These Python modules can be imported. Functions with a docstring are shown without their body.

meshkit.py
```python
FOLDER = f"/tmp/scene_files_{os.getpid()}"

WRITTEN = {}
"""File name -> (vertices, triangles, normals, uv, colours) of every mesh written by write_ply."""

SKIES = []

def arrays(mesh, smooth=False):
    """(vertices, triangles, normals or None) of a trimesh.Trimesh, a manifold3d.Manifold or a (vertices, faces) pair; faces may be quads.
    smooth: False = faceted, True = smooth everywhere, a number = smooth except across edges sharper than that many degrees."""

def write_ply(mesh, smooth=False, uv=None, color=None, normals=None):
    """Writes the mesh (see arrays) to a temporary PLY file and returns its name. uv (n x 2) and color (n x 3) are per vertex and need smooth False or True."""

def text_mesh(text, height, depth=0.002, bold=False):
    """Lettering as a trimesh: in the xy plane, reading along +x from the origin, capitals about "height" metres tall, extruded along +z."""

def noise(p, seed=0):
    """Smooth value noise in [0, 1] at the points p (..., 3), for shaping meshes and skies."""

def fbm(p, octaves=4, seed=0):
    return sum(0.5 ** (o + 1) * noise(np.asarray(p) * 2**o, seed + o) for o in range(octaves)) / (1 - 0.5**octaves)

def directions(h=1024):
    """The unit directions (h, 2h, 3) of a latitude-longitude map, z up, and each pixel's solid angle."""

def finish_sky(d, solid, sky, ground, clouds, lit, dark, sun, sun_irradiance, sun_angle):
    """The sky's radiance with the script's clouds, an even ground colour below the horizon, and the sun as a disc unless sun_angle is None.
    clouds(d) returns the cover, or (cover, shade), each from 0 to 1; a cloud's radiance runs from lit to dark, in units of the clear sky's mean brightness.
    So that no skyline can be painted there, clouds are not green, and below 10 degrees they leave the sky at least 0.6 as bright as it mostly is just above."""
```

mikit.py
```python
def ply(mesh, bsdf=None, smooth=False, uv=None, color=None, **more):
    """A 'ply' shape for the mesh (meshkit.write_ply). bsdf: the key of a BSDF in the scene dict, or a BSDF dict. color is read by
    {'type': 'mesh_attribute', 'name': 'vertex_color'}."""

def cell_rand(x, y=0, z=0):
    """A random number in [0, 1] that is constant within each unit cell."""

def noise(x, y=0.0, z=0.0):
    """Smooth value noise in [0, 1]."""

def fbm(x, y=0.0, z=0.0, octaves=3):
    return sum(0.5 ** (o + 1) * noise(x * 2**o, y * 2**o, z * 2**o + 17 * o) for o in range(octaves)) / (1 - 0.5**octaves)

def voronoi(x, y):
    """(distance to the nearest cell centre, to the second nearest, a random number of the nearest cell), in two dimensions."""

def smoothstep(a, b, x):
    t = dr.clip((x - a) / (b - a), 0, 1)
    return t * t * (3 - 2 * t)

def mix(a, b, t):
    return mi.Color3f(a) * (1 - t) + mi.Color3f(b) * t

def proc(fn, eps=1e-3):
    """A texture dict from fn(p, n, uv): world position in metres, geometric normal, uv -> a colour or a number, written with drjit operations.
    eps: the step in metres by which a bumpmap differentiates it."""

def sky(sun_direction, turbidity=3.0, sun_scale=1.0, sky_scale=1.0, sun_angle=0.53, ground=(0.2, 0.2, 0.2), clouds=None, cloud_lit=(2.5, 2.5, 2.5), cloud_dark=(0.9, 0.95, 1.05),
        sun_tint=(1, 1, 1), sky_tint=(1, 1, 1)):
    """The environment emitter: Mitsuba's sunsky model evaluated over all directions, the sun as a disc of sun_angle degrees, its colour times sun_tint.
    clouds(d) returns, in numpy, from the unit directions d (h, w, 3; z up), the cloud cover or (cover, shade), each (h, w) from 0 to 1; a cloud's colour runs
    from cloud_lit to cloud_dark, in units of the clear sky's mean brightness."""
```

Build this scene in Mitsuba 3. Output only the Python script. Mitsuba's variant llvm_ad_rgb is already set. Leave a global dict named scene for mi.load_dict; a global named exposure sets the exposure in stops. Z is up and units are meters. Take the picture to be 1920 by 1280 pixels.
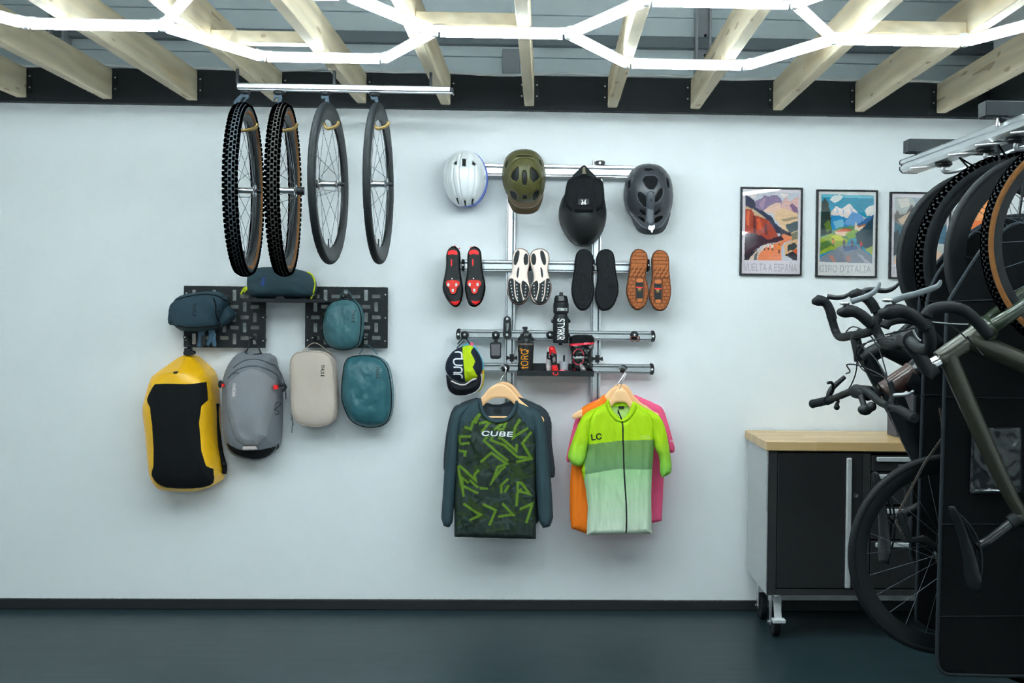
import math
import numpy as np, trimesh, shapely
from shapely.geometry import Polygon, LineString, Point, box as sbox
from shapely.ops import unary_union
from scipy.spatial import Delaunay
import drjit as dr
import mitsuba as mi
import mikit, meshkit

T = mi.ScalarTransform4f
scene, labels = {}, {}

# ------------------------------------------------------------------ camera, exposure
exposure = 2.12
EYE = np.array([0.0, 0.0, 1.435])
FPX, CX, CY = 2000.0, 1085.0, 640.0
YAW, PITCH, ROLL = 0.031, 0.0165, 0.0108
_f = np.array([math.sin(YAW) * math.cos(PITCH), math.cos(YAW) * math.cos(PITCH), -math.sin(PITCH)])
_r = np.cross(_f, [0, 0, 1.0]); _r /= np.linalg.norm(_r)
_u = np.cross(_r, _f)
CR, CU = _r * math.cos(ROLL) + _u * math.sin(ROLL), _u * math.cos(ROLL) - _r * math.sin(ROLL)
scene['camera'] = {'type': 'perspective', 'fov': math.degrees(2 * math.atan(960 / FPX)), 'fov_axis': 'x', 'near_clip': 0.05, 'far_clip': 60.0,
                   'principal_point_offset_x': (960 - CX) / 1920.0, 'principal_point_offset_y': 0.0,
                   'to_world': T().look_at(origin=EYE.tolist(), target=(EYE + _f).tolist(), up=CU.tolist())}
LED_RGB = (0.835, 1.0, 1.055)      # cool white
LED_POWER = 12.0
# no sky: the honeycomb lamp (built below) does all the lighting

WALL = 5.33                      # the back wall's plane


def P(px, py, Y):
    """The point of the plane y = Y that the photograph shows at this pixel: how positions were measured."""
    px, py = np.asarray(px, float), np.asarray(py, float)
    d = _f + ((px - CX) / FPX)[..., None] * CR - ((py - CY) / FPX)[..., None] * CU
    return EYE + d * (np.asarray(Y, float) / d[..., 1])[..., None]


def zoomer(ox, oy, s):
    return lambda pts: [(ox + x / s, oy + y / s) for x, y in pts]


zH, zS, zT, zU = zoomer(820, 260, 4.174), zoomer(820, 450, 4.267), zoomer(820, 540, 5.818), zoomer(960, 540, 5.818)
zC, zG, zP, zW = zoomer(820, 680, 4.925), zoomer(1040, 680, 4.924), zoomer(1370, 330, 4.683), zoomer(400, 150, 3.283)
zB, zK, zR, zN = zoomer(300, 490, 4.174), zoomer(250, 640, 3.765), zoomer(1660, 180, 4.923), zoomer(1500, 500, 4.0)
zD, zE, zV = zoomer(1380, 770, 2.908), zoomer(1560, 780, 2.561), zoomer(1660, 400, 4.923)


def W3(pts, Y):
    a = np.asarray(pts, float)
    return P(a[:, 0], a[:, 1], Y)


def W2(pts, Y):
    return W3(pts, Y)[:, [0, 2]]


def pp2(pts, Ye, Yb, n=1):
    """The outline of a deep body left of the camera: its left rim is seen at Ye, its right one at the back Yb."""
    a = np.asarray(pts, float)
    t = (a[:, 0] - a[:, 0].min()) / np.ptp(a[:, 0])
    g = Polygon(chaikin(W2(a, Ye + (Yb - Ye) * t), n))
    return g if g.is_valid else g.buffer(0)


def chaikin(p, n=2, closed=True):
    p = np.asarray(p, float)
    for _ in range(n):
        q = np.roll(p, -1, 0) if closed else p[1:]
        a = p if closed else p[:-1]
        m = np.empty((2 * len(q), p.shape[1]))
        m[0::2], m[1::2] = a * .75 + q * .25, a * .25 + q * .75
        p = m if closed else np.vstack([p[:1], m, p[-1:]])
    return p


def spline(p, n=40):
    """A smooth open curve through the points."""
    from scipy.interpolate import CubicSpline
    p = np.asarray(p, float)
    t = np.r_[0, np.cumsum(np.linalg.norm(np.diff(p, axis=0), axis=1) ** .5 + 1e-9)]
    return CubicSpline(t, p)(np.linspace(0, t[-1], n))


def pp(pts, Y, n=2):
    q = W2(pts, Y)
    g = Polygon(chaikin(q, n) if n else q)
    return g if g.is_valid else g.buffer(0)


# ------------------------------------------------------------------ materials
def lin(r, g, b):
    v = np.array([r, g, b], float) / 255
    return np.where(v <= .04045, v / 12.92, ((v + .055) / 1.055) ** 2.4)


ILL = np.array([.86, 1.03, 1.06])


def A(r, g, b):
    """Reflectance of a surface that the photograph shows in this colour under the room's cool light."""
    return np.clip(lin(r, g, b) / ILL, .008, .86).tolist()


def rgb(v):
    return {'type': 'rgb', 'value': [float(x) for x in v]}


def mat(name, col, rough=.6, metal=0.0, spec=.5, coat=0.0, two=False, **kw):
    b = {'type': 'principled', 'base_color': rgb(col) if not isinstance(col, dict) else col, 'roughness': rough, 'metallic': metal, 'specular': spec}
    if coat:
        b['clearcoat'] = coat
    b.update(kw)
    scene['mat_' + name] = {'type': 'twosided', 'bsdf': b} if two else b
    return 'mat_' + name


VC = {'type': 'mesh_attribute', 'name': 'vertex_color'}
M = dict(
    white_plastic=mat('white_plastic', (.75, .76, .76), .35),
    aluminium=mat('aluminium', (.60, .625, .64), .25, .95),
    aluminium_side=mat('aluminium_side', (.5, .52, .54), .4, .8),
    groove=mat('groove', (.10, .115, .125), .5, .6),
    bright_steel=mat('bright_steel', (.74, .76, .77), .25, .4),
    chrome=mat('chrome', (.85, .86, .87), .12, 1.0),
    steel=mat('steel', (.55, .57, .58), .35, .8),
    black=mat('black', (.009, .011, .012), .5, spec=.3),
    black_gloss=mat('black_gloss', (.012, .014, .016), .18),
    black_soft=mat('black_soft', (.007, .008, .009), .85, spec=.15),
    black_metal=mat('black_metal', (.010, .013, .015), .45, .1, spec=.3),
    rubber=mat('rubber', (.0065, .0085, .0098), .6, spec=.25),
    rubber_grey=mat('rubber_grey', (.020, .026, .030), .6, spec=.3),
    rubber_brown=mat('rubber_brown', (.022, .021, .019), .6, spec=.3),
    tan_wall=mat('tan_wall', A(112, 80, 42), .7, spec=.2),
    tan_dim=mat('tan_dim', A(120, 98, 66), .6),
    carbon=mat('carbon', (.0065, .0085, .0098), .42, spec=.28),
    carbon_grey=mat('carbon_grey', (.12, .14, .15), .3),
    spoke=mat('spoke', (.10, .12, .14), .3, .7),
    spoke_silver=mat('spoke_silver', (.6, .62, .64), .3, .8),
    gold=mat('gold', A(150, 135, 80), .4, .3),
    hook_grey=mat('hook_grey', A(46, 64, 75), .65, spec=.2),
    vc_fabric=mat('vc_fabric', VC, .75, spec=.25),
    vc_plastic=mat('vc_plastic', VC, .32),
    vc_print=mat('vc_print', VC, .7, spec=.2),
    vc_foil=mat('vc_foil', VC, .22, .25),
)


def cm(r, g, b, rough=.7, spec=.3, **kw):
    """A plain material in a colour of the photograph (0 to 255)."""
    name = f'c{r}_{g}_{b}_{int(rough * 100)}' + ''.join(f'_{k}{v}' for k, v in kw.items()).replace('.', '')
    return 'mat_' + name if 'mat_' + name in scene else mat(name, A(r, g, b), rough, spec=spec, **kw)


# ------------------------------------------------------------------ the scene's bookkeeping
def numbered(key):
    if key not in scene and key not in labels and not any(k.startswith(key + '__') for k in scene):
        return key
    n = 1
    while f'{key}_{n:03d}' in scene or f'{key}_{n:03d}' in labels or any(k.startswith(f'{key}_{n:03d}__') for k in scene):
        n += 1
    return f'{key}_{n:03d}'


_count = {}


def obj(name, mesh, m, parent=None, smooth=35, label=None, color=None, kind=None):
    key = (parent + '__' if parent else '') + name
    n = _count.get(key, 0)
    _count[key] = n + 1
    key = key if n == 0 else f'{key}_{n:03d}'
    m = M.get(m, m)
    if color is not None:
        smooth = True if smooth else False
    scene[key] = mikit.ply(mesh, m, smooth, color=color)
    d = {}
    if label:
        d['label'] = label
    if kind:
        d['kind'] = kind
    if d:
        labels[key] = d
    return key


def thing(name, label, cat, group=None):
    n = _count.get(name, 0)
    _count[name] = n + 1
    key = name if n == 0 else f'{name}_{n:03d}'
    labels[key] = {'label': label, 'category': cat}
    if group:
        labels[key]['group'] = group
    return key


def part(parent, name):
    """The key of a part that is made of sub-parts."""
    key = parent + '__' + name
    n = _count.get(key, 0)
    _count[key] = n + 1
    return key if n == 0 else f'{key}_{n:03d}'


# ------------------------------------------------------------------ meshes
def cat(ms):
    return trimesh.util.concatenate([m for m in ms if m is not None])


def box(x0, x1, y0, y1, z0, z1, b=.002):
    b = min(b, .45 * min(x1 - x0, y1 - y0, z1 - z0))
    c = np.array([(x0 + x1) / 2, (y0 + y1) / 2, (z0 + z1) / 2])
    h = np.array([x1 - x0, y1 - y0, z1 - z0]) / 2
    pts = []
    for s in np.ndindex(2, 2, 2):
        s = np.array(s) * 2 - 1
        for k in range(3):
            d = h - b
            d[k] = h[k]
            pts.append(c + s * d)
    return trimesh.convex.convex_hull(np.array(pts)) if b > 0 else trimesh.creation.box(extents=2 * h, transform=trimesh.transformations.translation_matrix(c))


def tube(pts, r, n=10, closed=False, flat=None, cap=True):
    """A round bar along the points; r a number or one per point; flat=(k, axis): the section is k times as wide along that direction."""
    p = np.asarray(pts, float)
    t = np.gradient(p, axis=0) if not closed else np.roll(p, -1, 0) - np.roll(p, 1, 0)
    t /= np.linalg.norm(t, axis=1, keepdims=True) + 1e-12
    if flat is not None:
        a = np.asarray(flat[1], float)
        a = a - t * (t @ a)[:, None]
        a /= np.linalg.norm(a, axis=1, keepdims=True) + 1e-12
        k = flat[0]
    else:
        k = 1.0
        a = np.zeros_like(p)
        v = np.cross(t[0], [0, 0, 1.0] if abs(t[0][2]) < .9 else [1.0, 0, 0])
        for i in range(len(p)):
            v = v - t[i] * (t[i] @ v)
            v /= np.linalg.norm(v) + 1e-12
            a[i] = v
    b = np.cross(t, a)
    ang = np.arange(n) * 2 * np.pi / n
    rr = np.broadcast_to(r, (len(p),))[:, None, None]
    v = p[:, None] + rr * (k * np.cos(ang)[None, :, None] * a[:, None] + np.sin(ang)[None, :, None] * b[:, None])
    m = len(p)
    i, j = np.meshgrid(np.arange(m if closed else m - 1), np.arange(n), indexing='ij')
    i2 = (i + 1) % m
    q = np.stack([i * n + j, i * n + (j + 1) % n, i2 * n + (j + 1) % n, i2 * n + j], -1).reshape(-1, 4)
    f = np.vstack([q[:, [0, 1, 2]], q[:, [0, 2, 3]]])
    v = v.reshape(-1, 3)
    if cap and not closed:
        v = np.vstack([v, p[:1], p[-1:]])
        k0 = np.arange(n)
        f = np.vstack([f, np.stack([np.full(n, m * n), (k0 + 1) % n, k0], 1), np.stack([np.full(n, m * n + 1), (m - 1) * n + k0, (m - 1) * n + (k0 + 1) % n], 1)])
    return trimesh.Trimesh(v, f, process=False)


def axisframe(C, a, up=(0, 0, 1.0)):
    """The matrix that carries local z to the direction a, and local y near up, at the point C."""
    a = np.asarray(a, float) / np.linalg.norm(a)
    y = np.asarray(up, float) - a * np.dot(up, a)
    if np.linalg.norm(y) < 1e-6:
        y = np.cross(a, [1.0, 0, 0])
    y /= np.linalg.norm(y)
    m = np.eye(4)
    m[:3, 0], m[:3, 1], m[:3, 2], m[:3, 3] = np.cross(y, a), y, a, C
    return m


def moved(mesh, mtx):
    m = mesh.copy()
    m.apply_transform(mtx)
    return m


def lathe(prof, C=(0, 0, 0), a=(0, 0, 1.0), n=28, closed=False):
    """Turns the profile [(radius, height)] about the axis a through C."""
    pr = np.asarray(prof, float)
    ang = np.arange(n) * 2 * np.pi / n
    v = np.stack([pr[:, None, 0] * np.cos(ang), pr[:, None, 0] * np.sin(ang), np.broadcast_to(pr[:, None, 1], (len(pr), n))], -1).reshape(-1, 3)
    m = len(pr)
    i, j = np.meshgrid(np.arange(m if closed else m - 1), np.arange(n), indexing='ij')
    i2 = (i + 1) % m
    q = np.stack([i * n + j, i * n + (j + 1) % n, i2 * n + (j + 1) % n, i2 * n + j], -1).reshape(-1, 4)
    f = np.vstack([q[:, [0, 1, 2]], q[:, [0, 2, 3]]])
    mesh = trimesh.Trimesh(v, f, process=False)
    mesh.apply_transform(axisframe(C, a))
    return mesh


def disc(C, r, h, a=(0, -1.0, 0), n=20, b=None):
    """A solid round slab from C along a, with a rounded rim."""
    b = min(r, h) * .25 if b is None else b
    return lathe([(0.0001, 0), (r, 0), (r, h - b), (r - b * .3, h - b * .3), (r - b, h), (0.0001, h)], C, a, n)


def ball(C, r, s=(1, 1, 1), n=2):
    m = trimesh.creation.icosphere(n, radius=1.0)
    m.vertices = m.vertices * np.array(s) * r + np.array(C)
    return m


def ext(poly, y0, y1):
    """Extrudes a polygon of (x, z) from y0 (front) to y1."""
    out = []
    for g in getattr(poly, 'geoms', [poly]):
        if g.area < 1e-9:
            continue
        m = trimesh.creation.extrude_polygon(g, y1 - y0, engine='earcut')
        v = m.vertices
        m.vertices = np.stack([v[:, 0], y1 - v[:, 2], v[:, 1]], 1)
        out.append(m)
    return cat(out)


def fill(poly, s):
    """Points (n, 2) and triangles that fill the polygon at about the spacing s; also the number of boundary points."""
    rings = [poly.exterior, *poly.interiors]
    edge = []
    for ring in rings:
        n = max(8, int(ring.length / s))
        edge += [ring.interpolate(k / n, normalized=True).coords[0] for k in range(n)]
    edge = np.array(edge)
    x0, y0, x1, y1 = poly.bounds
    gx, gy = np.meshgrid(np.arange(x0, x1, s), np.arange(y0, y1, s * .866))
    gx = gx + (np.arange(gx.shape[0]) % 2)[:, None] * s / 2
    g = np.stack([gx.ravel(), gy.ravel()], 1)
    inner = poly.buffer(-s * .55)
    g = g[shapely.contains_xy(inner, g[:, 0], g[:, 1])] if not inner.is_empty else g[:0]
    pts = np.vstack([edge, g])
    tri = Delaunay(pts).simplices
    c = pts[tri].mean(1)
    tri = tri[shapely.contains_xy(poly, c[:, 0], c[:, 1])]
    a, b, cc = pts[tri[:, 0]], pts[tri[:, 1]], pts[tri[:, 2]]
    area = (b[:, 0] - a[:, 0]) * (cc[:, 1] - a[:, 1]) - (b[:, 1] - a[:, 1]) * (cc[:, 0] - a[:, 0])
    tri = np.where((area < 0)[:, None], tri[:, ::-1], tri)[np.abs(area) > 1e-12]
    return pts, tri


def sheet(poly, s, yf, yb):
    """A closed body over the polygon of (x, z): front surface y = yf(x, z), back y = yb(x, z)."""
    out = []
    for g in getattr(poly, 'geoms', [poly]):
        if g.geom_type != 'Polygon' or g.area < 4e-7:
            continue
        p, f = fill(g, s)
        if len(f) == 0:
            continue
        n = len(p)
        F, B = np.broadcast_to(yf(p[:, 0], p[:, 1]), n), np.broadcast_to(yb(p[:, 0], p[:, 1]), n)
        v = np.vstack([np.stack([p[:, 0], F, p[:, 1]], 1), np.stack([p[:, 0], B, p[:, 1]], 1)])
        e = np.vstack([f[:, [0, 1]], f[:, [1, 2]], f[:, [2, 0]]])
        k = np.sort(e, 1)
        _, inv, cnt = np.unique(k[:, 0] * n + k[:, 1], return_inverse=True, return_counts=True)
        e = e[cnt[inv] == 1]
        side = np.vstack([np.stack([e[:, 1], e[:, 0], e[:, 0] + n], 1), np.stack([e[:, 1], e[:, 0] + n, e[:, 1] + n], 1)])
        out.append(trimesh.Trimesh(v, np.vstack([f, f[:, ::-1] + n, side]), process=False))
    return cat(out)


def bdist(poly):
    b = poly.boundary
    return lambda x, z: shapely.distance(shapely.points(np.broadcast_to(x, np.shape(z)) if np.ndim(x) < np.ndim(z) else x, z), b)


def wrinkle(amp, sx, sz, seed=0, oct=3):
    return lambda x, z: amp * (meshkit.fbm(np.stack([x * sx, z * sz, np.zeros_like(x)], -1), oct, seed) - .5)


class Form:
    """A soft or hard body seen from the front: depth(x, z) is how far its front stands out before the plane Y, at the edge `edge` and `thick` in the middle."""

    def __init__(s, poly, Y, thick, edge=0.0, round_=None, p=2.2, q=2.0, centre=None, bumps=None, pits=()):
        s.poly, s.Y, s.thick, s.edge, s.bumps, s.pits = poly, Y, thick, edge, bumps, pits
        s.round_, s.p, s.q = round_, p, q
        if round_:
            s.d = bdist(poly)
        else:
            c = poly.centroid
            s.c = np.array([c.x, c.y]) if centre is None else np.asarray(centre, float)
            o = np.array(poly.exterior.coords)[:-1]
            n = max(2, int(poly.length / .002 / max(len(o), 1)))
            t = np.linspace(0, 1, n, endpoint=False)
            o = (o[:, None] * (1 - t)[None, :, None] + np.roll(o, -1, 0)[:, None] * t[None, :, None]).reshape(-1, 2) - s.c
            ang = np.arctan2(o[:, 1], o[:, 0])
            k = np.argsort(ang)
            s.ang, s.rad = ang[k], np.hypot(o[:, 0], o[:, 1])[k]

    def depth(s, x, z, pits=True):
        x, z = np.asarray(x, float), np.asarray(z, float)
        if s.round_:
            u = np.clip(s.d(x, z) / s.round_, 0, 1) * shapely.contains_xy(s.poly.buffer(1e-5), x, z)
            h = np.sqrt(np.maximum(1 - (1 - u) ** 2, 0))
        else:
            r = np.interp(np.arctan2(z - s.c[1], x - s.c[0]), s.ang, s.rad, period=2 * np.pi)
            t = np.clip(np.hypot(x - s.c[0], z - s.c[1]) / np.maximum(r, 1e-9), 0, 1)
            h = np.maximum(1 - t ** s.p, 0) ** (1 / s.q)
        out = s.edge + (s.thick - s.edge) * h
        if s.bumps is not None:
            out = out + s.bumps(x, z) * np.minimum(h * 1.5, 1)
        if pits:
            for g, dep, soft in s.pits:
                sd = np.where(shapely.contains_xy(g, x, z), 1.0, -1.0) * shapely.distance(shapely.points(x, z), g.boundary)
                out = out - dep * np.clip(sd / soft + .5, 0, 1)
        return np.maximum(out, .0015)

    def mesh(s, step=.005, back=None):
        Y = s.Y
        return sheet(s.poly, step, lambda x, z: Y - s.depth(x, z), (lambda x, z: Y + 0 * x) if back is None else back)

    def patch(s, poly, off=.002, step=.005, sink=.004, pits=False):
        """A piece laid on the front, standing off by `off`."""
        poly = poly.intersection(s.poly.buffer(-.0008))
        return sheet(poly, step, lambda x, z: s.Y - s.depth(x, z, pits) - off, lambda x, z: s.Y - np.maximum(s.depth(x, z, pits) - sink, .0005))

    def on(s, mesh, off=.0):
        """Lays a flat mesh, whose y is minus its height, on the front."""
        m = mesh.copy()
        m = m.subdivide_to_size(.012) if isinstance(m, trimesh.Trimesh) and len(m.faces) < 20000 else m
        v = m.vertices.copy()
        v[:, 1] += s.Y - s.depth(v[:, 0], v[:, 2]) - off
        m.vertices = v
        return m


def paint(base, items, soft=.0012):
    """Colours of points (x, z): polygons over a base colour, later ones on top."""
    def f(x, z):
        c = np.broadcast_to(np.asarray(base(x, z) if callable(base) else base, float), (len(x), 3)).copy()
        pt = shapely.points(x, z)
        for g, col in items:
            sd = np.where(shapely.contains_xy(g, x, z), 1.0, -1.0) * shapely.distance(pt, g.boundary)
            w = np.clip(sd / soft + .5, 0, 1)[:, None]
            cc = np.asarray(col(x, z) if callable(col) else col, float)
            c = c * (1 - w) + cc * w
        return c
    return f


def painted(mesh, f):
    return np.clip(f(mesh.vertices[:, 0], mesh.vertices[:, 2]), 0, 1)


_text = {}


def text(s, x, z, h, turn=0.0, thick=.0012, bold=False, squeeze=1.0, y=0.0, anchor='l', width=None):
    """Raised lettering facing the camera side (-y), its capitals h tall, from the point (x, z); turn in degrees anticlockwise as seen."""
    k = (s, bold)
    if k not in _text:
        _text[k] = meshkit.text_mesh(s, 1.0, 1.0, bold)
    m = _text[k].copy()
    v = m.vertices.copy()
    v[:, 0] -= v[:, 0].min()
    if width is not None:
        squeeze = width / (v[:, 0].max() * h)
    if anchor == 'c':
        v[:, 0] -= v[:, 0].max() / 2
    v = v * [h * squeeze, h, thick]
    a = math.radians(turn)
    X, Z = v[:, 0] * math.cos(a) - v[:, 1] * math.sin(a), v[:, 0] * math.sin(a) + v[:, 1] * math.cos(a)
    m.vertices = np.stack([x + X, y - v[:, 2], z + Z], 1)
    return m


def strip(pts, w, y0, y1, n=1):
    """A flat band along an open curve of (x, z)."""
    return ext(LineString(pts).buffer(w / 2, cap_style='flat'), y0, y1)

# ------------------------------------------------------------------ the room
XL, XR, YB = -3.9, 2.24, -2.6
BEAM0, BEAM1 = 2.487, 2.655


def wood(p, n, uv):
    g = mikit.fbm(p.x * 40, p.y * 1.5, p.z * 45, 3)
    k = mikit.fbm(p.x * 3.1, p.y * 2.2, p.z * 9, 3)
    ring = dr.sin((p.z * 90 + p.x * 60 + k * 10)) * .5 + .5
    c = mikit.mix((.66, .54, .36), (.78, .69, .53), g)
    c = mikit.mix(c, (.55, .41, .22), mikit.smoothstep(.55, .8, k) * .55)
    knot = mikit.smoothstep(.84, .92, mikit.noise(p.x * 30, p.y * 11, p.z * 34 + 40))
    c = mikit.mix(c, (.36, .25, .14), knot * .7)
    return c * (.9 + .12 * ring)


def floor_tex(p, n, uv):
    a = mikit.fbm(p.x * 2.2, p.y * 2.2, 0.0, 3)
    s = mikit.fbm(p.x * 6, p.y * 55, 3.0, 3)
    c = mikit.mix((.012, .025, .030), (.018, .033, .038), a)
    return c * (.9 + .2 * s)


def wall_tex(p, n, uv):
    a = mikit.fbm(p.x * 1.3, p.z * 1.6, p.y, 3)
    return mikit.mix((.74, .765, .775), (.79, .805, .81), a)


def bench_wood(p, n, uv):
    r = mikit.cell_rand(p.y / .055, p.x / .42 + mikit.cell_rand(p.y / .055) * 7, 0)
    g = mikit.fbm(p.x * 6, p.y * 120, p.z * 80, 3)
    c = mikit.mix((.40, .25, .10), (.58, .41, .21), r * .6 + g * .4)
    return c


def steel_tex(p, n, uv):
    return .9 + .2 * mikit.noise(p.x * 2, p.z * 300, 0.0) * mi.Color3f(1, 1, 1)


M['wood'] = mat('wood', mikit.proc(wood), .65, spec=.3)
M['floor'] = mat('floor', mikit.proc(floor_tex), .36, spec=.22)
M['wall'] = mat('wall', mikit.proc(wall_tex), .75, spec=.2)
M['bench_wood'] = mat('bench_wood', mikit.proc(bench_wood), .35, spec=.5)
M['hall'] = mat('hall', (.70, .78, .81), .6)
M['hall_roof'] = mat('hall_roof', (.55, .58, .59), .7)
M['fascia'] = mat('fascia', (.010, .014, .016), .6, spec=.3)
M['white_edge'] = mat('white_edge', (.75, .77, .78), .6)
M['white_gloss'] = mat('white_gloss', (.78, .79, .79), .5)
M['skirting'] = mat('skirting', (.010, .013, .014), .5)


def structure(name, mesh, m, parent=None):
    return obj(name, mesh, m, parent, smooth=False, kind=None if parent else 'structure')


structure('floor', box(XL - .2, XR + .2, YB - .2, 6.6, -.12, 0, 0), 'floor')
structure('wall_back', box(XL - .2, XR + .2, WALL, WALL + .1, 0, 2.64, 0), 'wall')
structure('wall_right', box(XR, XR + .12, YB, WALL, 0, 3.9, 0), 'wall')
structure('wall_left', box(XL - .12, XL, YB, WALL, 0, 3.9, 0), 'wall')
structure('wall_front', box(XL - .2, XR + .2, YB - .12, YB, 0, 3.9, 0), 'wall')
structure('baseboard_back', box(XL, XR, WALL - .014, WALL, 0, .052, .003), 'skirting')
structure('baseboard_right', box(XR - .014, XR, YB, WALL - .014, 0, .052, .003), 'skirting')
structure('baseboard_left', box(XL, XL + .014, YB, WALL - .014, 0, .052, .003), 'skirting')
structure('trim_1', box(XL, XR, WALL - .05, WALL, BEAM0, BEAM1, .002), 'fascia')
structure('trim_2', box(XR - .05, XR, YB, WALL - .05, BEAM0, BEAM1, .002), 'fascia')
# the pale membrane that curls over the fascia, a little wavy
xs = np.linspace(XL, XR - .02, 160)
wav = .004 * np.sin(xs * 5.1) + .004 * np.sin(xs * 11 + 1)
structure('trim_3', tube(np.stack([xs, WALL - .045 + 0 * xs, BEAM1 + .006 + wav], 1), .008, 8), 'white_edge')

# the hall beyond the open ceiling: ribbed wall panels, a ledge, posts and a roof
HY = 5.95
hall = 'wall_hall'
labels[hall] = {'kind': 'structure'}
zs = [2.2]
while zs[-1] < 4.2:
    zs.append(zs[-1] + .118)
for i in range(len(zs) - 1):
    structure('panel', box(XL - .2, XR + 1.2, HY, HY + .05, zs[i] + .0022, zs[i + 1] - .0022, .002), 'hall', hall)
structure('backing', box(XL - .2, XR + 1.2, HY + .03, HY + .06, 2.2, 4.2, 0), 'hall_roof', hall)
lz = P(700, 66, HY)[2]
structure('girt', box(XL - .2, XR + 1.2, HY - .05, HY, lz - .052, lz + .012, .004), cm(112, 132, 140), hall)
for px, wd, nm in ((1315, .085, 'post'), (120, .085, 'post')):
    c = P(px, 70, HY)
    structure(nm, cat([box(c[0] - wd / 2, c[0] - wd / 2 + .012, HY - .10, HY, 2.3, 4.1, .001), box(c[0] - wd / 2, c[0] + wd / 2, HY - .03, HY - .02, 2.3, 4.1, .001),
                       box(c[0] + wd / 2 - .012, c[0] + wd / 2, HY - .10, HY, 2.3, 4.1, .001)]), cm(165, 182, 188), hall)
    for q in range(3):
        structure('bolt', disc((c[0] + wd * .2, HY - .03, 2.82 + .11 * q), .008, .01, n=8), 'black_metal', hall)
c0, c1 = P(942, 92, HY - .06), P(975, 146, HY - .06)
structure('cover_plate', box(c0[0], c1[0], HY - .07, HY, c1[2] - .1, c0[2], .003), cm(140, 158, 166), hall)
structure('ceiling', box(XL - .2, XR + 1.2, YB - .2, HY + .1, 3.9, 4.0, 0), 'hall_roof')

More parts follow.
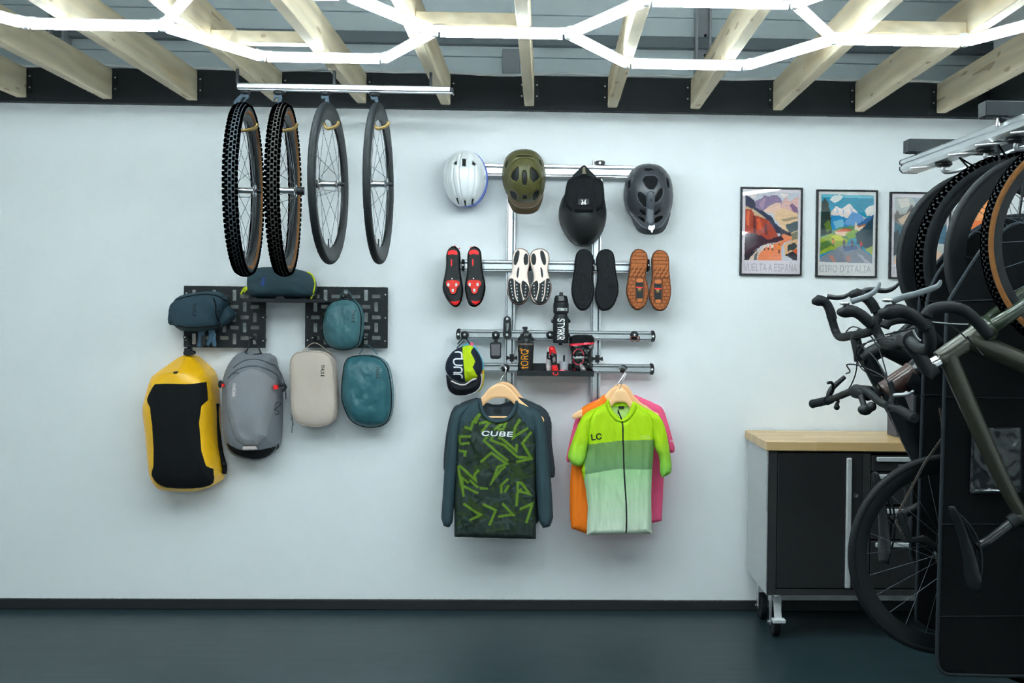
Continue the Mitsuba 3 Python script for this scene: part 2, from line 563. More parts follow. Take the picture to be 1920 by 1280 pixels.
# joists, hung from the fascia by black hangers, and the battens nailed between them
JX0, JSTEP, JW, JZ = -.0925, .41, .047, 2.503
for k in range(-9, 6):
    x = JX0 + JSTEP * k
    if x < XL + .05 or x > XR - .05:
        continue
    j = obj('joist', box(x - JW / 2, x + JW / 2, YB + .02, WALL - .055, JZ, JZ + .145, .003), 'wood', 'ceiling', smooth=False)
    for s in (-1, 1):
        obj('hanger', box(x + s * (JW / 2 + .0125) - .0105, x + s * (JW / 2 + .0125) + .0105, WALL - .054, WALL - .0495, JZ + .03, JZ + .135, .001), 'black_metal', j, smooth=False)
        for q in (.05, .105):
            obj('screw', disc((x + s * (JW / 2 + .014), WALL - .0535, JZ + q), .0042, .003, n=8), 'steel', j)


def batten(k, y, d=.06):
    x = JX0 + JSTEP * k
    obj('batten', box(x + JW / 2 + .001, x + JSTEP - JW / 2 - .001, y, y + d, JZ + .002, JZ + .047, .002), 'wood', 'ceiling', smooth=False)


batten(-3, 4.16); batten(-1, 3.86); batten(3, 3.86); batten(1, 2.6); batten(-5, 3.3); batten(-2, 2.3)

# ------------------------------------------------------------------ the honeycomb lamp
HZ, HL = 2.474, .4825
grid = set()


def corners(cx, cy):
    return [(cx + HL * math.cos(a), cy + HL * math.sin(a)) for a in np.radians(np.arange(0, 360, 60))]


hexes = []
for row in range(0, 4):
    y = 3.868 - row * HL * .866
    for k in ((-1, 0) if row == 0 else (-2, -1, 0) if row % 2 == 0 else (-1, 0, 1)):
        hexes.append((.554 + 3 * HL * k - (1.5 * HL if row % 2 else 0), y))
for k in (-1, 0, 1):
    hexes.append((.3 + 3 * HL * k, -1.3))
edges = {}
for cxx, cyy in hexes:
    cs = corners(cxx, cyy)
    for a, b in zip(cs, cs[1:] + cs[:1]):
        key = tuple(sorted([(round(a[0], 2), round(a[1], 2)), (round(b[0], 2), round(b[1], 2))]))
        edges[key] = (a, b)
lamp = thing('hexagon_lamp', 'white honeycomb lamp of glowing tubes hanging under the timber joists', 'ceiling lamp')
nodes = {}
scene['mat_led'] = {'type': 'diffuse', 'reflectance': rgb((.8, .8, .8))}
led_shape = {'type': 'area', 'radiance': rgb(np.array(LED_RGB) * LED_POWER)}
M['lamp_shell'] = mat('lamp_shell', (.80, .83, .84), .3)
for (ka, kb), (a, b) in edges.items():
    a, b = np.array([*a, HZ]), np.array([*b, HZ])
    d = (b - a) / np.linalg.norm(b - a)
    for q, k in ((a, ka), (b, kb)):
        nodes.setdefault(k, []).append((q, d if k == ka else -d))
    s = np.cross(d, [0, 0, 1.0])
    p0, p1 = a + d * .022, b - d * .022
    prof = [(.0138 * math.cos(t), .0138 * math.sin(t)) for t in np.radians(np.linspace(148, 392, 13))]
    lower = trimesh.convex.convex_hull(np.array([p + s * u + np.array([0, 0, w]) for p in (p0, p1) for u, w in prof]))
    prof = [(-.0112, .0082), (.0112, .0082), (.0108, .0225), (.007, .0265), (-.007, .0265), (-.0108, .0225)]
    upper = trimesh.convex.convex_hull(np.array([p + s * u + np.array([0, 0, w]) for p in (p0, p1) for u, w in prof]))
    k1 = obj('tube', lower, 'mat_led', lamp, smooth=40, label='glowing lower half')
    scene[k1]['emitter'] = dict(led_shape)
    k2 = obj('channel', upper, 'lamp_shell', lamp, smooth=False)
    scene[k2]['emitter'] = {'type': 'area', 'radiance': rgb(np.array(LED_RGB) * LED_POWER * .012)}
for k, ds in nodes.items():
    q = ds[0][0]
    ms = [lathe([(.0001, -.0135), (.010, -.0125), (.0135, -.008), (.0140, .020), (.010, .0272), (.0001, .0276)], q, (0, 0, 1.0), 14)]
    for _, d in ds:
        s = np.cross(d, [0, 0, 1.0])
        ms.append(trimesh.convex.convex_hull(np.array([q + d * t + s * u + np.array([0, 0, w]) for t in (.005, .04) for u in (-.0132, .0132) for w in (.0085, .0275)])))
    obj('connector', cat(ms), 'lamp_shell', lamp, smooth=30)
# thin wires to the joists
for k in list(nodes)[::5]:
    q = nodes[k][0][0]
    jx = JX0 + JSTEP * round((q[0] - JX0) / JSTEP)
    obj('wire', tube([q + np.array([0, 0, .026]), [jx, q[1], JZ + .002]], .0012, 6), 'steel', lamp)

# ------------------------------------------------------------------ wheels
M['tyre_grey'] = mat('tyre_grey', (.036, .046, .052), .7, spec=.2)
M['tyre_brown'] = mat('tyre_brown', (.032, .031, .028), .7, spec=.2)
M['tyre_black'] = mat('tyre_black', (.013, .016, .018), .7, spec=.2)


def knob_mesh(R, w, rows, n, size, seed):
    rng = np.random.default_rng(seed)
    out = []
    for i, (lat, tw, ln) in enumerate(rows):
        for k in range(n):
            t = 2 * np.pi * (k + (i % 2) * .5) / n
            drop = R - .0045 - (abs(lat) / (w / 2)) ** 2 * w * .20
            l0, l1 = ln * 1.0, ln * .72
            c, s = math.cos(t), math.sin(t)
            er, et = np.array([c, s, 0]), np.array([-s, c, 0])
            ez = np.array([0, 0, 1.0])
            tilt = lat / (w / 2) * .75
            out_dir = er * math.cos(tilt) + ez * math.sin(tilt)
            side = ez * math.cos(tilt) - er * math.sin(tilt)
            q = er * drop + ez * lat
            pts = []
            for h, l, ww in ((-.002, l0, tw), (.0044, l1, tw * .86)):
                for a in (-1, 1):
                    for b in (-1, 1):
                        pts.append(q + out_dir * h + et * a * l / 2 + side * b * ww / 2)
            out.append(pts)
    pts = np.array(out)
    F = np.array([[0, 2, 3], [0, 3, 1], [4, 5, 7], [4, 7, 6], [0, 1, 5], [0, 5, 4], [2, 6, 7], [2, 7, 3], [0, 4, 6], [0, 6, 2], [1, 3, 7], [1, 7, 5]])
    m = trimesh.Trimesh(pts.reshape(-1, 3), (F[None] + 8 * np.arange(len(pts))[:, None, None]).reshape(-1, 3), process=False)
    return m


ROWS = dict(mtb=[(-.0245, .0110, .0185), (-.0122, .0100, .0195), (0, .0105, .0190), (.0122, .0100, .0195), (.0245, .0110, .0185)],
            gravel=[(-.0165, .0068, .0130), (-.0084, .0062, .0130), (0, .0066, .0135), (.0084, .0062, .0130), (.0165, .0068, .0130)])


def wheel(root, C, axis, R, kind, tan=None, rubber='rubber', rim_m='carbon', rim_d=.028, rim_w=None, spoke_m='spoke', nsp=24, hub_w=.05, hub_m='chrome',
          rotor=False, phase=0.0, freehub=0):
    """Tyre, rim, hub and spokes under the key root."""
    w = dict(mtb=.058, gravel=.042, road=.030)[kind]
    X = axisframe(C, axis)
    th = w * .86
    rt = R - th / 2 - (.0025 if kind != 'road' else 0)
    hl, hr = w / 2 - (.003 if kind != 'road' else 0), th / 2
    a = np.linspace(0, 2 * np.pi, 25)[:-1]
    prof = [(rt + hr * math.cos(t), hl * math.sin(t)) for t in a]
    ty = obj('tyre', moved(lathe(prof, n=96, closed=True), X), dict(rubber_grey='tyre_grey', rubber_brown='tyre_brown').get(rubber, 'tyre_black' if kind != 'road' else rubber), root, smooth=True)
    if kind != 'road':
        k = knob_mesh(R, w, ROWS[kind], 94 if kind == 'mtb' else 118, 0, 3)
        obj('tread_knob', moved(k, X), rubber, ty, smooth=False, kind='stuff')
    if tan:
        for s in (-1, 1):
            band = [(rt + (hr + .0008) * math.cos(t), s * (hl + .0008) * math.sin(t)) for t in np.radians(np.linspace(*((104, 150) if kind == 'mtb' else (72, 150)), 9))]
            obj('sidewall', moved(lathe(band, n=96), X), tan, ty, smooth=True)
    ri = R - th + .006
    rw = rim_w or dict(mtb=.032, gravel=.026, road=.024)[kind]
    rim = [(ri + .002, rw / 2), (ri - .004, rw / 2 + .0005), (ri - rim_d * .55, rw / 2 - .002), (ri - rim_d, rw * .16), (ri - rim_d - .001, 0), (ri - rim_d, -rw * .16), (ri - rim_d * .55, -rw / 2 + .002),
           (ri - .004, -rw / 2 - .0005), (ri + .002, -rw / 2)]
    obj('rim', moved(lathe(rim, n=96, closed=True), X), rim_m, root, smooth=40)
    h = hub_w
    hp = [(.0001, -h - .016), (.0075, -h - .016), (.0085, -h - .004), (.013, -h - .003), (.027, -h + .001), (.027, -h + .005), (.016, -h + .011), (.0125, -h * .4), (.0125, h * .4), (.016, h - .011),
          (.027, h - .005), (.027, h - .001), (.013, h + .003), (.0085, h + .004), (.0075, h + .016), (.0001, h + .016)]
    hb = obj('hub', moved(lathe(hp, n=24), X), hub_m, root, smooth=40)
    for s in (-1, 1):
        z = s * (h + .014)
        obj('end_cap', moved(lathe([(.0001, z - .010), (.0095, z - .010), (.0095, z + .008), (.0001, z + .009)], n=16), X), 'black', hb, smooth=40)
    if freehub:
        z0 = freehub * (h + .001)
        obj('freehub', moved(lathe([(.0001, min(z0, z0 + freehub * .03)), (.017, min(z0, z0 + freehub * .03)), (.0172, max(z0, z0 + freehub * .03)), (.0001, max(z0, z0 + freehub * .03))], n=18), X), 'black_metal', hb, smooth=40)
    r1 = ri - rim_d
    for k in range(nsp):
        s = 1 if k % 2 else -1
        t = 2 * np.pi * (k + phase) / nsp
        off = (1 if (k // 2) % 2 else -1) * (1.15 if nsp < 28 else 1.3)
        p0 = [.0245 * math.cos(t + off), .0245 * math.sin(t + off), s * (h - .002)]
        p1 = [(r1 + .004) * math.cos(t), (r1 + .004) * math.sin(t), s * .002]
        obj('spoke', moved(tube([p0, p1], .0011, 5, cap=False), X), spoke_m, root, smooth=True)
    t = math.radians(-92)
    obj('valve', moved(tube([[(r1 + .004) * math.cos(t), (r1 + .004) * math.sin(t), 0], [(r1 - .036) * math.cos(t), (r1 - .036) * math.sin(t), 0]], .0032, 8), X), 'black', root, smooth=40)
    if rotor:
        z = rotor * (h + .004)
        ring = unary_union([Point(0, 0).buffer(.080).difference(Point(0, 0).buffer(.066))] + [LineString([(.016 * math.cos(b), .016 * math.sin(b)), (.07 * math.cos(b + .5), .07 * math.sin(b + .5))]).buffer(.003) for b in np.arange(6) * np.pi / 3]
                           + [Point(0, 0).buffer(.022).difference(Point(0, 0).buffer(.015))])
        m = trimesh.creation.extrude_polygon(ring, .002, engine='earcut')
        m.vertices[:, 2] += z
        obj('brake_rotor', moved(m, X), 'steel', root, smooth=False)


# ------------------------------------------------------------------ the rail under the joists with four wheels
WY = 4.60


def rail_profile(h, d):
    """Section of an aluminium rail: (depth, height) with two grooves on the front and slots above and below."""
    g = .010
    return Polygon([(-d / 2, -h / 2 + .003), (-d / 2 + .003, -h / 2), (d / 2 - .003, -h / 2), (d / 2, -h / 2 + .003), (d / 2, h / 2 - .003), (d / 2 - .003, h / 2), (-d / 2 + .003, h / 2), (-d / 2, h / 2 - .003),
                    (-d / 2, h * .30), (-d / 2 + g, h * .27), (-d / 2 + g, h * .18), (-d / 2, h * .15), (-d / 2, -h * .30), (-d / 2 + g * .6, -h * .32), (-d / 2 + g * .6, -h * .36), (-d / 2, -h * .38)])


def rail_mesh(a, b, h, d, up=(0, 0, 1.0)):
    """The rail from a to b; its section's height runs along up."""
    a, b = np.asarray(a, float), np.asarray(b, float)
    L = np.linalg.norm(b - a)
    m = trimesh.creation.extrude_polygon(rail_profile(h, d), L, engine='earcut')
    t = (b - a) / L
    u = np.asarray(up, float) - t * np.dot(up, t)
    u /= np.linalg.norm(u)
    dep = np.cross(u, t)
    if dep[1] < 0 or (abs(dep[1]) < .3 and dep[0] < 0):
        dep = -dep
    X = np.eye(4)
    X[:3, 0], X[:3, 1], X[:3, 2], X[:3, 3] = dep, u, t, a
    m = moved(m, X)
    return m


ra, rb = P(446, 164.5, WY), P(844, 166, WY)
rz = (ra[2] + rb[2]) / 2
wr = thing('wheel_rail', 'slim silver ceiling rail above the four hanging bicycle wheels', 'rail')
obj('profile', rail_mesh([ra[0], WY, rz], [rb[0], WY, rz], .024, .03), 'aluminium', wr, smooth=False)
obj('lower_strip', box(ra[0] + .01, rb[0] + .012, WY - .012, WY + .012, rz - .0165, rz - .0125, .001), 'aluminium_side', wr, smooth=False)
obj('end_cap', box(rb[0], rb[0] + .016, WY - .013, WY + .013, rz - .012, rz + .010, .003), 'black', wr, smooth=False)
for k in (-3, -2, -1):
    x = JX0 + JSTEP * k
    obj('mounting_block', box(x - .006, x + .006, WY - .006, WY + .006, rz + .0125, JZ - .0005, .001), 'black_metal', wr, smooth=False)

DIRW = {}
wheel_specs = [
    ('mtb', (459, 357), -6.5, .368, dict(tan='tan_wall', rubber='rubber_grey', rim_m='carbon', rim_d=.030, rim_w=.036, nsp=28, hub_w=.046, spoke_m='spoke'), 'mountain bike wheel with knobby black tyre and tan sidewall, leftmost under the silver ceiling rail'),
    ('mtb', (533, 357), -6.0, .368, dict(tan='tan_wall', rubber='rubber_brown', rim_m='carbon', rim_d=.030, rim_w=.036, nsp=28, hub_w=.052, freehub=1, phase=.4), 'mountain bike wheel with dusty brown knobby tyre, second from the left under the ceiling rail'),
    ('road', (617.5, 345), 1.0, .343, dict(rim_m='carbon', rim_d=.052, rim_w=.028, nsp=20, hub_w=.044, freehub=-1, spoke_m='spoke'), 'black deep-rimmed road wheel with slick tyre and black hub end, third under the ceiling rail'),
    ('road', (711, 345), 0.0, .343, dict(rim_m='carbon', rim_d=.052, rim_w=.028, nsp=20, hub_w=.036, phase=.5), 'narrow black road wheel with slick tyre, rightmost under the ceiling rail'),
]
hook_x = [460, 522, 610, 702]
for i, (kind, (px, py), yaw, R, kw, lab) in enumerate(wheel_specs):
    C = P(px, py, WY)
    a = math.radians(yaw)
    axis = np.array([math.cos(a), -math.sin(a), 0.0])        # the wheel's plane runs mostly away from the camera
    n = thing(('mountain_bike_wheel' if kind == 'mtb' else 'road_bike_wheel'), lab, 'bicycle wheel', 'wheels under the ceiling rail')
    wheel(n, C, axis, R, kind, **kw)
    # the hook: a carriage under the rail, a cut-out arm and a padded jaw under the rim
    hk = thing('wheel_hook', ['grey hook arm on the ceiling rail holding the leftmost wheel', 'grey hook arm on the ceiling rail holding the dusty brown tyre', 'grey hook arm on the ceiling rail holding the third wheel',
                              'grey hook arm on the ceiling rail holding the rightmost wheel'][i], 'hook', 'wheel hooks on the ceiling rail')
    hx = P(hook_x[i], 178, WY)[0]
    obj('carriage', lathe([(.0001, -.018), (.012, -.018), (.020, -.012), (.022, -.004), (.020, 0), (.0001, 0)], (hx, WY, rz - .017), (0, 0, 1.0), 20), 'black', hk)
    topz = C[2] + R
    w = .058 if kind == 'mtb' else .03
    xl = C[0] - w / 2 - .012
    t0, b0 = rz - .034, topz - .065
    left = Polygon([(hx - .017, t0), (hx + .014, t0), (hx + .016, t0 - .012), (xl + .022, topz - .01), (xl + .006, b0), (xl - .006, b0), (xl - .006, topz + .01)])
    cut1 = Polygon([(hx - .012, t0 - .013), (hx + .004, t0 - .013), (hx - .012, t0 - .036), (hx - .024, t0 - .038)])
    cut2 = Polygon([(hx - .029, t0 - .046), (hx - .016, t0 - .044), (xl + .012, topz + .004), (xl + .003, topz + .012)])
    armp = left.buffer(0).difference(unary_union([cut1.buffer(0), cut2.buffer(0)]))
    obj('arm', ext(armp, WY - .006, WY + .006), 'hook_grey', hk, smooth=False)
    zi = topz - (.058 if kind == 'mtb' else .030) - kw['rim_d'] - .012
    path = spline([[xl, WY, b0 + .004], [xl + .001, WY, (b0 + zi) / 2 - .004], [xl + .016, WY, zi - .012], [C[0], WY, zi - .012], [C[0] + w / 2 + .008, WY, zi - .004], [C[0] + w / 2 + .022, WY, zi + .018]], 26)
    obj('jaw', tube(path, np.linspace(.0075, .0065, 26), 10, flat=(1.9, (0, 1.0, 0))), 'gold', hk, smooth=True, label='padded khaki jaw')

# ------------------------------------------------------------------ the slotted boards and what hangs on them
PY = 5.288


def board(corner0, corner1, x0, cols, parity, lab):
    a, b = W2(zB([corner0, corner1]), PY)
    t = thing('slotted_board', lab, 'storage board', 'black slotted boards')
    outer = sbox(min(a[0], b[0]), min(a[1], b[1]), max(a[0], b[0]), max(a[1], b[1])).buffer(-.006).buffer(.006)
    holes = []
    for i in range(cols):
        for j, zy in enumerate((273, 355, 437, 517, 598)):
            cx_, cy_ = x0 + 79.3 * i, zy
            vert = (i + j) % 2 == parity
            hw, hh = (15, 37) if vert else (34, 15)
            if j in (0, 4) and vert:
                hh = 42
                cy_ += -8 if j == 0 else 8
            h = W2(zB([(cx_ - hw, cy_ - hh), (cx_ + hw, cy_ + hh)]), PY)
            holes.append(sbox(h[0][0], h[1][1], h[1][0], h[0][1]).buffer(-.0035).buffer(.0035))
    obj('panel', ext(outer.difference(unary_union(holes)), PY - .006, PY), 'black_metal', t, smooth=False)
    for g in (-1, 1):
        xx = outer.bounds[0] + .012 if g < 0 else outer.bounds[2] - .012
        for q in (.12, .5, .88):
            zz = outer.bounds[1] + (outer.bounds[3] - outer.bounds[1]) * q
            obj('spacer', tube([[xx, PY, zz], [xx, WALL, zz]], .006, 10), 'black', t)
            obj('screw', disc((xx, PY - .006, zz), .0032, .002, n=10), 'white_gloss', t)
    return t


board((190, 190), (828, 677), 267, 7, 0, 'black slotted wall board with the hip pack hanging on it')
board((1140, 195), (1782, 680), 1217, 7, 1, 'black slotted wall board behind the upper teal packing cube')


def peg(zpt, owner_lab, frame=zB, Y=PY - .006, r=.0095, reach=.045):
    q = W3(frame([zpt]), Y)[0]
    t = thing('peg_hook', owner_lab, 'peg', 'ball pegs on the slotted boards')
    obj('stem', tube([[q[0], Y, q[2]], [q[0], Y - reach, q[2]]], .0055, 10), 'black', t)
    obj('collar', disc((q[0], Y, q[2]), .012, .006), 'black', t)
    obj('ball', ball((q[0], Y - reach, q[2]), r * 1.35), 'black_gloss', t, smooth=True)
    obj('screw', disc((q[0], Y - reach - r * 1.30, q[2]), .0025, .0015, n=8), 'chrome', t)
    return np.array([q[0], Y - reach, q[2]])


peg((1213, 270), 'black ball peg beside the top left slot of the right-hand slotted board')
peg((1452, 272), 'black ball peg holding the upper teal packing cube')
hk_beige = peg((1213, 597), 'black ball peg holding the beige pouch')
hk_teal = peg((1617, 597), 'black ball peg holding the lower teal pouch')
hk_grey = peg((735, 595), 'black ball peg holding the grey hydration backpack')
hk_yel = peg((225, 592), 'black ball peg holding the yellow dry bag backpack')

# the shelf between the boards
s0, s1 = W2(zB([(640, 287), (1290, 325)]), 5.13)
sh = thing('wall_shelf', 'narrow black shelf bridging the two slotted boards under the dark green bag', 'shelf')
obj('plate', box(s0[0], s1[0], 5.13, PY - .007, s1[1] + .004, s1[1] + .010, .001), 'black_metal', sh, smooth=False)
obj('lip', box(s0[0], s1[0], 5.125, 5.132, s1[1], s0[1], .002), 'black_metal', sh, smooth=False)
tab = W2(zB([(905, 300), (905, 282), (925, 272), (955, 272), (975, 282), (975, 300)]), 5.124)
obj('tab', ext(Polygon(tab), 5.121, 5.128), 'black', sh, smooth=False)

# green bag on the shelf
bg = thing('zip_bag', 'dark green zip bag with lime zips lying on the black shelf', 'bag')
F = Form(pp(zB([(680, 110), (700, 62), (780, 45), (880, 40), (1050, 52), (1170, 92), (1207, 150), (1210, 240), (1172, 288), (950, 292), (720, 286), (690, 245), (680, 190)]), 5.22, 2), 5.275, .135, .045, p=3.2, q=2.1,
         bumps=lambda x, z: wrinkle(.022, 14, 18, 2)(x, z))
cg = A(38, 62, 72)
obj('body', F.mesh(.005), cm(40, 66, 76, .7), bg, smooth=True)
obj('label', F.patch(pp(zB([(800, 126), (826, 124), (818, 192), (793, 194)]), 5.15, 0), .002), cm(40, 70, 130), bg, smooth=30, label='small blue label')
zp = chaikin(W2(zB([(1140, 80), (1180, 100), (1200, 145), (1202, 210), (1190, 260), (1170, 290)]), 5.2), 2, False)
obj('zip', tube(np.stack([zp[:, 0], 5.275 - F.depth(zp[:, 0], zp[:, 1]) - .001, zp[:, 1]], 1), .0045, 8), cm(190, 215, 40), bg, label='lime green zip')
for pts in ([(690, 200), (660, 205), (640, 240), (632, 258)], [(690, 215), (670, 225), (655, 245), (668, 230), (680, 200)]):
    zq = chaikin(W2(zB(pts), 5.2), 2, False)
    obj('zip_cord', tube(np.stack([zq[:, 0], 5.20 + 0 * zq[:, 0], zq[:, 1]], 1), .0042, 8), cm(190, 215, 40), bg, label='lime zip cord')

# hip pack
hp = thing('hip_pack', 'dark teal hip pack with side wings on the left-hand slotted board', 'bag')
Y0 = 5.26
wing = Form(pp(zB([(60, 352), (80, 318), (120, 300), (300, 280), (480, 300), (560, 380), (588, 432), (500, 502), (440, 535), (250, 545), (120, 530), (96, 498), (45, 495)]), 5.22, 1), Y0, .055, .012, round_=.03, bumps=wrinkle(.012, 20, 25, 4))
obj('wing', wing.mesh(.006), cm(40, 66, 78, .8), hp, smooth=True)
body = Form(pp(zB([(110, 300), (170, 258), (300, 240), (400, 230), (468, 242), (520, 305), (500, 380), (452, 480), (440, 530), (250, 552), (145, 540), (100, 470), (92, 380)]), 5.2, 2), Y0 - .006, .12, .05, p=3.0, bumps=wrinkle(.02, 12, 16, 8))
obj('body', body.mesh(.005), cm(38, 64, 76, .75), hp, smooth=True)
for pts in ([(425, 285), (450, 340), (440, 420), (455, 520)], [(130, 300), (300, 255), (450, 262), (505, 310)], [(110, 500), (270, 520), (440, 500)]):
    zq = chaikin(W2(zB(pts), 5.17), 3, False)
    obj('zip', tube(np.stack([zq[:, 0], Y0 - .006 - body.depth(zq[:, 0], zq[:, 1]), zq[:, 1]], 1), .003, 6), 'black_soft', hp)
zq = chaikin(W2(zB([(440, 345), (465, 380), (468, 395), (450, 385)]), 5.17), 2, False)
obj('zip_cord', tube(np.stack([zq[:, 0], 5.165 + 0 * zq[:, 0], zq[:, 1]], 1), .002, 6), 'black_soft', hp)
q = W2(zB([(262, 325)]), 5.14)[0]
obj('lettering', body.on(text('THULE', q[0], q[1], .0135, -90, .001, True, width=.064), 0), 'black', hp, smooth=False)
obj('label', wing.patch(pp(zB([(97, 375), (113, 378), (112, 428), (96, 425)]), 5.2, 0), .0015), 'white_plastic', hp, smooth=30)
for x0, x1, zend in ((305, 300, 668), (325, 318, 665), (385, 365, 655), (400, 420, 650), (410, 425, 665)):
    zq = spline(W2(zB([(x0, 535), (x0 + 8, 590), (x1, zend)]), 5.22), 10)
    obj('strap', tube(np.stack([zq[:, 0], 5.225 + 0 * zq[:, 0], zq[:, 1]], 1), .0022, 8, flat=(4.2, (1.0, 0, 0))), cm(55, 88, 108, .7), hp)
obj('buckle', box(*sum(([a, b] for a, b in zip(W3(zB([(340, 610)]), 5.2)[0] - [.012, .004, .03], W3(zB([(340, 610)]), 5.2)[0] + [.012, .006, .02])), []), .003), 'black', hp, smooth=False)

# teal packing cubes and the beige pouch
def pouch(name, lab, frame, outl, col, Yb, thick, edge, handle, word, wq, wlen, wm, hook, seam=True, wr=.012, seed=1, rough=.5, crease=(16, 9)):
    t = thing(name, lab, 'bag')
    Fm = Form(pp2(frame(outl), Yb - edge, Yb, 2), Yb, thick, edge, p=4.0, q=2.2, bumps=wrinkle(wr, crease[0], crease[1], seed, 4))
    obj('body', Fm.mesh(.0045), cm(*col, rough), t, smooth=True)
    hh = spline(np.vstack([W2(frame(handle), Yb - .05)]), 22)
    obj('handle', tube(np.stack([hh[:, 0], Yb - .045 + 0 * hh[:, 0], hh[:, 1]], 1), .0018, 8, flat=(4.5, (0, 1.0, 0))), cm(*[int(c * 1.1) for c in col], .6), t)
    g = Fm.poly.buffer(-.004)
    ring = np.array(g.exterior.coords)[:-1]
    ring = ring[::max(1, len(ring) // 120)]
    obj('piping', tube(np.stack([ring[:, 0], Yb - Fm.depth(ring[:, 0], ring[:, 1]) - .0005, ring[:, 1]], 1), .0028, 6, closed=True), cm(*seam, .6) if isinstance(seam, tuple) else 'black_soft', t)
    q = W2(frame([wq]), Yb - thick)[0]
    obj('lettering', Fm.on(text(word, q[0], q[1], wlen * .25, -90, .001, True, width=wlen), 0), wm, t, smooth=False)
    return t, Fm


pouch('packing_cube', 'teal packing cube hanging on the right-hand slotted board', zB, [(1400, 300), (1480, 288), (1555, 318), (1590, 380), (1602, 450), (1590, 600), (1560, 668), (1470, 700), (1380, 690), (1312, 660), (1280, 590), (1272, 500), (1302, 370), (1345, 318)],
      (58, 104, 112), 5.25, .10, .035, [(1392, 300), (1420, 255), (1452, 226), (1490, 255), (1532, 305)], 'THULE', (1503, 378), .062, 'black', None, wr=.036, seed=11, rough=.32, crease=(13, 8))
tb, Fb = pouch('toiletry_pouch', 'beige zip pouch hanging below the right-hand slotted board', zK, [(1118, 110), (1150, 72), (1260, 62), (1385, 72), (1432, 130), (1448, 300), (1455, 510), (1415, 575), (1330, 603), (1200, 592), (1142, 562), (1118, 500), (1108, 300), (1106, 150)],
               (178, 178, 168), 5.27, .105, .07, [(1185, 72), (1230, 35), (1275, 10), (1330, 35), (1400, 85)], 'THULE', (1325, 165), .058, 'black', None, seam=(150, 150, 140), wr=.008, seed=5, rough=.8)
for pts in ([(1108, 505), (1125, 560), (1122, 600), (1120, 645)], [(1110, 540), (1128, 575), (1128, 590)]):
    zq = spline(W2(zK(pts), 5.17), 12)
    obj('zip_pull', tube(np.stack([zq[:, 0], 5.17 + 0 * zq[:, 0], zq[:, 1]], 1), .0022, 6), cm(70, 80, 82), tb)
pouch('packing_cube', 'teal pouch with black piping, lowest of the two teal bags', zK, [(1498, 125), (1560, 95), (1700, 92), (1788, 132), (1826, 220), (1845, 400), (1830, 520), (1790, 588), (1700, 608), (1620, 600), (1540, 560), (1490, 470), (1470, 380), (1480, 250)],
      (44, 94, 104), 5.27, .115, .03, [(1592, 90), (1620, 50), (1650, 25), (1690, 55), (1725, 92)], 'THULE', (1714, 178), .058, 'black', None, wr=.036, seed=17, rough=.32, crease=(13, 8))

# yellow dry-bag backpack
yb = thing('dry_bag_backpack', 'tall yellow roll-top backpack with black front panel', 'backpack')
Y0 = 5.31
out = [(355, 98), (425, 92), (500, 150), (575, 212), (595, 300), (604, 450), (612, 700), (640, 850), (645, 962), (600, 1000), (530, 1030), (450, 1050), (210, 1052), (160, 1012), (128, 950), (112, 800), (92, 620), (70, 465), (95, 385), (132, 255), (165, 222), (260, 160)]
yc = W2(zK([(340, 600)]), 5.12)[0]


def ybump(x, z):
    top = W2(zK([(340, 220)]), 5.15)[0][1]
    return -.16 * np.clip((z - top) / .16, 0, 1) + wrinkle(.03, 9, 7, 21)(x, z) * (.4 + np.clip((z - top + .06) / .1, 0, 1))


yf = Form(pp2(zK(out), 5.20, 5.30), Y0, .225, .10, p=4.5, q=2.0, centre=yc, bumps=ybump)
obj('body', yf.mesh(.006), mat('yellow_tarp', A(255, 182, 8), .32, spec=.5), yb, smooth=True)
pnl = [(152, 300), (280, 296), (400, 302), (510, 286), (524, 296), (538, 362), (530, 385), (457, 482), (487, 862), (572, 935), (568, 995), (530, 1028), (445, 1046), (230, 1044), (165, 1015), (128, 965), (122, 935), (153, 862), (133, 482), (90, 420), (90, 400), (140, 310)]
obj('front_panel', yf.patch(pp(zK(pnl), 5.10, 1).intersection(yf.poly.buffer(-.007)), .004, .005, .014), 'black_soft', yb, smooth=40, label='black front panel')
obj('vent', yf.patch(pp(zK([(300, 210), (335, 208), (332, 222), (305, 222)]), 5.14, 0), .004), 'black', yb, smooth=30)
for dx in (0,):
    b0 = W3(zK([(388, 20)]), PY - .05)[0]
    b1 = W3(zK([(390, 90)]), 5.2)[0]
    obj('strap', tube([b0 + [0, .02, .012], b0, [b1[0], 5.225, b1[2] + .03], [b1[0], 5.215, b1[2]]], .003, 8, flat=(4.0, (1.0, 0, 0))), 'black', yb)
    q = W3(zK([(388, 55)]), 5.225)[0]
    obj('buckle', cat([box(q[0] - .018, q[0] + .018, 5.212, 5.236, q[2] - .012, q[2] + .006, .004), box(q[0] - .014, q[0] + .014, 5.214, 5.234, q[2] + .010, q[2] + .024, .003)]), 'black_gloss', yb, smooth=False)
    r = zK([(355, 82), (362, 66), (415, 62), (428, 78), (424, 95), (360, 98)])
    obj('roll_closure', sheet(pp(r, 5.2, 2), .004, lambda x, z: 5.19 + 0 * x, lambda x, z: 5.235 + 0 * x), 'black', yb, smooth=30)
sp = spline(W2(zK([(596, 440), (586, 480), (592, 600), (606, 700), (620, 790), (642, 870), (640, 930)]), 5.27), 24)
obj('shoulder_strap', tube(np.stack([sp[:, 0], 5.27 + 0 * sp[:, 0], sp[:, 1]], 1), .011, 8, flat=(1.7, (0, 1.0, 0))), 'black_soft', yb)
obj('strap_end', box(*[v for p_ in zip(W3(zK([(640, 862)]), 5.24)[0] - [.006, .01, .006], W3(zK([(640, 862)]), 5.24)[0] + [.006, .01, .006]) for v in p_], .002), 'black', yb, smooth=False)

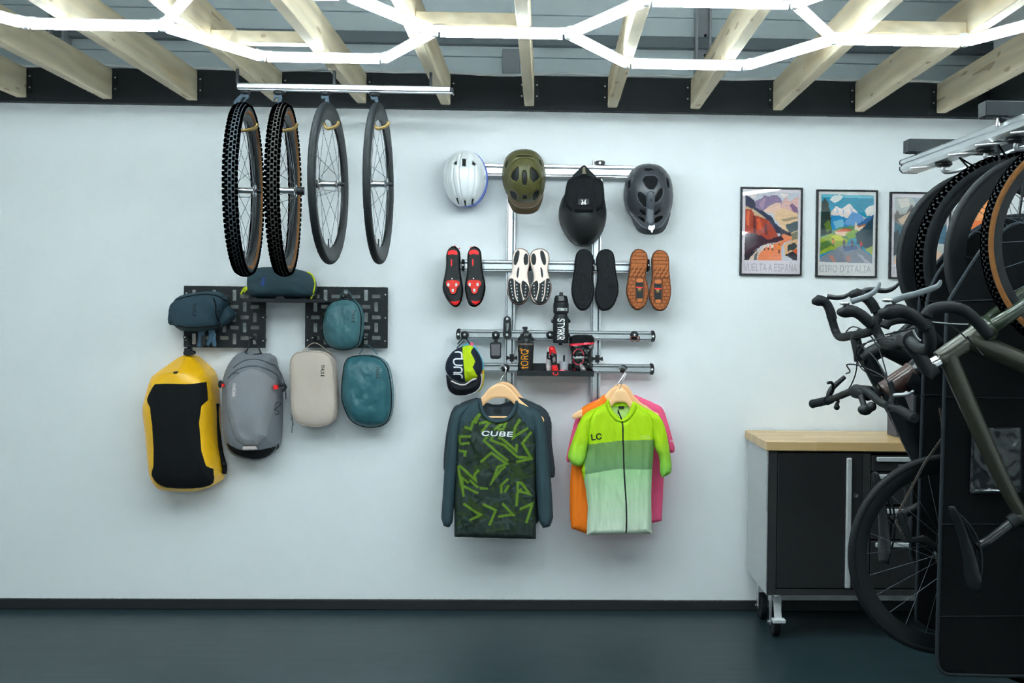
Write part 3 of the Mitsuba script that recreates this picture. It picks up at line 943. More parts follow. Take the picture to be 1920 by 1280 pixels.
# grey hydration backpack
gp = thing('hydration_backpack', 'grey hydration backpack with black base and red side buckles', 'backpack')
Y0 = 5.31
gf = Form(pp2(zK([(762, 66), (830, 84), (995, 84), (1020, 180), (1050, 280), (1052, 450), (1048, 700), (1015, 770), (930, 825), (850, 838), (760, 822), (680, 782), (642, 692), (632, 500), (630, 330), (642, 230), (690, 130)]), 5.23, 5.30), Y0, .19, .07, p=3.4,
          bumps=wrinkle(.02, 14, 9, 31))
obj('body', gf.mesh(.005), cm(106, 119, 127, .85), gp, smooth=True)
pk = Polygon(chaikin(W2(zK([(642, 292), (700, 262), (760, 200), (830, 195), (900, 215), (940, 262), (1000, 312), (962, 480), (915, 740), (720, 738), (668, 560), (636, 430)]), 5.1), 1))
gpk = Form(pk, 5.16, .045, .006, p=4, bumps=wrinkle(.012, 20, 16, 33))
obj('front_pocket', sheet(pk.buffer(0).intersection(gf.poly.buffer(-.004)), .005, lambda x, z: Y0 - gf.depth(x, z) - .004 - .016 * np.clip(bdist(pk)(x, z) / .03, 0, 1) ** .6, lambda x, z: Y0 - gf.depth(x, z) + .006), cm(122, 134, 141, .85), gp, smooth=40)
for pts in ([(655, 260), (720, 195), (830, 168), (930, 190), (985, 260), (1010, 330)], [(690, 190), (760, 130), (880, 125), (970, 180), (1025, 290), (1035, 420)], [(690, 230), (735, 215), (745, 240)], [(860, 205), (900, 240), (935, 262)]):
    zq = chaikin(W2(zK(pts), 5.12), 3, False)
    obj('zip', tube(np.stack([zq[:, 0], Y0 - gf.depth(zq[:, 0], zq[:, 1]) - .001, zq[:, 1]], 1), .0035, 6), cm(78, 90, 98), gp)
obj('base', gf.patch(pp(zK([(645, 712), (690, 738), (760, 770), (870, 772), (1030, 740), (1048, 700), (1015, 772), (930, 827), (850, 840), (760, 824), (680, 784)]), 5.15, 1), .003), 'black_soft', gp, smooth=40, label='black base')
obj('label', sheet(pp(zK([(770, 745), (858, 742), (864, 764), (764, 766)]), 5.11, 0), .004, lambda x, z: Y0 - gf.depth(x, z) - .0235, lambda x, z: Y0 - gf.depth(x, z) - .012), cm(205, 208, 205), gp, smooth=30)
q = W2(zK([(697, 296)]), 5.1)[0]
obj('lettering', moved(gf.on(text('CAMELBAK', q[0], q[1], .0135, -90, .001, True, width=.063), .0205), np.eye(4)), cm(210, 216, 218), gp, smooth=False)
for sx, pts, st in ((1, [(988, 308), (1018, 306), (1020, 336), (992, 338)], [(1015, 322), (1045, 305), (1075, 310), (1050, 350)]), (-1, [(625, 298), (640, 298), (640, 320), (625, 320)], [(634, 300), (615, 285), (612, 305), (622, 320)])):
    obj('buckle', sheet(pp(zK(pts), 5.15, 0), .004, lambda x, z: 5.145 + 0 * x, lambda x, z: 5.165 + 0 * x), cm(232, 40, 40, .4), gp, smooth=30, label='red buckle')
    zq = spline(W2(zK(st), 5.17), 12)
    obj('strap', tube(np.stack([zq[:, 0], 5.165 + 0 * zq[:, 0], zq[:, 1]], 1), .003, 8, flat=(2.6, (0, 0, 1.0))), 'black', gp)
zq = spline(W2(zK([(1000, 450), (1030, 428), (1038, 442), (1008, 470), (1000, 482), (1026, 492), (1018, 515), (1002, 510)]), 5.17), 26)
obj('cord', tube(np.stack([zq[:, 0], 5.17 + 0 * zq[:, 0], zq[:, 1]], 1), .0018, 6), 'black', gp)
zq = spline(W2(zK([(1018, 722), (1016, 752), (1002, 756)]), 5.24), 8)
obj('strap', tube(np.stack([zq[:, 0], 5.245 + 0 * zq[:, 0], zq[:, 1]], 1), .004, 8), 'black', gp)
h0 = W3(zK([(790, 72), (815, 92), (905, 82)]), 5.22)
zq = spline(np.vstack([h0[0], h0[0] * .35 + hk_grey * .65 + [-.004, .02, .0], hk_grey + [0, .02, .011], h0[2] * .35 + hk_grey * .65 + [.004, .02, 0], h0[2]]), 24)
obj('hang_loop', tube(zq, .0035, 8), 'black', gp)
zq = spline(np.vstack([h0[0], h0[1], (h0[1] + h0[2]) / 2 - [0, 0, .004], h0[2]]), 16)
obj('grab_handle', tube(zq, .004, 8), 'black', gp)

# ------------------------------------------------------------------ the aluminium frame on the wall
RV, RH = 5.305, 5.268            # the planes of the uprights and of the cross rails (their centres)


def upright(px, wpx, y0, y1, lab):
    a, b = P(px, y0, RV - .02), P(px, y1, RV - .02)
    t = thing('upright_rail', lab, 'rail', 'uprights of the wall frame')
    obj('profile', rail_mesh([a[0], RV, b[2]], [a[0], RV, a[2]], wpx / 378., .036, (1.0, 0, 0)), 'aluminium', t, smooth=False)
    for s_ in (-.335, .225):
        xg = a[0] + s_ * wpx / 378.
        obj('slot', box(xg - .0022, xg + .0022, RV - .0186, RV - .014, b[2] + .001, a[2] - .001, 0), 'groove', t, smooth=False)
    obj('backing', box(a[0] - wpx / 756. + .002, a[0] + wpx / 756. - .002, RV + .016, WALL, b[2] + .01, a[2] - .01, .001), 'aluminium_side', t, smooth=False)
    return t, a[0]


u1, ux1 = upright(959.5, 18.5, 302, 800, 'left silver upright of the wall frame, behind the white running shoes')
u2, ux2 = upright(1121, 19, 300, 800, 'right silver upright of the wall frame, behind the black flat shoes')
c = P(1125, 305, 5.27)
obj('top_cap', ext(pp([(1115, 303), (1119, 300), (1131, 300), (1135, 303), (1132, 313), (1118, 313)], 5.27, 1), 5.275, 5.33), 'black', u2, smooth=False)
obj('bolt', disc((c[0], 5.275, c[2]), .006, .003), 'chrome', u2)


def cross(x0, x1, yc, hpx, lab, caps):
    a, b = P(x0, yc, RH - .015), P(x1, yc, RH - .015)
    z = (a[2] + b[2]) / 2
    t = thing('cross_rail', lab, 'rail', 'cross rails of the wall frame')
    obj('profile', rail_mesh([a[0], RH, z], [b[0], RH, z], hpx / 379., .034), 'aluminium', t, smooth=False)
    for s_, hh in ((.225, .0024), (-.33, .0034)):
        zg = z + s_ * hpx / 379.
        obj('slot', box(a[0] + .001, b[0] - .001, RH - .0176, RH - .012, zg - hh, zg + hh, 0), 'groove', t, smooth=False)
    for x in (ux1, ux2):
        obj('bolt', disc((x + .005, RH - .0165, z - .008), .0052, .002, n=10), 'chrome', t)
    for i, on in enumerate(caps):
        if on:
            x = (a[0], b[0])[i]
            s = -1 if i == 0 else 1
            o = Polygon(chaikin(np.array([(x - s * .010, z + hpx / 800 + .004), (x + s * .004, z + hpx / 800 + .008), (x + s * .012, z + .012), (x + s * .012, z - .014), (x + s * .004, z - hpx / 800 - .006), (x - s * .010, z - hpx / 800 - .002), (x - s * .004, z)]), 1))
            obj('end_cap', ext(o, RH - .024, RH + .016), 'black', t, smooth=False)
            obj('screw', disc((x + s * .001, RH - .024, z), .0055, .002, n=12), 'white_gloss', t)
    return z


zr1 = cross(850, 1218, 320, 23, 'top silver cross rail behind the row of helmets', (0, 0))
zr2 = cross(850, 1215, 499.5, 21, 'second silver cross rail behind the row of shoes', (0, 0))
zr3 = cross(860, 1224, 628.5, 18, 'third silver cross rail, holding the bottle and the bike computer', (1, 1))
zr4 = cross(884, 1222, 690.5, 18, 'lowest silver cross rail, holding the clothes hangers', (0, 1))

# ------------------------------------------------------------------ helmets
HB = 5.245


def helmet_hook(cx, cy, lab):
    q = P(cx, cy, HB)
    t = thing('helmet_hook', lab, 'hook', 'hooks behind the helmets')
    obj('arm', tube([[q[0], RH - .018, q[2]], [q[0], RH - .04, q[2]], [q[0], HB - .03, q[2] + .012]], .009, 10), 'black', t)
    obj('plate', disc((q[0], RH - .0175, q[2]), .02, .006), 'black', t)


# white road helmet
t = thing('cycling_helmet', 'glossy white road helmet with fine ribs, leftmost of the four helmets', 'helmet')
out = [(210, 78), (285, 95), (342, 150), (376, 230), (386, 300), (372, 390), (332, 470), (280, 516), (205, 528), (132, 512), (80, 450), (48, 370), (38, 290), (53, 200), (90, 140), (140, 95)]
g = pp(zH(out), 5.19, 2)
vents = [pp(zH(v), 5.09, 0) for v in ([(190, 148), (222, 148), (222, 213), (192, 213)], [(150, 158), (122, 185), (132, 196), (150, 200)], [(270, 162), (297, 185), (288, 206), (266, 192)], [(135, 452), (152, 450), (162, 495), (148, 492)],
                                           [(195, 468), (217, 468), (213, 508), (200, 508)], [(262, 455), (278, 456), (264, 497), (250, 492)])]
ribs = []
for x0, x1, x2 in ((120, 78, 135), (152, 120, 160), (180, 165, 190), (238, 252, 230), (270, 300, 262), (300, 345, 290)):
    ln = spline(W2(zH([(x0, 115), (x1, 290), (x2, 470)]), 5.1), 20)
    ribs.append(LineString(ln).buffer(.0035))
fm = Form(g, 5.24, .15, .012, p=2.1, q=2.1, pits=[(v, .012, .003) for v in vents] + [(r, .0042, .004) for r in ribs])
obj('shell', fm.mesh(.0034), mat('helmet_white', (.84, .855, .86), .16, coat=.6), t, smooth=True)
for v in vents:
    obj('vent', sheet(v.buffer(-.0008), .004, lambda x, z: fm.Y - fm.depth(x, z, False) + .0085, lambda x, z: fm.Y - fm.depth(x, z, False) + .016), 'black', t, smooth=30, label='dark vent opening')
lg = pp([(x + 3.2, y + 1.5) for x, y in zH(out)], 5.2, 2)
obj('liner', sheet(lg.buffer(-.002), .006, lambda x, z: 5.215 + 0 * x, lambda x, z: 5.255 + 0 * x), cm(62, 88, 170, .4), t, smooth=30, label='blue rim at the back')
# olive trail helmet
t = thing('cycling_helmet', 'olive green mountain bike helmet with peak, second from the left', 'helmet')
out = [(680, 68), (765, 84), (822, 140), (849, 240), (848, 345), (836, 420), (812, 500), (772, 572), (690, 588), (600, 574), (560, 515), (520, 400), (501, 300), (505, 210), (540, 122), (600, 82)]
dome_o = [(680, 68), (765, 84), (822, 140), (849, 240), (846, 345), (828, 430), (770, 488), (690, 500), (610, 490), (545, 440), (512, 360), (501, 300), (505, 210), (540, 122), (600, 82)]
vents = [pp(zH(v), 5.08, 1) for v in ([(592, 250), (645, 208), (632, 342), (568, 302)], [(722, 208), (785, 255), (802, 302), (735, 345)], [(665, 250), (697, 250), (702, 358), (662, 358)], [(560, 385), (622, 412), (622, 466), (580, 445)],
                                       [(745, 412), (800, 380), (788, 436), (742, 470)], [(665, 428), (702, 428), (702, 458), (664, 458)], [(605, 118), (740, 118), (738, 130), (608, 130)], [(520, 200), (545, 150), (555, 160), (535, 220)],
                                       [(820, 180), (800, 145), (790, 152), (812, 205)])]
arc = LineString(spline(W2(zH([(535, 330), (560, 225), (620, 165), (690, 150), (760, 170), (815, 235), (835, 330)]), 5.12), 30)).buffer(.004)
fm = Form(pp(zH(dome_o), 5.18, 2), 5.24, .16, .012, p=2.2, pits=[(v, .016, .004) for v in vents] + [(arc, .006, .006)])
ol = mat('helmet_olive', A(72, 76, 40), .45)
obj('shell', fm.mesh(.0036), ol, t, smooth=True)
for v in vents:
    obj('vent', sheet(v.buffer(-.001), .004, lambda x, z: fm.Y - fm.depth(x, z, False) + .011, lambda x, z: fm.Y - fm.depth(x, z, False) + .02), 'black', t, smooth=30, label='dark vent opening')
pk = pp(zH([(540, 432), (575, 462), (640, 492), (700, 500), (765, 488), (838, 402), (815, 505), (774, 572), (690, 588), (600, 574), (562, 515)]), 5.06, 1)
pf = Form(pk, 5.20, .10, .05, round_=.03)
obj('peak', sheet(pk, .004, lambda x, z: 5.09 - .022 * np.clip(bdist(pk)(x, z) / .03, 0, 1), lambda x, z: 5.105 - .015 * np.clip(bdist(pk)(x, z) / .03, 0, 1)), mat('helmet_brown', A(58, 52, 36), .5), t, smooth=40, label='brownish peak')
for pts in ([(640, 170), (650, 300), (640, 480)], [(715, 170), (712, 300), (728, 480)]):
    ln = spline(W2(zH(pts), 5.08), 16)
    obj('ridge', fm.patch(LineString(ln).buffer(.0055), .004, .004, .006), ol, t, smooth=40)
# black full-face helmet
t = thing('full_face_helmet', 'matt black full face helmet hanging upside down, third in the row', 'helmet')
out = [(1000, 420), (1050, 335), (1145, 310), (1240, 330), (1300, 400), (1322, 500), (1332, 565), (1325, 650), (1290, 745), (1222, 818), (1140, 842), (1060, 816), (1000, 742), (957, 650), (948, 565), (965, 480)]
fm = Form(pp(zH(out), 5.15, 2), 5.24, .20, .03, p=2.3)
mb = mat('helmet_black', (.011, .013, .014), .5, spec=.4)
obj('shell', fm.mesh(.004), mb, t, smooth=True)
jaw = pp(zH([(1145, 212), (1160, 212), (1188, 245), (1245, 298), (1250, 330), (1050, 330), (1050, 295), (1110, 240), (1130, 214)]), 5.16, 1)
obj('chin_bar', sheet(jaw, .004, lambda x, z: 5.15 - .03 * np.clip(bdist(jaw)(x, z) / .03, 0, 1), lambda x, z: 5.24 + 0 * x), mb, t, smooth=40)
vent = pp(zH([(1138, 228), (1154, 228), (1162, 280), (1132, 280)]), 5.14, 0)
obj('chin_vent', ext(vent, 5.112, 5.15), cm(90, 92, 70, .5), t, smooth=False)
vis = pp(zH([(1018, 320), (1062, 298), (1240, 298), (1298, 320), (1306, 400), (1312, 520), (1240, 572), (1060, 576), (988, 505), (1002, 400)]), 5.03, 1)
obj('visor', sheet(vis, .004, lambda x, z: 5.035 - .012 * np.clip(bdist(vis)(x, z) / .012, 0, 1) + .6 * np.maximum(z - W2(zH([(1150, 420)]), 5.03)[0][1], 0) * .5, lambda x, z: 5.058 + 0 * x + .3 * np.maximum(z - W2(zH([(1150, 420)]), 5.03)[0][1], 0)), 'black_soft', t, smooth=40)
for pts in ([(1080, 310), (1075, 440), (1062, 572)], [(1215, 310), (1220, 440), (1232, 572)]):
    ln = spline(W2(zH(pts), 5.02), 12)
    obj('visor_rib', cat([tube(np.stack([ln[:, 0], 5.024 + 0 * ln[:, 0] + .3 * np.maximum(ln[:, 1] - W2(zH([(1150, 420)]), 5.03)[0][1], 0), ln[:, 1]], 1), .0035, 8, flat=(2.4, (1.0, 0, 0)))]), 'black_soft', t)
win = pp(zH([(1105, 472), (1185, 470), (1190, 515), (1100, 518)]), 5.02, 0)
obj('visor_badge', ext(win, 5.014, 5.03), 'carbon', t, smooth=False)
bd = [W2(zH(p), 5.01) for p in ([(1130, 478), (1146, 505), (1162, 478)], [(1128, 515), (1134, 495), (1140, 515)], [(1152, 515), (1158, 495), (1164, 515)])]
obj('emblem', cat([ext(LineString(p).buffer(.0012), 5.0125, 5.0145) for p in bd]), 'steel', t, smooth=False)
for pts in ([(1000, 690), (1060, 682), (1080, 690)], [(1300, 690), (1250, 682), (1215, 688)]):
    ln = spline(W2(zH(pts), 5.06), 10)
    obj('groove', fm.patch(LineString(ln).buffer(.0014), .0012, .003), 'black_gloss', t, smooth=40)
# grey-black trail helmet with peak
t = thing('cycling_helmet', 'dark grey helmet with long peak and small white emblem, rightmost of the helmets', 'helmet')
out = [(1660, 182), (1752, 196), (1816, 262), (1850, 350), (1857, 470), (1835, 570), (1800, 640), (1680, 690), (1560, 640), (1510, 590), (1472, 520), (1462, 420), (1480, 310), (1530, 225), (1590, 190)]
vents = [pp(zH(v), 5.07, 1) for v in ([(1602, 288), (1742, 288), (1708, 390), (1645, 390)], [(1578, 405), (1652, 472), (1640, 545), (1572, 462)], [(1762, 368), (1700, 470), (1714, 502), (1768, 440)], [(1590, 540), (1640, 560), (1640, 592), (1602, 576)],
                                       [(1755, 542), (1705, 565), (1705, 592), (1748, 570)], [(1565, 585), (1640, 604), (1640, 646), (1595, 632)], [(1785, 585), (1708, 604), (1708, 646), (1752, 632)], [(1628, 215), (1700, 215), (1695, 240), (1632, 240)],
                                       [(1500, 330), (1522, 290), (1526, 350), (1508, 390)], [(1828, 320), (1806, 285), (1800, 345), (1822, 385)])]
fm = Form(pp(zH(out), 5.17, 2), 5.24, .165, .014, p=2.2, pits=[(v, .016, .004) for v in vents])
gm = mat('helmet_grey', A(48, 56, 62), .38, coat=.2)
obj('shell', fm.mesh(.0036), gm, t, smooth=True)
for v in vents:
    obj('vent', sheet(v.buffer(-.001), .004, lambda x, z: fm.Y - fm.depth(x, z, False) + .011, lambda x, z: fm.Y - fm.depth(x, z, False) + .02), 'black_soft', t, smooth=30, label='dark vent opening')
pk = pp(zH([(1500, 560), (1560, 598), (1620, 650), (1660, 662), (1700, 662), (1745, 648), (1790, 600), (1842, 545), (1800, 690), (1760, 735), (1680, 748), (1600, 735), (1560, 700)]), 5.04, 1)
obj('peak', sheet(pk, .004, lambda x, z: 5.07 - .028 * np.clip(bdist(pk)(x, z) / .035, 0, 1), lambda x, z: 5.095 - .02 * np.clip(bdist(pk)(x, z) / .035, 0, 1)), gm, t, smooth=40)
fin = pp(zH([(1640, 420), (1675, 395), (1708, 420), (1705, 560), (1710, 668), (1640, 668), (1646, 560)]), 5.04, 1)
obj('centre_fin', sheet(fin, .004, lambda x, z: np.minimum(5.24 - fm.depth(x, z, False) - .008, 5.09) - .006 * np.clip(bdist(fin)(x, z) / .006, 0, 1), lambda x, z: 5.13 + 0 * x), mat('helmet_slate', A(62, 72, 80), .4), t, smooth=40)
em = [Polygon(W2(zH(p), 5.03)) for p in ([(1652, 688), (1660, 676), (1674, 680), (1690, 678), (1700, 668), (1705, 690), (1698, 706), (1690, 712), (1686, 732), (1676, 732), (1672, 716), (1658, 712), (1652, 702)],)]
eye_ = [Polygon(W2(zH(p), 5.03)) for p in ([(1664, 690), (1672, 694), (1664, 698)], [(1690, 690), (1696, 686), (1694, 697)])]
obj('emblem', ext(unary_union(em).difference(unary_union(eye_)), 5.035, 5.046), 'white_plastic', t, smooth=False)
obj('bolt', disc(tuple(P(*zH([(1672, 478)])[0], 5.065)), .006, .004), 'black', t)
helmet_hook(870, 322, 'black hook behind the white helmet'); helmet_hook(981, 322, 'black hook behind the olive helmet')
helmet_hook(1094, 322, 'black hook behind the full face helmet'); helmet_hook(1220, 330, 'black hook behind the dark grey helmet')

# ------------------------------------------------------------------ shoes, hanging toes down with the soles to the front
SF = 5.165


def shoe(name, lab, outl, sole_m, upper_m, sole_col=None, feats=(), pits=(), edge=.010, thick=.018, upper_to=5.262, grow=1.0, step=.0035, group=None, mid=None):
    t = thing(name, lab, 'shoe', group)
    g = pp(zS(outl), SF, 2)
    f = Form(g, SF + .012, thick, edge, round_=.012, pits=pits)
    m = f.mesh(step)
    obj('sole', m, sole_m, t, smooth=True, color=painted(m, paint(*sole_col)) if sole_col else None)
    # the upper: rings from the sole's rim towards the wall, rounding in, lower at the toe
    o = np.array(g.buffer(-.001).exterior.coords)[:-1]
    o = o[::max(1, len(o) // 72)]
    c = o.mean(0)
    zt, zb = o[:, 1].max(), o[:, 1].min()
    rows, Y0 = [], SF + .010
    for k, (tt, sc) in enumerate(((0, .99), (.15, 1.035 * grow), (.4, 1.0), (.65, .90), (.85, .78), (1.0, .60))):
        hgt = (upper_to - Y0) * (.42 + .58 * np.clip((o[:, 1] - zb) / (zt - zb) * 1.6, 0, 1))
        q = c + (o - c) * np.array([sc, 1 - (1 - sc) * .55])
        rows.append(np.stack([q[:, 0], Y0 + hgt * tt, q[:, 1]], 1))
    n = len(o)
    v = np.vstack(rows + [np.array([[c[0], upper_to - .03, c[1]]])])
    F_ = []
    for k in range(len(rows) - 1):
        for i in range(n):
            a, b = k * n + i, k * n + (i + 1) % n
            F_ += [[a, a + n, b], [b, a + n, b + n]]
    for i in range(n):
        F_.append([(len(rows) - 1) * n + i, len(v) - 1, (len(rows) - 1) * n + (i + 1) % n])
    m = trimesh.Trimesh(v, np.array(F_), process=False)
    m.fix_normals()
    obj('upper', m, upper_m, t, smooth=True)
    return t, f


def bits(t, f, name, polys, m, off=.003, label=None, n=1, kind=None, step=.004):
    for p_ in polys:
        obj(name, f.patch(pp(zS(p_), SF - .005, n), off, step), m, t, smooth=30, label=label, kind=kind)


red, blk = cm(222, 38, 40, .4), 'black'
ups = mat('upper_red_white', A(222, 226, 228), .6)
A1 = [(130, 52), (165, 78), (180, 118), (174, 200), (182, 290), (201, 370), (198, 432), (180, 498), (150, 527), (115, 515), (75, 462), (48, 402), (44, 350), (60, 280), (72, 200), (70, 112), (95, 68)]
A2 = [(295, 55), (333, 74), (348, 118), (350, 200), (360, 280), (379, 352), (372, 422), (345, 496), (300, 526), (258, 515), (240, 470), (224, 402), (220, 358), (236, 290), (241, 205), (240, 118), (262, 70)]
for lab, o, dx, dy in (('left red and black road cycling shoe', A1, 0, 0), ('right red and black road cycling shoe', A2, 171, -2)):
    s = lambda pts: [(x + dx, y + dy) for x, y in pts]
    t, f = shoe('road_shoe', lab + ' hanging on the second cross rail', o, 'black', ups, upper_to=5.258, grow=1.07)
    bits(t, f, 'heel_pad', [s([(80, 100), (92, 84), (120, 77), (150, 84), (162, 100), (160, 122), (122, 112), (84, 122)])], red, label='red heel pad')
    bits(t, f, 'toe_pad', [s([(95, 480), (110, 490), (150, 492), (190, 475), (180, 503), (150, 524), (117, 513)])], red, label='red toe pad')
    bits(t, f, 'cleat', [s([(70, 328), (110, 318), (178, 325), (180, 362), (156, 385), (150, 420), (126, 436), (104, 420), (98, 385), (72, 366)])], cm(205, 52, 42, .4), .012, 'red cleat')
    for q in ((90, 358), (153, 358), (126, 404)):
        bits(t, f, 'cleat_bolt', [s([(q[0] - 9, q[1] - 14), (q[0] + 9, q[1] - 14), (q[0] + 9, q[1] + 14), (q[0] - 9, q[1] + 14)])], 'aluminium', .015, 'silver cleat bolt')
    bits(t, f, 'stripe', [s([(107, 152), (119, 152), (119, 210), (107, 210)])], red, .0012, 'red stripe')
    bits(t, f, 'vent', [s([(120, 300), (124, 310), (116, 316), (112, 308)])], 'white_plastic', .0012)
    for q in ((140, 46), (175, 66)) if dx == 0 else ((95, 58), (128, 52)):
        p3 = P(*zS([(q[0] + dx, q[1])])[0], SF + .04)
        obj('tab', box(p3[0] - .003, p3[0] + .003, p3[1] - .006, p3[1] + .02, p3[2] - .002, p3[2] + .002, .0005), red, t, smooth=False)
    side = [(177, 150), (184, 200), (190, 290), (204, 360), (196, 330), (180, 240)] if dx == 0 else [(352, 150), (358, 230), (372, 300), (364, 290), (352, 220)]
B1 = [(660, 64), (712, 84), (736, 120), (736, 200), (716, 280), (741, 372), (735, 432), (700, 498), (650, 516), (598, 495), (568, 440), (558, 370), (565, 308), (592, 268), (602, 200), (600, 130), (622, 80)]
B2 = [(820, 67), (866, 80), (896, 120), (888, 200), (882, 262), (906, 322), (913, 392), (900, 442), (870, 500), (820, 516), (770, 500), (745, 442), (741, 382), (776, 318), (766, 250), (742, 180), (745, 110), (775, 80)]
whs = mat('sole_white', A(226, 222, 212), .6)
cor = cm(255, 128, 116, .6)
for lab, o, mir in (('left white and coral running shoe', B1, False), ('right white and coral running shoe', B2, True)):
    s = (lambda pts: [(740 + (740 - x), y) for x, y in pts]) if mir else (lambda pts: pts)
    t, f = shoe('running_shoe', lab + ' hanging on the second cross rail', o, whs, cor if not mir else mat('upper_coral_white', A(240, 170, 160), .6), upper_to=5.26, grow=1.03)
    bits(t, f, 'heel_tread', [s([(610, 190), (612, 140), (632, 86), (660, 80), (652, 150), (628, 205)]), s([(690, 178), (690, 130), (708, 100), (728, 122), (729, 180), (706, 206)])], blk, label='black heel tread')
    bits(t, f, 'plate_slot', [s([(634, 270), (640, 230), (657, 208), (652, 262), (646, 302), (634, 298)])], 'black_gloss', .0008)
    fore = pp(zS(s([(566, 330), (578, 308), (605, 306), (640, 335), (665, 350), (682, 320), (715, 340), (738, 385), (728, 442), (692, 502), (650, 515), (600, 494), (568, 434)])), SF, 1)
    lines = [LineString(spline(W2(zS(s(pts)), SF), 14)).buffer(.0028) for pts in ([(612, 300), (618, 360), (622, 420), (640, 482)], [(672, 330), (668, 380), (678, 430), (690, 478)])]
    segs = fore.difference(unary_union(lines)).intersection(f.poly.buffer(-.002))
    for gg in getattr(segs, 'geoms', [segs]):
        obj('forefoot_tread', f.patch(gg, .0035, .004), blk, t, smooth=30, label='black forefoot tread')
    for cx_, y0, n_ in ((584, 335, 6), (636, 356, 6), (708, 362, 5)):
        for k in range(n_):
            yy = y0 + 26 * k
            xx = cx_ + (2 + 4 * k if cx_ < 600 else (1.5 * k if cx_ < 650 else -2 * k))
            q = W2(zS(s([(xx, yy)])), SF)[0]
            obj('stud', f.patch(Polygon([(q[0], q[1] + .0045), (q[0] + .0036, q[1] - .003), (q[0] - .0036, q[1] - .003)]), .0046, .004), 'white_plastic', t, smooth=False)
C1 = [(1165, 67), (1224, 84), (1250, 130), (1246, 240), (1241, 300), (1259, 382), (1250, 462), (1216, 540), (1170, 566), (1120, 546), (1084, 480), (1072, 400), (1080, 330), (1095, 250), (1101, 150), (1120, 90)]
C2 = [(1345, 67), (1400, 84), (1421, 140), (1426, 230), (1441, 310), (1454, 392), (1440, 462), (1400, 542), (1340, 569), (1290, 546), (1264, 470), (1261, 400), (1281, 330), (1281, 250), (1270, 150), (1291, 90)]
for lab, o in (('left all-black flat-pedal shoe', C1), ('right all-black flat-pedal shoe', C2)):
    t, f = shoe('flat_shoe', lab + ' hanging on the second cross rail', o, 'black_soft', cm(34, 40, 44, .8), thick=.016)
    ring = np.array(f.poly.buffer(-.010).exterior.coords)[:-1][::3]
    obj('groove', tube(np.stack([ring[:, 0], SF + .012 - f.depth(ring[:, 0], ring[:, 1]) - .0003, ring[:, 1]], 1), .0011, 6, closed=True), 'rubber_grey', t)
    x0, z0, x1, z1 = f.poly.bounds
    hexs, inner = [], f.poly.buffer(-.014)
    for i in range(40):
        for j in range(60):
            q = (x0 + (i + (j % 2) * .5) * .0115, z0 + j * .0098)
            if inner.contains(Point(q)):
                hexs.append(Polygon([(q[0] + .0046 * math.cos(a), q[1] + .0046 * math.sin(a)) for a in np.arange(6) * math.pi / 3 + .52]))
    obj('tread', ext(unary_union(hexs), SF + .012 - .0176, SF - .002), 'rubber', t, smooth=False, kind='stuff')
D1 = [(1612, 67), (1664, 84), (1686, 130), (1681, 210), (1661, 290), (1690, 370), (1693, 432), (1670, 520), (1610, 564), (1560, 541), (1524, 470), (1510, 400), (1525, 320), (1540, 230), (1545, 130), (1570, 84)]
D2 = [(1775, 74), (1830, 90), (1857, 140), (1856, 240), (1865, 340), (1874, 410), (1860, 490), (1830, 550), (1785, 569), (1735, 551), (1700, 480), (1694, 420), (1720, 330), (1720, 230), (1714, 140), (1735, 94)]
gum, gum2 = cm(150, 92, 52, .7), cm(172, 108, 62, .7)
for lab, o, dx, dy in (('left brown gum-soled clip-in shoe', D1, 0, 0), ('right brown gum-soled clip-in shoe', D2, 147, 9)):
    t, f = shoe('gum_sole_shoe', lab + ' hanging on the second cross rail', o, cm(104, 64, 38, .8), cm(60, 58, 48, .8), thick=.015)
    s = lambda pts: [(x + dx, y + dy) for x, y in pts]
    win = pp(zS(s([(1585, 318), (1600, 300), (1640, 300), (1655, 320), (1655, 470), (1640, 495), (1600, 495), (1585, 470)])), SF, 1)
    x0, z0, x1, z1 = f.poly.bounds
    inner, blocks = f.poly.buffer(-.006).difference(win.buffer(.003)), []
    H = z1 - z0
    for j in range(17):
        za, zb_ = z0 + H * j / 17, z0 + H * (j + 1) / 17
        rel = (j + .5) / 17
        wcell = .021 if rel < .72 else .08
        off = (j % 2) * .5
        sk = .012 if .5 < rel < .72 else 0
        for i in range(-2, 9):
            xa = x0 + (i + off) * wcell
            cell = Polygon([(xa, za), (xa + wcell, za + sk), (xa + wcell, zb_ + sk), (xa, zb_)]).buffer(-.0015).intersection(inner)
            for gg in getattr(cell, 'geoms', [cell]):
                if gg.geom_type == 'Polygon' and gg.area > 1.2e-5:
                    blocks.append(gg)
    obj('tread', cat([ext(b_, SF + .012 - .0195, SF) for b_ in blocks]), gum, t, smooth=False, kind='stuff')
    bits(t, f, 'tongue', [s([(1592, 305), (1645, 305), (1648, 340), (1590, 340)]), s([(1596, 466), (1644, 466), (1640, 494), (1600, 494)])], gum2, .004, 'light gum insert')
    bits(t, f, 'cleat_window', [s([(1590, 336), (1645, 340), (1645, 466), (1592, 466)])], 'black', .0015, 'black cleat window', 0)
    q = P(*zS(s([(1617, 398)]))[0], SF - .006)
    obj('cleat', cat([lathe([(.0085, .0), (.0085, .004), (.0060, .005), (.0060, .0)], (q[0], q[1] + .003, q[2]), (0, -1.0, 0), 18, True), box(q[0] - .004, q[0] + .004, q[1] - .004, q[1] + .003, q[2] - .003, q[2] + .004, .001)]), 'gold', t, smooth=40, label='brass cleat')
    bits(t, f, 'cleat_spacer', [s([(1592, 372), (1645, 376), (1645, 386), (1592, 384)])], red, .003, 'red spacer', 0)
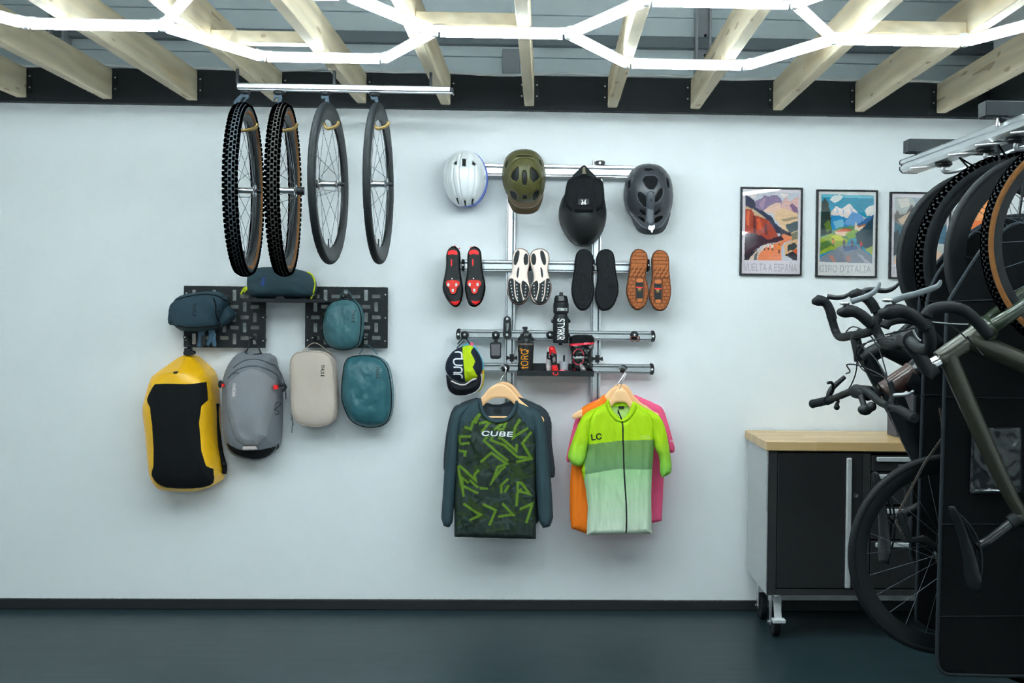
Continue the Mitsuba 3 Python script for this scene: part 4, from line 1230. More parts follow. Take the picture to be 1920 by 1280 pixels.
for x, w, lab in ((868, 10, 'black bracket between the red and black road shoes'), (993, 8, 'black bracket between the white running shoes'), (1113, 8, 'black bracket between the black flat shoes'), (1216, 8, 'black bracket between the brown shoes')):
    q = P(x, 497, 5.21)
    t = thing('shoe_bracket', lab, 'bracket', 'shoe brackets on the second cross rail')
    obj('arm', box(q[0] - .005, q[0] + .005, 5.205, RH - .0175, q[2] - .028, q[2] + .03, .004), 'black', t, smooth=False)
    obj('screw', disc((q[0], 5.205, q[2]), .004, .002, n=10), 'steel', t)

# ------------------------------------------------------------------ small things on the lower rails
def knob(zpt, frame, lab, name='rail_hook', shape='round'):
    q = W3(frame([zpt]), 5.235)[0]
    t = thing(name, lab, 'hook', 'black hooks on the wall frame')
    o = Point(q[0], q[2]).buffer(.019)
    if shape == 'round':
        o = unary_union([o, sbox(q[0] - .014, q[2] - .022, q[0] + .014, q[2])]).buffer(-.003).buffer(.003)
    obj('body', sheet(o, .004, lambda x, z: 5.226 + .006 * (1 - np.clip(bdist(o)(x, z) / .008, 0, 1)), lambda x, z: RH - .0175 + 0 * x), 'black', t, smooth=40)
    obj('screw', disc((q[0], 5.226, q[2]), .0055, .003, n=12), 'chrome', t)
    return q


q_cap = knob((298, 508), zT, 'black hook above the navy and lime cap')
obj('claw', cat([tube(spline([[q_cap[0] + s * .008, 5.222, q_cap[2] - .018], [q_cap[0] + s * .018, 5.205, q_cap[2] - .028], [q_cap[0] + s * .030, 5.20, q_cap[2] - .046]], 10), .0035, 8) for s in (-1, 1)]), 'black', 'rail_hook')
knob((637, 510), zT, 'black mount above the bike computer')
qh1 = knob((745, 870), zT, 'black hook carrying the hangers of the dark shirts', shape='ball')
qh2 = knob((1215, 880), zU, 'black hook carrying the hangers of the bright shirts', shape='ball')
knob((415, 510), zU, 'black mount beside the black drinking bottle', shape='ball')
q_r = knob((1335, 510), zU, 'black hook with a brown loop near the right end of the third rail')
lp = spline(W2(zU([(1335, 532), (1300, 530), (1297, 560), (1305, 575), (1330, 572), (1342, 565), (1355, 575), (1385, 575), (1392, 550), (1388, 532), (1335, 532)]), 5.22), 40)
obj('loop', tube(np.stack([lp[:, 0], 5.219 + 0 * lp[:, 0], lp[:, 1]], 1), .0022, 8), cm(96, 48, 40, .5), 'rail_hook_005', label='brown loop')

# lever on the third rail
t = thing('lever_clamp', 'black slotted lever standing up from the third cross rail', 'clamp')
o = unary_union([Point(*W2(zT([(762, 345)]), 5.22)[0]).buffer(.0176), Point(*W2(zT([(762, 510)]), 5.22)[0]).buffer(.0215), Polygon(W2(zT([(722, 345), (802, 345), (806, 510), (716, 510)]), 5.22))])
slot = Polygon(W2(zT([(745, 380), (780, 380), (772, 465), (752, 465)]), 5.22))
obj('body', ext(o.difference(slot), 5.218, 5.232), 'black', t, smooth=False)
q0, q1 = W3(zT([(762, 335), (760, 510)]), 5.218)
obj('bolt', disc(tuple(q0), .0065, .003), 'chrome', t); obj('bolt', disc(tuple(q1), .0065, .003), 'chrome', t)
obj('foot', box(q1[0] - .008, q1[0] + .008, 5.232, RH - .0175, q1[2] - .008, q1[2] + .008, .002), 'black', t, smooth=False)

# bike computer
t = thing('bike_computer', 'small black bike computer with grey screen below the third rail', 'bike computer')
g = pp(zT([(578, 600), (590, 588), (680, 588), (694, 600), (697, 640), (693, 680), (696, 755), (680, 772), (590, 772), (575, 755), (577, 680), (572, 640)]), 5.21, 1)
obj('case', sheet(g, .003, lambda x, z: 5.208 + .004 * (1 - np.clip(bdist(g)(x, z) / .004, 0, 1)), lambda x, z: 5.224 + 0 * x), 'black', t, smooth=40)
obj('screen', ext(pp(zT([(588, 612), (684, 612), (684, 735), (590, 735)]), 5.207, 0), 5.2068, 5.2078), cm(92, 96, 104, .3), t, smooth=False, label='grey screen')
qq = W3(zT([(637, 575)]), 5.22)[0]
obj('mount', box(qq[0] - .008, qq[0] + .008, 5.222, 5.236, qq[2] - .012, qq[2] + .012, .003), 'black', t, smooth=False)

# caps
YC = 5.25
t = thing('running_hat', 'cyan, pink and lime cap behind the navy cap on the third rail', 'cap')
o2 = [(240, 640), (330, 596), (360, 588), (388, 600), (440, 690), (500, 800), (504, 880), (508, 1010), (485, 1095), (440, 1140), (360, 1160), (260, 1120), (170, 960), (160, 780)]
f2 = Form(pp(zT(o2), 5.2, 2), YC, .055, .006, p=2.6)
bands = [(Polygon(W2(zT([(330, 580), (400, 590), (420, 660), (350, 625)]), 5.2)), cm), ]
m = f2.mesh(.003)
cyan, pink, lime, yel = A(88, 178, 200), A(225, 105, 140), A(190, 215, 50), A(230, 210, 60)
obj('crown', m, 'vc_fabric', t, smooth=True, color=painted(m, paint(cyan, [(pp(zT([(320, 570), (400, 580), (395, 625), (350, 632)]), 5.2, 0), pink), (pp(zT([(480, 900), (520, 880), (530, 1000), (470, 1120), (400, 1180), (380, 1100)]), 5.2, 0), lime),
                                                                                            (pp(zT([(470, 900), (492, 890), (492, 1040), (470, 1080)]), 5.2, 0), A(220, 120, 90))])))
hookp = W3(zT([(290, 590), (215, 650)]), 5.2)
t = thing('running_hat', 'navy cap with lime panel and white lettering on the third rail', 'cap')
crown = [(215, 655), (270, 638), (345, 622), (388, 642), (432, 700), (470, 770), (484, 830), (485, 890), (472, 940), (432, 1000), (380, 1025), (300, 1036), (220, 1025), (150, 1000), (102, 955), (72, 890), (84, 800), (130, 722), (170, 682)]
fc = Form(pp(zT(crown), 5.16, 2), 5.225, .075, .012, p=2.4, bumps=wrinkle(.012, 25, 25, 51))
limep = Polygon(W2(zT([(265, 630), (345, 612), (390, 636), (360, 700), (398, 770), (412, 802), (384, 862), (425, 945), (436, 968), (400, 1000), (300, 1040), (292, 900), (285, 800)]), 5.15))
m = fc.mesh(.0028)
obj('crown', m, 'vc_fabric', t, smooth=True, color=painted(m, paint(A(16, 32, 48), [(limep, A(170, 208, 22))])))
br = pp(zT([(88, 930), (150, 995), (225, 1025), (300, 1034), (385, 1022), (432, 990), (478, 935), (480, 1040), (440, 1120), (335, 1168), (230, 1180), (145, 1150), (106, 1090), (95, 1000)]), 5.12, 1)
obj('peak', sheet(br, .004, lambda x, z: 5.135 - .03 * np.clip(bdist(br)(x, z) / .03, 0, 1), lambda x, z: 5.142 - .028 * np.clip(bdist(br)(x, z) / .03, 0, 1)), mat('cap_black', A(18, 24, 30), .8, spec=.2), t, smooth=40)
low = chaikin(W2(zT([(86, 930), (94, 1000), (105, 1090), (144, 1152), (230, 1182), (336, 1170), (442, 1122), (482, 1040), (480, 935)]), 5.12), 2, False)
obj('peak_trim', tube(np.stack([low[:, 0], 5.137 + 0 * low[:, 0], low[:, 1]], 1), .0038, 6), cm(165, 178, 186), t)
bandp = spline(W2(zT([(152, 1008), (230, 1044), (300, 1050), (350, 1020), (428, 985)]), 5.13), 20)
obj('reflective_strip', strip(bandp, .006, 5.118, 5.128), cm(190, 196, 196, .4), t, smooth=False)
white = mat('print_white', (.8, .82, .83), .5)
lt = [[(190, 700), (245, 700), (262, 715), (265, 755)], [(275, 772), (205, 772), (180, 782), (176, 805), (188, 830), (225, 842), (270, 842)],
      [(180, 862), (235, 862), (262, 872), (268, 895), (262, 915), (215, 922), (178, 922)], [(175, 942), (235, 940), (262, 950), (266, 980)]]
for p_ in lt:
    ln = LineString(spline(W2(zT(p_), 5.15), 18)).buffer(.0034)
    obj('lettering', fc.patch(ln, .0012, .0025), white, t, smooth=False)
obj('strap', tube(spline([hookp[0] + [0, .02, .004], hookp[0] * .5 + hookp[1] * .5 + [-.004, .01, 0], hookp[1] + [0, .0, 0]], 12), .003, 6), 'black', t)

# clamps and the tray
for zz, lab in ((zT([(812, 760)])[0], 'black clamp on the left upright beside the shaker'), (zU([(932, 770)])[0], 'black clamp on the right upright beside the foil pouch')):
    q = P(*zz, 5.27)
    t = thing('frame_clamp', lab, 'clamp', 'black clamps on the uprights')
    obj('body', box(q[0] - .010, q[0] + .010, 5.268, 5.2865, q[2] - .018, q[2] + .018, .002), 'black', t, smooth=False)
    for s in (-1, 1):
        obj('wing', ext(Polygon([(q[0] + s * .010, q[2] - .005), (q[0] + s * .027, q[2] - .012), (q[0] + s * .027, q[2] + .010), (q[0] + s * .010, q[2] + .004)]), 5.272, 5.284), 'black', t, smooth=False)
tr = thing('tray_shelf', 'black metal tray shelf on the lowest cross rail with shaker and pouches', 'shelf')
a0, a1 = P(*zU([(55, 960)])[0], 5.12), P(*zU([(895, 905)])[0], 5.12)
TX0, TX1, TZ0, TZ1 = a0[0], a1[0], (a0[2] + P(*zU([(895, 960)])[0], 5.12)[2]) / 2, a1[2]
FLZ = TZ0 + .006
obj('front_lip', box(TX0, TX1, 5.118, 5.122, TZ0, TZ1, .001), 'black_metal', tr, smooth=False)
obj('floor_plate', box(TX0, TX1, 5.122, 5.2455, TZ0, FLZ, .001), 'black_metal', tr, smooth=False)
bz = P(*zU([(500, 822)])[0], 5.247)[2]
obj('back_plate', box(TX0, TX1, 5.2455, 5.249, TZ0, bz, .001), 'black_metal', tr, smooth=False)
for s in (TX0, TX1 - .003):
    obj('side_lip', box(s, s + .003, 5.122, 5.2455, FLZ, TZ1, .0008), 'black_metal', tr, smooth=False)

# shaker
YSH = 5.185
t = thing('shaker_bottle', 'grey shaker with black lid and orange lettering standing on the tray', 'bottle')
c = P(*zT([(963, 900)])[0], YSH)
rb_, rt_ = .0335, .040
ztop = P(*zT([(963, 592)])[0], YSH)[2]
h = ztop - FLZ
obj('cup', lathe([(.0001, 0), (rb_ - .003, 0), (rb_, .003), (rt_, h), (rt_ - .002, h), (.0001, h - .001)], (c[0], YSH, FLZ + .0008), n=40), cm(92, 92, 88, .3), t)
obj('lid', lathe([(.0001, 0), (rt_ + .004, 0), (rt_ + .004, .006), (rt_ + .001, .008), (rt_, .020), (rt_ - .005, .027), (.030, .032), (.026, .044), (.014, .047), (.0001, .047)], (c[0], YSH, ztop - .001), n=40), 'black_gloss', t, smooth=30)
sp = [(-.012, .045), (.016, .040), (.018, .052), (.010, .058), (.008, .066), (-.006, .070), (-.008, .060)]
obj('spout', cat([ext(Polygon([(c[0] - .004 + x, ztop + z) for x, z in sp]), YSH - .014, YSH + .014), lathe([(.0001, .0), (.013, 0), (.013, .012), (.0001, .013)], (c[0] - .005, YSH, ztop + .064), n=18)]), 'black', t, smooth=30)
ang = np.linspace(-math.pi * .93, -math.pi * .07, 26)
zl0, zl1 = .008, h - .012
lab_v = np.array([[c[0] + (rb_ + (rt_ - rb_) * zz / h + .0008) * math.cos(a), YSH + (rb_ + (rt_ - rb_) * zz / h + .0008) * math.sin(a), FLZ + zz] for zz in (zl0, zl1) for a in ang])
fs = [[k, k + 1, 26 + k] for k in range(25)] + [[k + 1, 27 + k, 26 + k] for k in range(25)]
obj('label', trimesh.Trimesh(lab_v, np.array(fs), process=False), mat('label_black', (.010, .010, .010), .4, two=True), t, smooth=True)


def on_cyl(m, cx, cy, r, extra=.0012):
    m = m.subdivide_to_size(.006)
    v = m.vertices.copy()
    r2 = r(v[:, 2]) if callable(r) else r
    a = (v[:, 0] - cx) / r2
    rr = r2 + extra - v[:, 1] * 0
    v[:, 1] = cy - (rr - v[:, 1]) * np.cos(a)
    v[:, 0] = cx + rr * np.sin(a)
    m.vertices = v
    return m


q = W2(zT([(990, 880)]), YSH - .036)[0]
rr_ = lambda z: rb_ + (rt_ - rb_) * (z - FLZ) / h
orange = cm(240, 150, 30, .5)
obj('lettering', on_cyl(text('tORQ', q[0], q[1], .036, 90, .0008, False, width=.094), c[0], YSH, rr_, .0010), orange, t, smooth=False, label='orange lettering')
o_ = W2(zT([(908, 665)]), YSH - .036)[0]
obj('mark', on_cyl(ext(Point(o_[0], o_[1]).buffer(.0062).difference(Point(o_[0], o_[1]).buffer(.0042)), -.0008, 0), c[0], YSH, rr_, .0010), orange, t, smooth=False)

# drinking bottle in its cage
YBO = 5.195
t = thing('drinking_bottle', 'black drinking bottle with white vertical lettering clipped to the third rail', 'bottle')
c = P(*zU([(530, 600)])[0], YBO)
k = YBO / FPX / 5.818
zat = lambda y: P(*zU([(530, y)])[0], YBO)[2]
prof = [(2, 600), (78, 600), (84, 592), (86, 560), (86, 340), (84, 320), (72, 296), (70, 284), (78, 272), (84, 262), (84, 170), (80, 160), (74, 152), (68, 150)]
obj('body', lathe([(r * k, zat(y) - zat(600)) for r, y in prof] + [(.0001, zat(150) - zat(600))], (c[0], YBO, zat(600)), n=40), 'black', t, smooth=35)
prof = [(68, 150), (78, 148), (78, 130), (66, 92), (62, 84), (24, 74), (20, 70), (18, 50), (14, 45), (1, 45)]
obj('cap', lathe([(r * k, zat(y) - zat(150)) for r, y in prof], (c[0], YBO, zat(150)), n=40), 'black_gloss', t, smooth=30)
q = W2(zU([(498, 332)]), YBO - .04)[0]
obj('lettering', on_cyl(text('STYRKR', q[0], q[1], .034, -90, .0006, True, width=.102), c[0], YBO, 86 * k), white, t, smooth=False, label='white lettering')
q = W2(zU([(492, 246)]), YBO - .04)[0]
obj('lettering', on_cyl(text('STRENGTH', q[0], q[1], .0135, 0, .0006, True, width=.054), c[0], YBO, 84 * k), white, t, smooth=False, label='white lettering')
cg = thing('bottle_cage', 'black bottle cage holding the black drinking bottle', 'bottle cage')
for z0, s in ((360, 1), (520, -1)):
    zz = zat(z0)
    a = np.linspace(math.radians(-15), math.radians(195), 24)
    obj('band', tube(np.stack([c[0] + (86 * k + .005) * np.cos(a), YBO + (86 * k + .005) * np.sin(a), zz + .006 * np.sin(a * 2)], 1), .0045, 8, flat=(1.6, (0, 0, 1.0))), 'black', cg)
obj('spine', box(c[0] - .010, c[0] + .010, YBO + 86 * k + .001, RH - .0175, zat(590), zat(340), .003), 'black', cg, smooth=False)
obj('base_lug', box(c[0] - .009, c[0] + .009, YBO - .012, YBO + 86 * k + .002, zat(622), zat(602), .002), 'black', cg, smooth=False)

# energy gels, little cup and the foil pouch on the tray
def sachet(name, lab, pts, Y, thick, base, items, cat_='sachet', frame=zU, bump=.006, seed=3, words=()):
    t = thing(name, lab, cat_)
    f = Form(pp(frame(pts), Y - thick, 1), Y, thick, .003, round_=.022, bumps=wrinkle(bump, 60, 45, seed))
    m = f.mesh(.0022)
    v = m.vertices
    m.vertices = np.stack([v[:, 0], v[:, 1], np.maximum(v[:, 2], FLZ + .0008)], 1)
    obj('body', m, 'vc_foil', t, smooth=True, color=painted(m, paint(base, [(pp(frame(p_), Y - thick, 0), c_) for p_, c_ in items])))
    for w, (x, z), hgt, turn, wid, mm in words:
        q = W2(frame([(x, z)]), Y - thick)[0]
        obj('lettering', f.on(text(w, q[0], q[1], hgt, turn, .0006, True, width=wid), 0), mm, t, smooth=False)
    return t, f


R_, K_, S_ = A(225, 40, 45), A(24, 26, 28), A(190, 196, 198)
redm = cm(230, 40, 44, .45)
sachet('gel_sachet', 'silver and black gel sachet standing on the tray beside the shaker', [(372, 690), (385, 655), (405, 640), (425, 660), (432, 720), (432, 930), (370, 930)], 5.215, .016, S_, [([(380, 700), (432, 680), (432, 790), (376, 770)], K_), ([(400, 720), (420, 700), (418, 760), (402, 765)], S_), ([(372, 830), (420, 850), (420, 905), (372, 905)], A(222, 224, 224))])
sachet('gel_sachet', 'red and black gel sachet leaning at the front of the tray', [(398, 650), (420, 635), (448, 633), (474, 655), (476, 690), (490, 720), (492, 840), (512, 905), (510, 940), (432, 940), (428, 800), (405, 720)], 5.180, .018, K_,
       [([(390, 630), (480, 625), (495, 712), (400, 730)], R_), ([(425, 700), (432, 735), (455, 735), (470, 710)], A(60, 62, 64)), ([(430, 845), (500, 835), (520, 950), (430, 950)], R_), ([(440, 760), (470, 745), (475, 800), (445, 815)], A(120, 124, 126))], seed=7)
t = thing('sticker_lettering', 'red curved letter C sticker on the front lip of the tray', 'sticker')
q = W2(zU([(447, 905)]), 5.117)[0]
qc = W2(zU([(475, 926)]), 5.117)[0]
arc_ = LineString([(qc[0] + .0115 * math.cos(a), qc[1] - .001 + .0085 * math.sin(a)) for a in np.radians(np.linspace(150, 390, 20))])
obj('letter', ext(arc_.buffer(.0024), 5.1165, 5.118), redm, t, smooth=False)
t = thing('small_cup', 'small frosted cup with a black stick on the tray', 'cup')
c = P(*zU([(566, 890)])[0], 5.20)
cup_h = P(*zU([(566, 798)])[0], 5.20)[2] - FLZ
obj('cup', lathe([(.0001, 0), (.0190, 0), (.0222, cup_h), (.0208, cup_h), (.0176, .002), (.0001, .002)], (c[0], 5.20, FLZ + .0005), n=28), cm(150, 164, 172, .3), t, smooth=40)
obj('stick', tube([[c[0] - .001, 5.20, FLZ + .004], [c[0], 5.20, P(*zU([(566, 732)])[0], 5.20)[2]]], .0046, 10), 'black', t)
sachet('powder_strip', 'pink sachet lying flat at the front of the tray', [(515, 888), (600, 890), (655, 905), (650, 925), (515, 925)], 5.165, .008, A(225, 90, 120), [([(560, 880), (660, 895), (660, 930), (600, 930)], A(60, 40, 46))], bump=.001)
sachet('foil_pouch', 'black foil pouch with red band and white lettering on the tray', [(622, 545), (650, 520), (700, 506), (870, 506), (895, 535), (905, 565), (896, 640), (880, 700), (874, 800), (882, 925), (660, 925), (652, 800), (640, 700), (624, 640)], 5.235, .036, A(18, 20, 22),
       [([(612, 606), (760, 600), (905, 588), (905, 612), (760, 622), (612, 632)], A(228, 60, 84)), ([(745, 810), (770, 830), (830, 925), (760, 925), (740, 850)], A(140, 144, 146)), ([(840, 640), (880, 610), (878, 640), (850, 670)], A(110, 112, 114)),
        ([(665, 885), (690, 880), (700, 925), (660, 925)], A(220, 60, 84)), ([(830, 895), (860, 900), (850, 925), (815, 925)], A(200, 60, 84))], seed=13, bump=.010, cat_='pouch', words=[('hydration', (668, 766), .0105, 2, .052, white)])
ft = 'foil_pouch'
qc = W2(zU([(725, 750)]), 5.20)[0]
fp = Form(pp(zU([(622, 545), (650, 520), (700, 506), (870, 506), (895, 535), (905, 565), (896, 640), (880, 700), (874, 800), (882, 925), (660, 925), (652, 800), (640, 700), (624, 640)]), 5.199, 1), 5.235, .036, .003, round_=.022, bumps=wrinkle(.010, 60, 45, 13))
for a0, a1 in ((15, 165), (195, 345)):
    ln = LineString([(qc[0] + .027 * math.cos(a), qc[1] + .038 * math.sin(a)) for a in np.radians(np.linspace(a0, a1, 20))])
    obj('ring', fp.patch(ln.buffer(.0022), .0008, .003), cm(170, 36, 60, .4), ft, smooth=False)
obj('seal', fp.patch(Polygon(W2(zU([(630, 545), (660, 522), (700, 510), (868, 510), (893, 537), (897, 585), (630, 596)]), 5.205)), .0012, .004), 'black_soft', ft, smooth=40)

# ------------------------------------------------------------------ hangers and shirts
beech = mat('hanger_wood', A(226, 190, 140), .5)


def hanger(lab, apex, prof, half, drop, Y, grp, hook_to, right=None):
    """apex: pixel of the top of the shoulders' crown; half, drop in pixels."""
    t = thing('clothes_hanger', lab, 'clothes hanger', grp)
    ax, ay = apex
    pr = prof or [(9, 1.5), (20, 8), (38, 31), (60, 48), (half, drop + 8)]
    up_ = [(-x, y) for x, y in pr[::-1]] + [(0, 0)] + (right or pr)
    th = [12, 18, 20, 25, 28, 30, 28, 25, 20, 18, 12]
    top = [(ax + x, ay + y) for x, y in up_]
    bot = [(ax + x * .985, ay + y + w * (half / 95.)) for (x, y), w in zip(up_, th)]
    g = Polygon(chaikin(W2(top + bot[::-1], Y), 2)).buffer(0)
    obj('shoulder_bar', sheet(g, .005, lambda x, z: Y - .006 - .004 * np.clip(bdist(g)(x, z) / .006, 0, 1), lambda x, z: Y + .006 + .004 * np.clip(bdist(g)(x, z) / .006, 0, 1)), beech, t, smooth=40)
    a, b = P(ax + up_[0][0] * .86, ay + up_[0][1] - 1, Y), P(ax + up_[-1][0] * .86, ay + up_[-1][1] - 1, Y)
    obj('trouser_bar', tube([a, b], .0055, 10), beech, t)
    s = P(ax, ay + 4, Y)
    e = np.asarray(hook_to, float)
    pts = spline([s, s + [0, 0, .02], [e[0] + .016, (Y + e[1]) / 2, e[2] - .006], [e[0] + .013, e[1], e[2] + .012], [e[0], e[1], e[2] + .018], [e[0] - .014, e[1], e[2] + .010], [e[0] - .018, e[1], e[2] - .004]], 40)
    obj('hook', tube(pts, .0017, 8), 'chrome', t, label='steel hook')
    return t


hk1, hk2 = np.array([qh1[0] - .012, 5.19, qh1[2] - .004]), np.array([qh2[0] - .012, 5.19, qh2[2] - .004])
# short rods the hangers hang on
obj('rod', tube([[qh1[0] - .012, 5.228, qh1[2]], [qh1[0] - .012, 5.07, qh1[2] + .004]], .006, 10), 'black', 'rail_hook_002')
obj('rod', tube([[qh2[0] - .012, 5.228, qh2[2]], [qh2[0] - .012, 5.03, qh2[2] + .004]], .006, 10), 'black', 'rail_hook_003')


def folds(amp, fx, seed, zt, cx, lean=.25):
    def f(x, z):
        d = np.clip((zt - z) / .25, 0, 1)
        u = (x - cx) * (1 - lean * d * 0) + 0
        n = meshkit.fbm(np.stack([u * fx, z * 1.6, 0 * x + seed], -1), 3, seed) - .5
        m = meshkit.fbm(np.stack([u * fx * 2.1 + z * 9, z * 14, 0 * x], -1), 2, seed + 3) - .5
        return amp * (n * (.35 + d) + .45 * m)
    return f


def garment(poly, Y, th, rnd, amp, fx, seed, zt, cx, step=.006, back=.02):
    d = bdist(poly)
    fo = folds(amp, fx, seed, zt, cx)

    def yf(x, z):
        u = np.clip(d(x, z) / rnd, 0, 1)
        h = np.sqrt(np.maximum(1 - (1 - u) ** 2, 0))
        return Y - th * h - fo(x, z) * u
    return sheet(poly, step, yf, lambda x, z: Y + back * np.sqrt(np.maximum(1 - (1 - np.clip(d(x, z) / rnd, 0, 1)) ** 2, 0))), yf


def PX(pts, Y, n=0):
    return pp(pts, Y, n)


# two dark shirts on the left-hand hook
slate, slate2 = A(44, 68, 76), A(44, 58, 66)
hang_l = 'hangers of the dark shirts'
hanger('wooden hanger of the rear dark shirt', (944, 715), [(9, 1.5), (20, 8), (36, 31), (48, 42), (58, 52)], 58, 48, 5.18, hang_l, hk1 + [0, .0, 0])
t = thing('dark_shirt', 'plain dark slate shirt behind the patterned long-sleeved jersey', 'shirt')
Yr = 5.175
bodyp = PX([(897, 744), (880, 749), (862, 756), (850, 768), (846, 800), (850, 1000), (1030, 1005), (1036, 800), (1030, 776), (1019, 763), (995, 752), (968, 741), (958, 752), (930, 760), (906, 752)], Yr, 1)
m, _ = garment(bodyp, Yr, .022, .03, .02, 22, 71, P(930, 745, Yr)[2], P(935, 745, Yr)[0])
fabric_slate2 = mat('fabric_slate2', slate2, .8, spec=.2)
obj('body', m, fabric_slate2, t, smooth=True)
for pts in ([(862, 756), (848, 764), (838, 800), (832, 850), (831, 886), (846, 892), (862, 850), (866, 790)], [(1008, 757), (1022, 766), (1029, 790), (1036, 840), (1042, 890), (1036, 897), (1024, 890), (1012, 830), (1006, 780)]):
    g = PX(pts, Yr - .005, 1)
    m, _ = garment(g, Yr - .004, .024, .02, .014, 30, 75, P(930, 745, Yr)[2], P(935, 745, Yr)[0])
    obj('sleeve', m, fabric_slate2, t, smooth=True)

hanger('wooden hanger in the patterned long-sleeved jersey', (937, 719), None, 84, 56, 5.10, hang_l, hk1 + [0, -.07, 0])
t = thing('patterned_jersey', 'dark teal long-sleeved jersey with green zigzag chest print and white lettering', 'jersey')
Yj = 5.11
zt, cx = P(930, 745, Yj)[2], P(934, 745, Yj)[0]
neck = [(899, 747), (903, 765), (909, 778), (920, 786), (934, 789), (948, 786), (959, 777), (966, 764), (969, 751)]
bodyj = PX([(884, 755), *neck, (985, 758), (1004, 768), (1012, 785), (1008, 812), (1005, 850), (1004, 930), (1005, 1010), (852, 1006), (852, 930), (856, 860), (858, 812), (858, 785), (868, 765)], Yj)
green, dark1, dark2, gmid = A(84, 122, 34), A(24, 40, 30), A(46, 64, 62), A(40, 62, 30)
zz = lambda pts: Polygon(W2(zC(pts), Yj - .04)).buffer(0)


def bolt(pts, w=13):
    return LineString(W2(zC(pts), Yj - .04)).buffer(w / 4.925 * Yj / FPX / 1.6, join_style='mitre', cap_style='flat')


rngj = np.random.default_rng(5)
items = []
for k in range(130):
    x, y = rngj.uniform(170, 900), rngj.uniform(560, 1600)
    a = rngj.choice([.5, 1.0, 2.2, 2.7, 0.05]) + rngj.normal(0, .1)
    L = rngj.uniform(80, 200)
    pts = [(x, y), (x + L * math.cos(a), y - L * math.sin(a)), (x + L * math.cos(a) + 90 * math.cos(a + 2.1), y - L * math.sin(a) - 90 * math.sin(a + 2.1))]
    items.append((bolt(pts, rngj.uniform(14, 26)), [dark1, dark2, gmid][k % 3]))
gl = [[(385, 560), (470, 540), (540, 550)], [(410, 640), (470, 560), (500, 550)], [(520, 620), (600, 560), (640, 530), (610, 610), (560, 615)], [(350, 560), (375, 500), (395, 470)], [(250, 590), (310, 610), (330, 545), (380, 480)],
      [(205, 740), (205, 680), (310, 680)], [(205, 750), (300, 740)], [(200, 810), (260, 820), (250, 865)], [(190, 950), (235, 1180), (225, 1060), (290, 1110)], [(200, 945), (355, 1080), (345, 1030), (385, 985)], [(240, 1140), (380, 1200)], [(300, 1080), (380, 1150)],
      [(400, 915), (500, 830), (640, 930), (560, 960), (515, 1080), (590, 985), (630, 955)], [(470, 670), (430, 715), (560, 830), (655, 905)], [(510, 680), (495, 712), (620, 760), (700, 830), (740, 865), (870, 880)], [(560, 690), (600, 700), (730, 810), (735, 745)],
      [(730, 912), (870, 885), (785, 740), (870, 635)], [(840, 600), (740, 660), (700, 690), (720, 590), (765, 520)], [(740, 1090), (745, 1180), (850, 1210), (780, 1110), (745, 1100)], [(590, 1210), (590, 1130), (655, 1070)], [(620, 1200), (660, 1130)], [(390, 1155), (470, 1160)],
      [(780, 1160), (740, 1200), (730, 1320)], [(600, 1300), (700, 1400), (560, 1420)], [(240, 1300), (400, 1400), (300, 1450)], [(420, 1300), (540, 1360), (480, 1500)], [(760, 1350), (880, 1300), (820, 1480)]]
items += [(bolt(p_, 19), green) for p_ in gl]
yoke = [zz([(380, 320), (395, 440), (345, 500), (230, 590), (185, 650), (100, 700), (100, 400), (300, 300)]), zz([(735, 340), (740, 460), (800, 540), (880, 620), (905, 680), (1050, 700), (1050, 400), (800, 300)])]
items += [(y, slate) for y in yoke]
m, yfj = garment(bodyj, Yj, .045, .035, .026, 20, 81, zt, cx, .0032)
obj('body', m, 'vc_fabric', t, smooth=True, color=painted(m, paint(A(34, 50, 46), items, .0010)))
fabric_slate = mat('fabric_slate', slate, .75, spec=.25)
for pts in ([(884, 755), (866, 762), (852, 770), (846, 782), (840, 820), (833, 880), (830, 926), (826, 985), (848, 990), (852, 940), (857, 880), (860, 820), (866, 790)], [(985, 758), (1006, 768), (1018, 780), (1024, 810), (1030, 860), (1035, 924), (1038, 985), (1012, 992), (1006, 930), (1004, 870), (1001, 815), (994, 785)]):
    g = PX(pts, Yj - .01, 1)
    m, _ = garment(g, Yj - .006, .042, .03, .022, 34, 85, zt, cx)
    obj('sleeve', m, fabric_slate, t, smooth=True, label='plain dark teal sleeve')
nk = W2(neck, Yj - .03)
nkc = spline(nk, 40)
obj('collar', tube(np.stack([nkc[:, 0], Yj - .030 - .012 * np.sin(np.linspace(0, math.pi, 40)), nkc[:, 1]], 1), .0045, 8, flat=(1.9, (0, 0, 1.0))), fabric_slate, t)
backp = PX([(893, 750), (905, 757), (920, 763), (936, 765), (952, 762), (963, 756), (972, 752), (975, 800), (895, 800)], Yj + .012)
obj('back_panel', sheet(backp, .006, lambda x, z: Yj + .010 + 0 * x, lambda x, z: Yj + .016 + 0 * x), fabric_slate2, t, smooth=30)
tag_ = PX([(926, 766), (940, 766), (940, 774), (933, 777), (926, 772)], Yj)
obj('neck_tag', ext(tag_, Yj + .006, Yj + .010), 'black', t, smooth=False, label='black neck tag')
q = W2(zC([(405, 672)]), Yj - .05)[0]
mtxt = text('CUBE', q[0], q[1], .0225, -1.5, .0012, True, width=.148)
mtxt = mtxt.subdivide_to_size(.008)
v = mtxt.vertices.copy()
v[:, 0] += (v[:, 2] - q[1]) * .18
v[:, 1] += yfj(v[:, 0], v[:, 2]) - .0008
mtxt.vertices = v
obj('lettering', mtxt, white, t, smooth=False, label='white lettering')

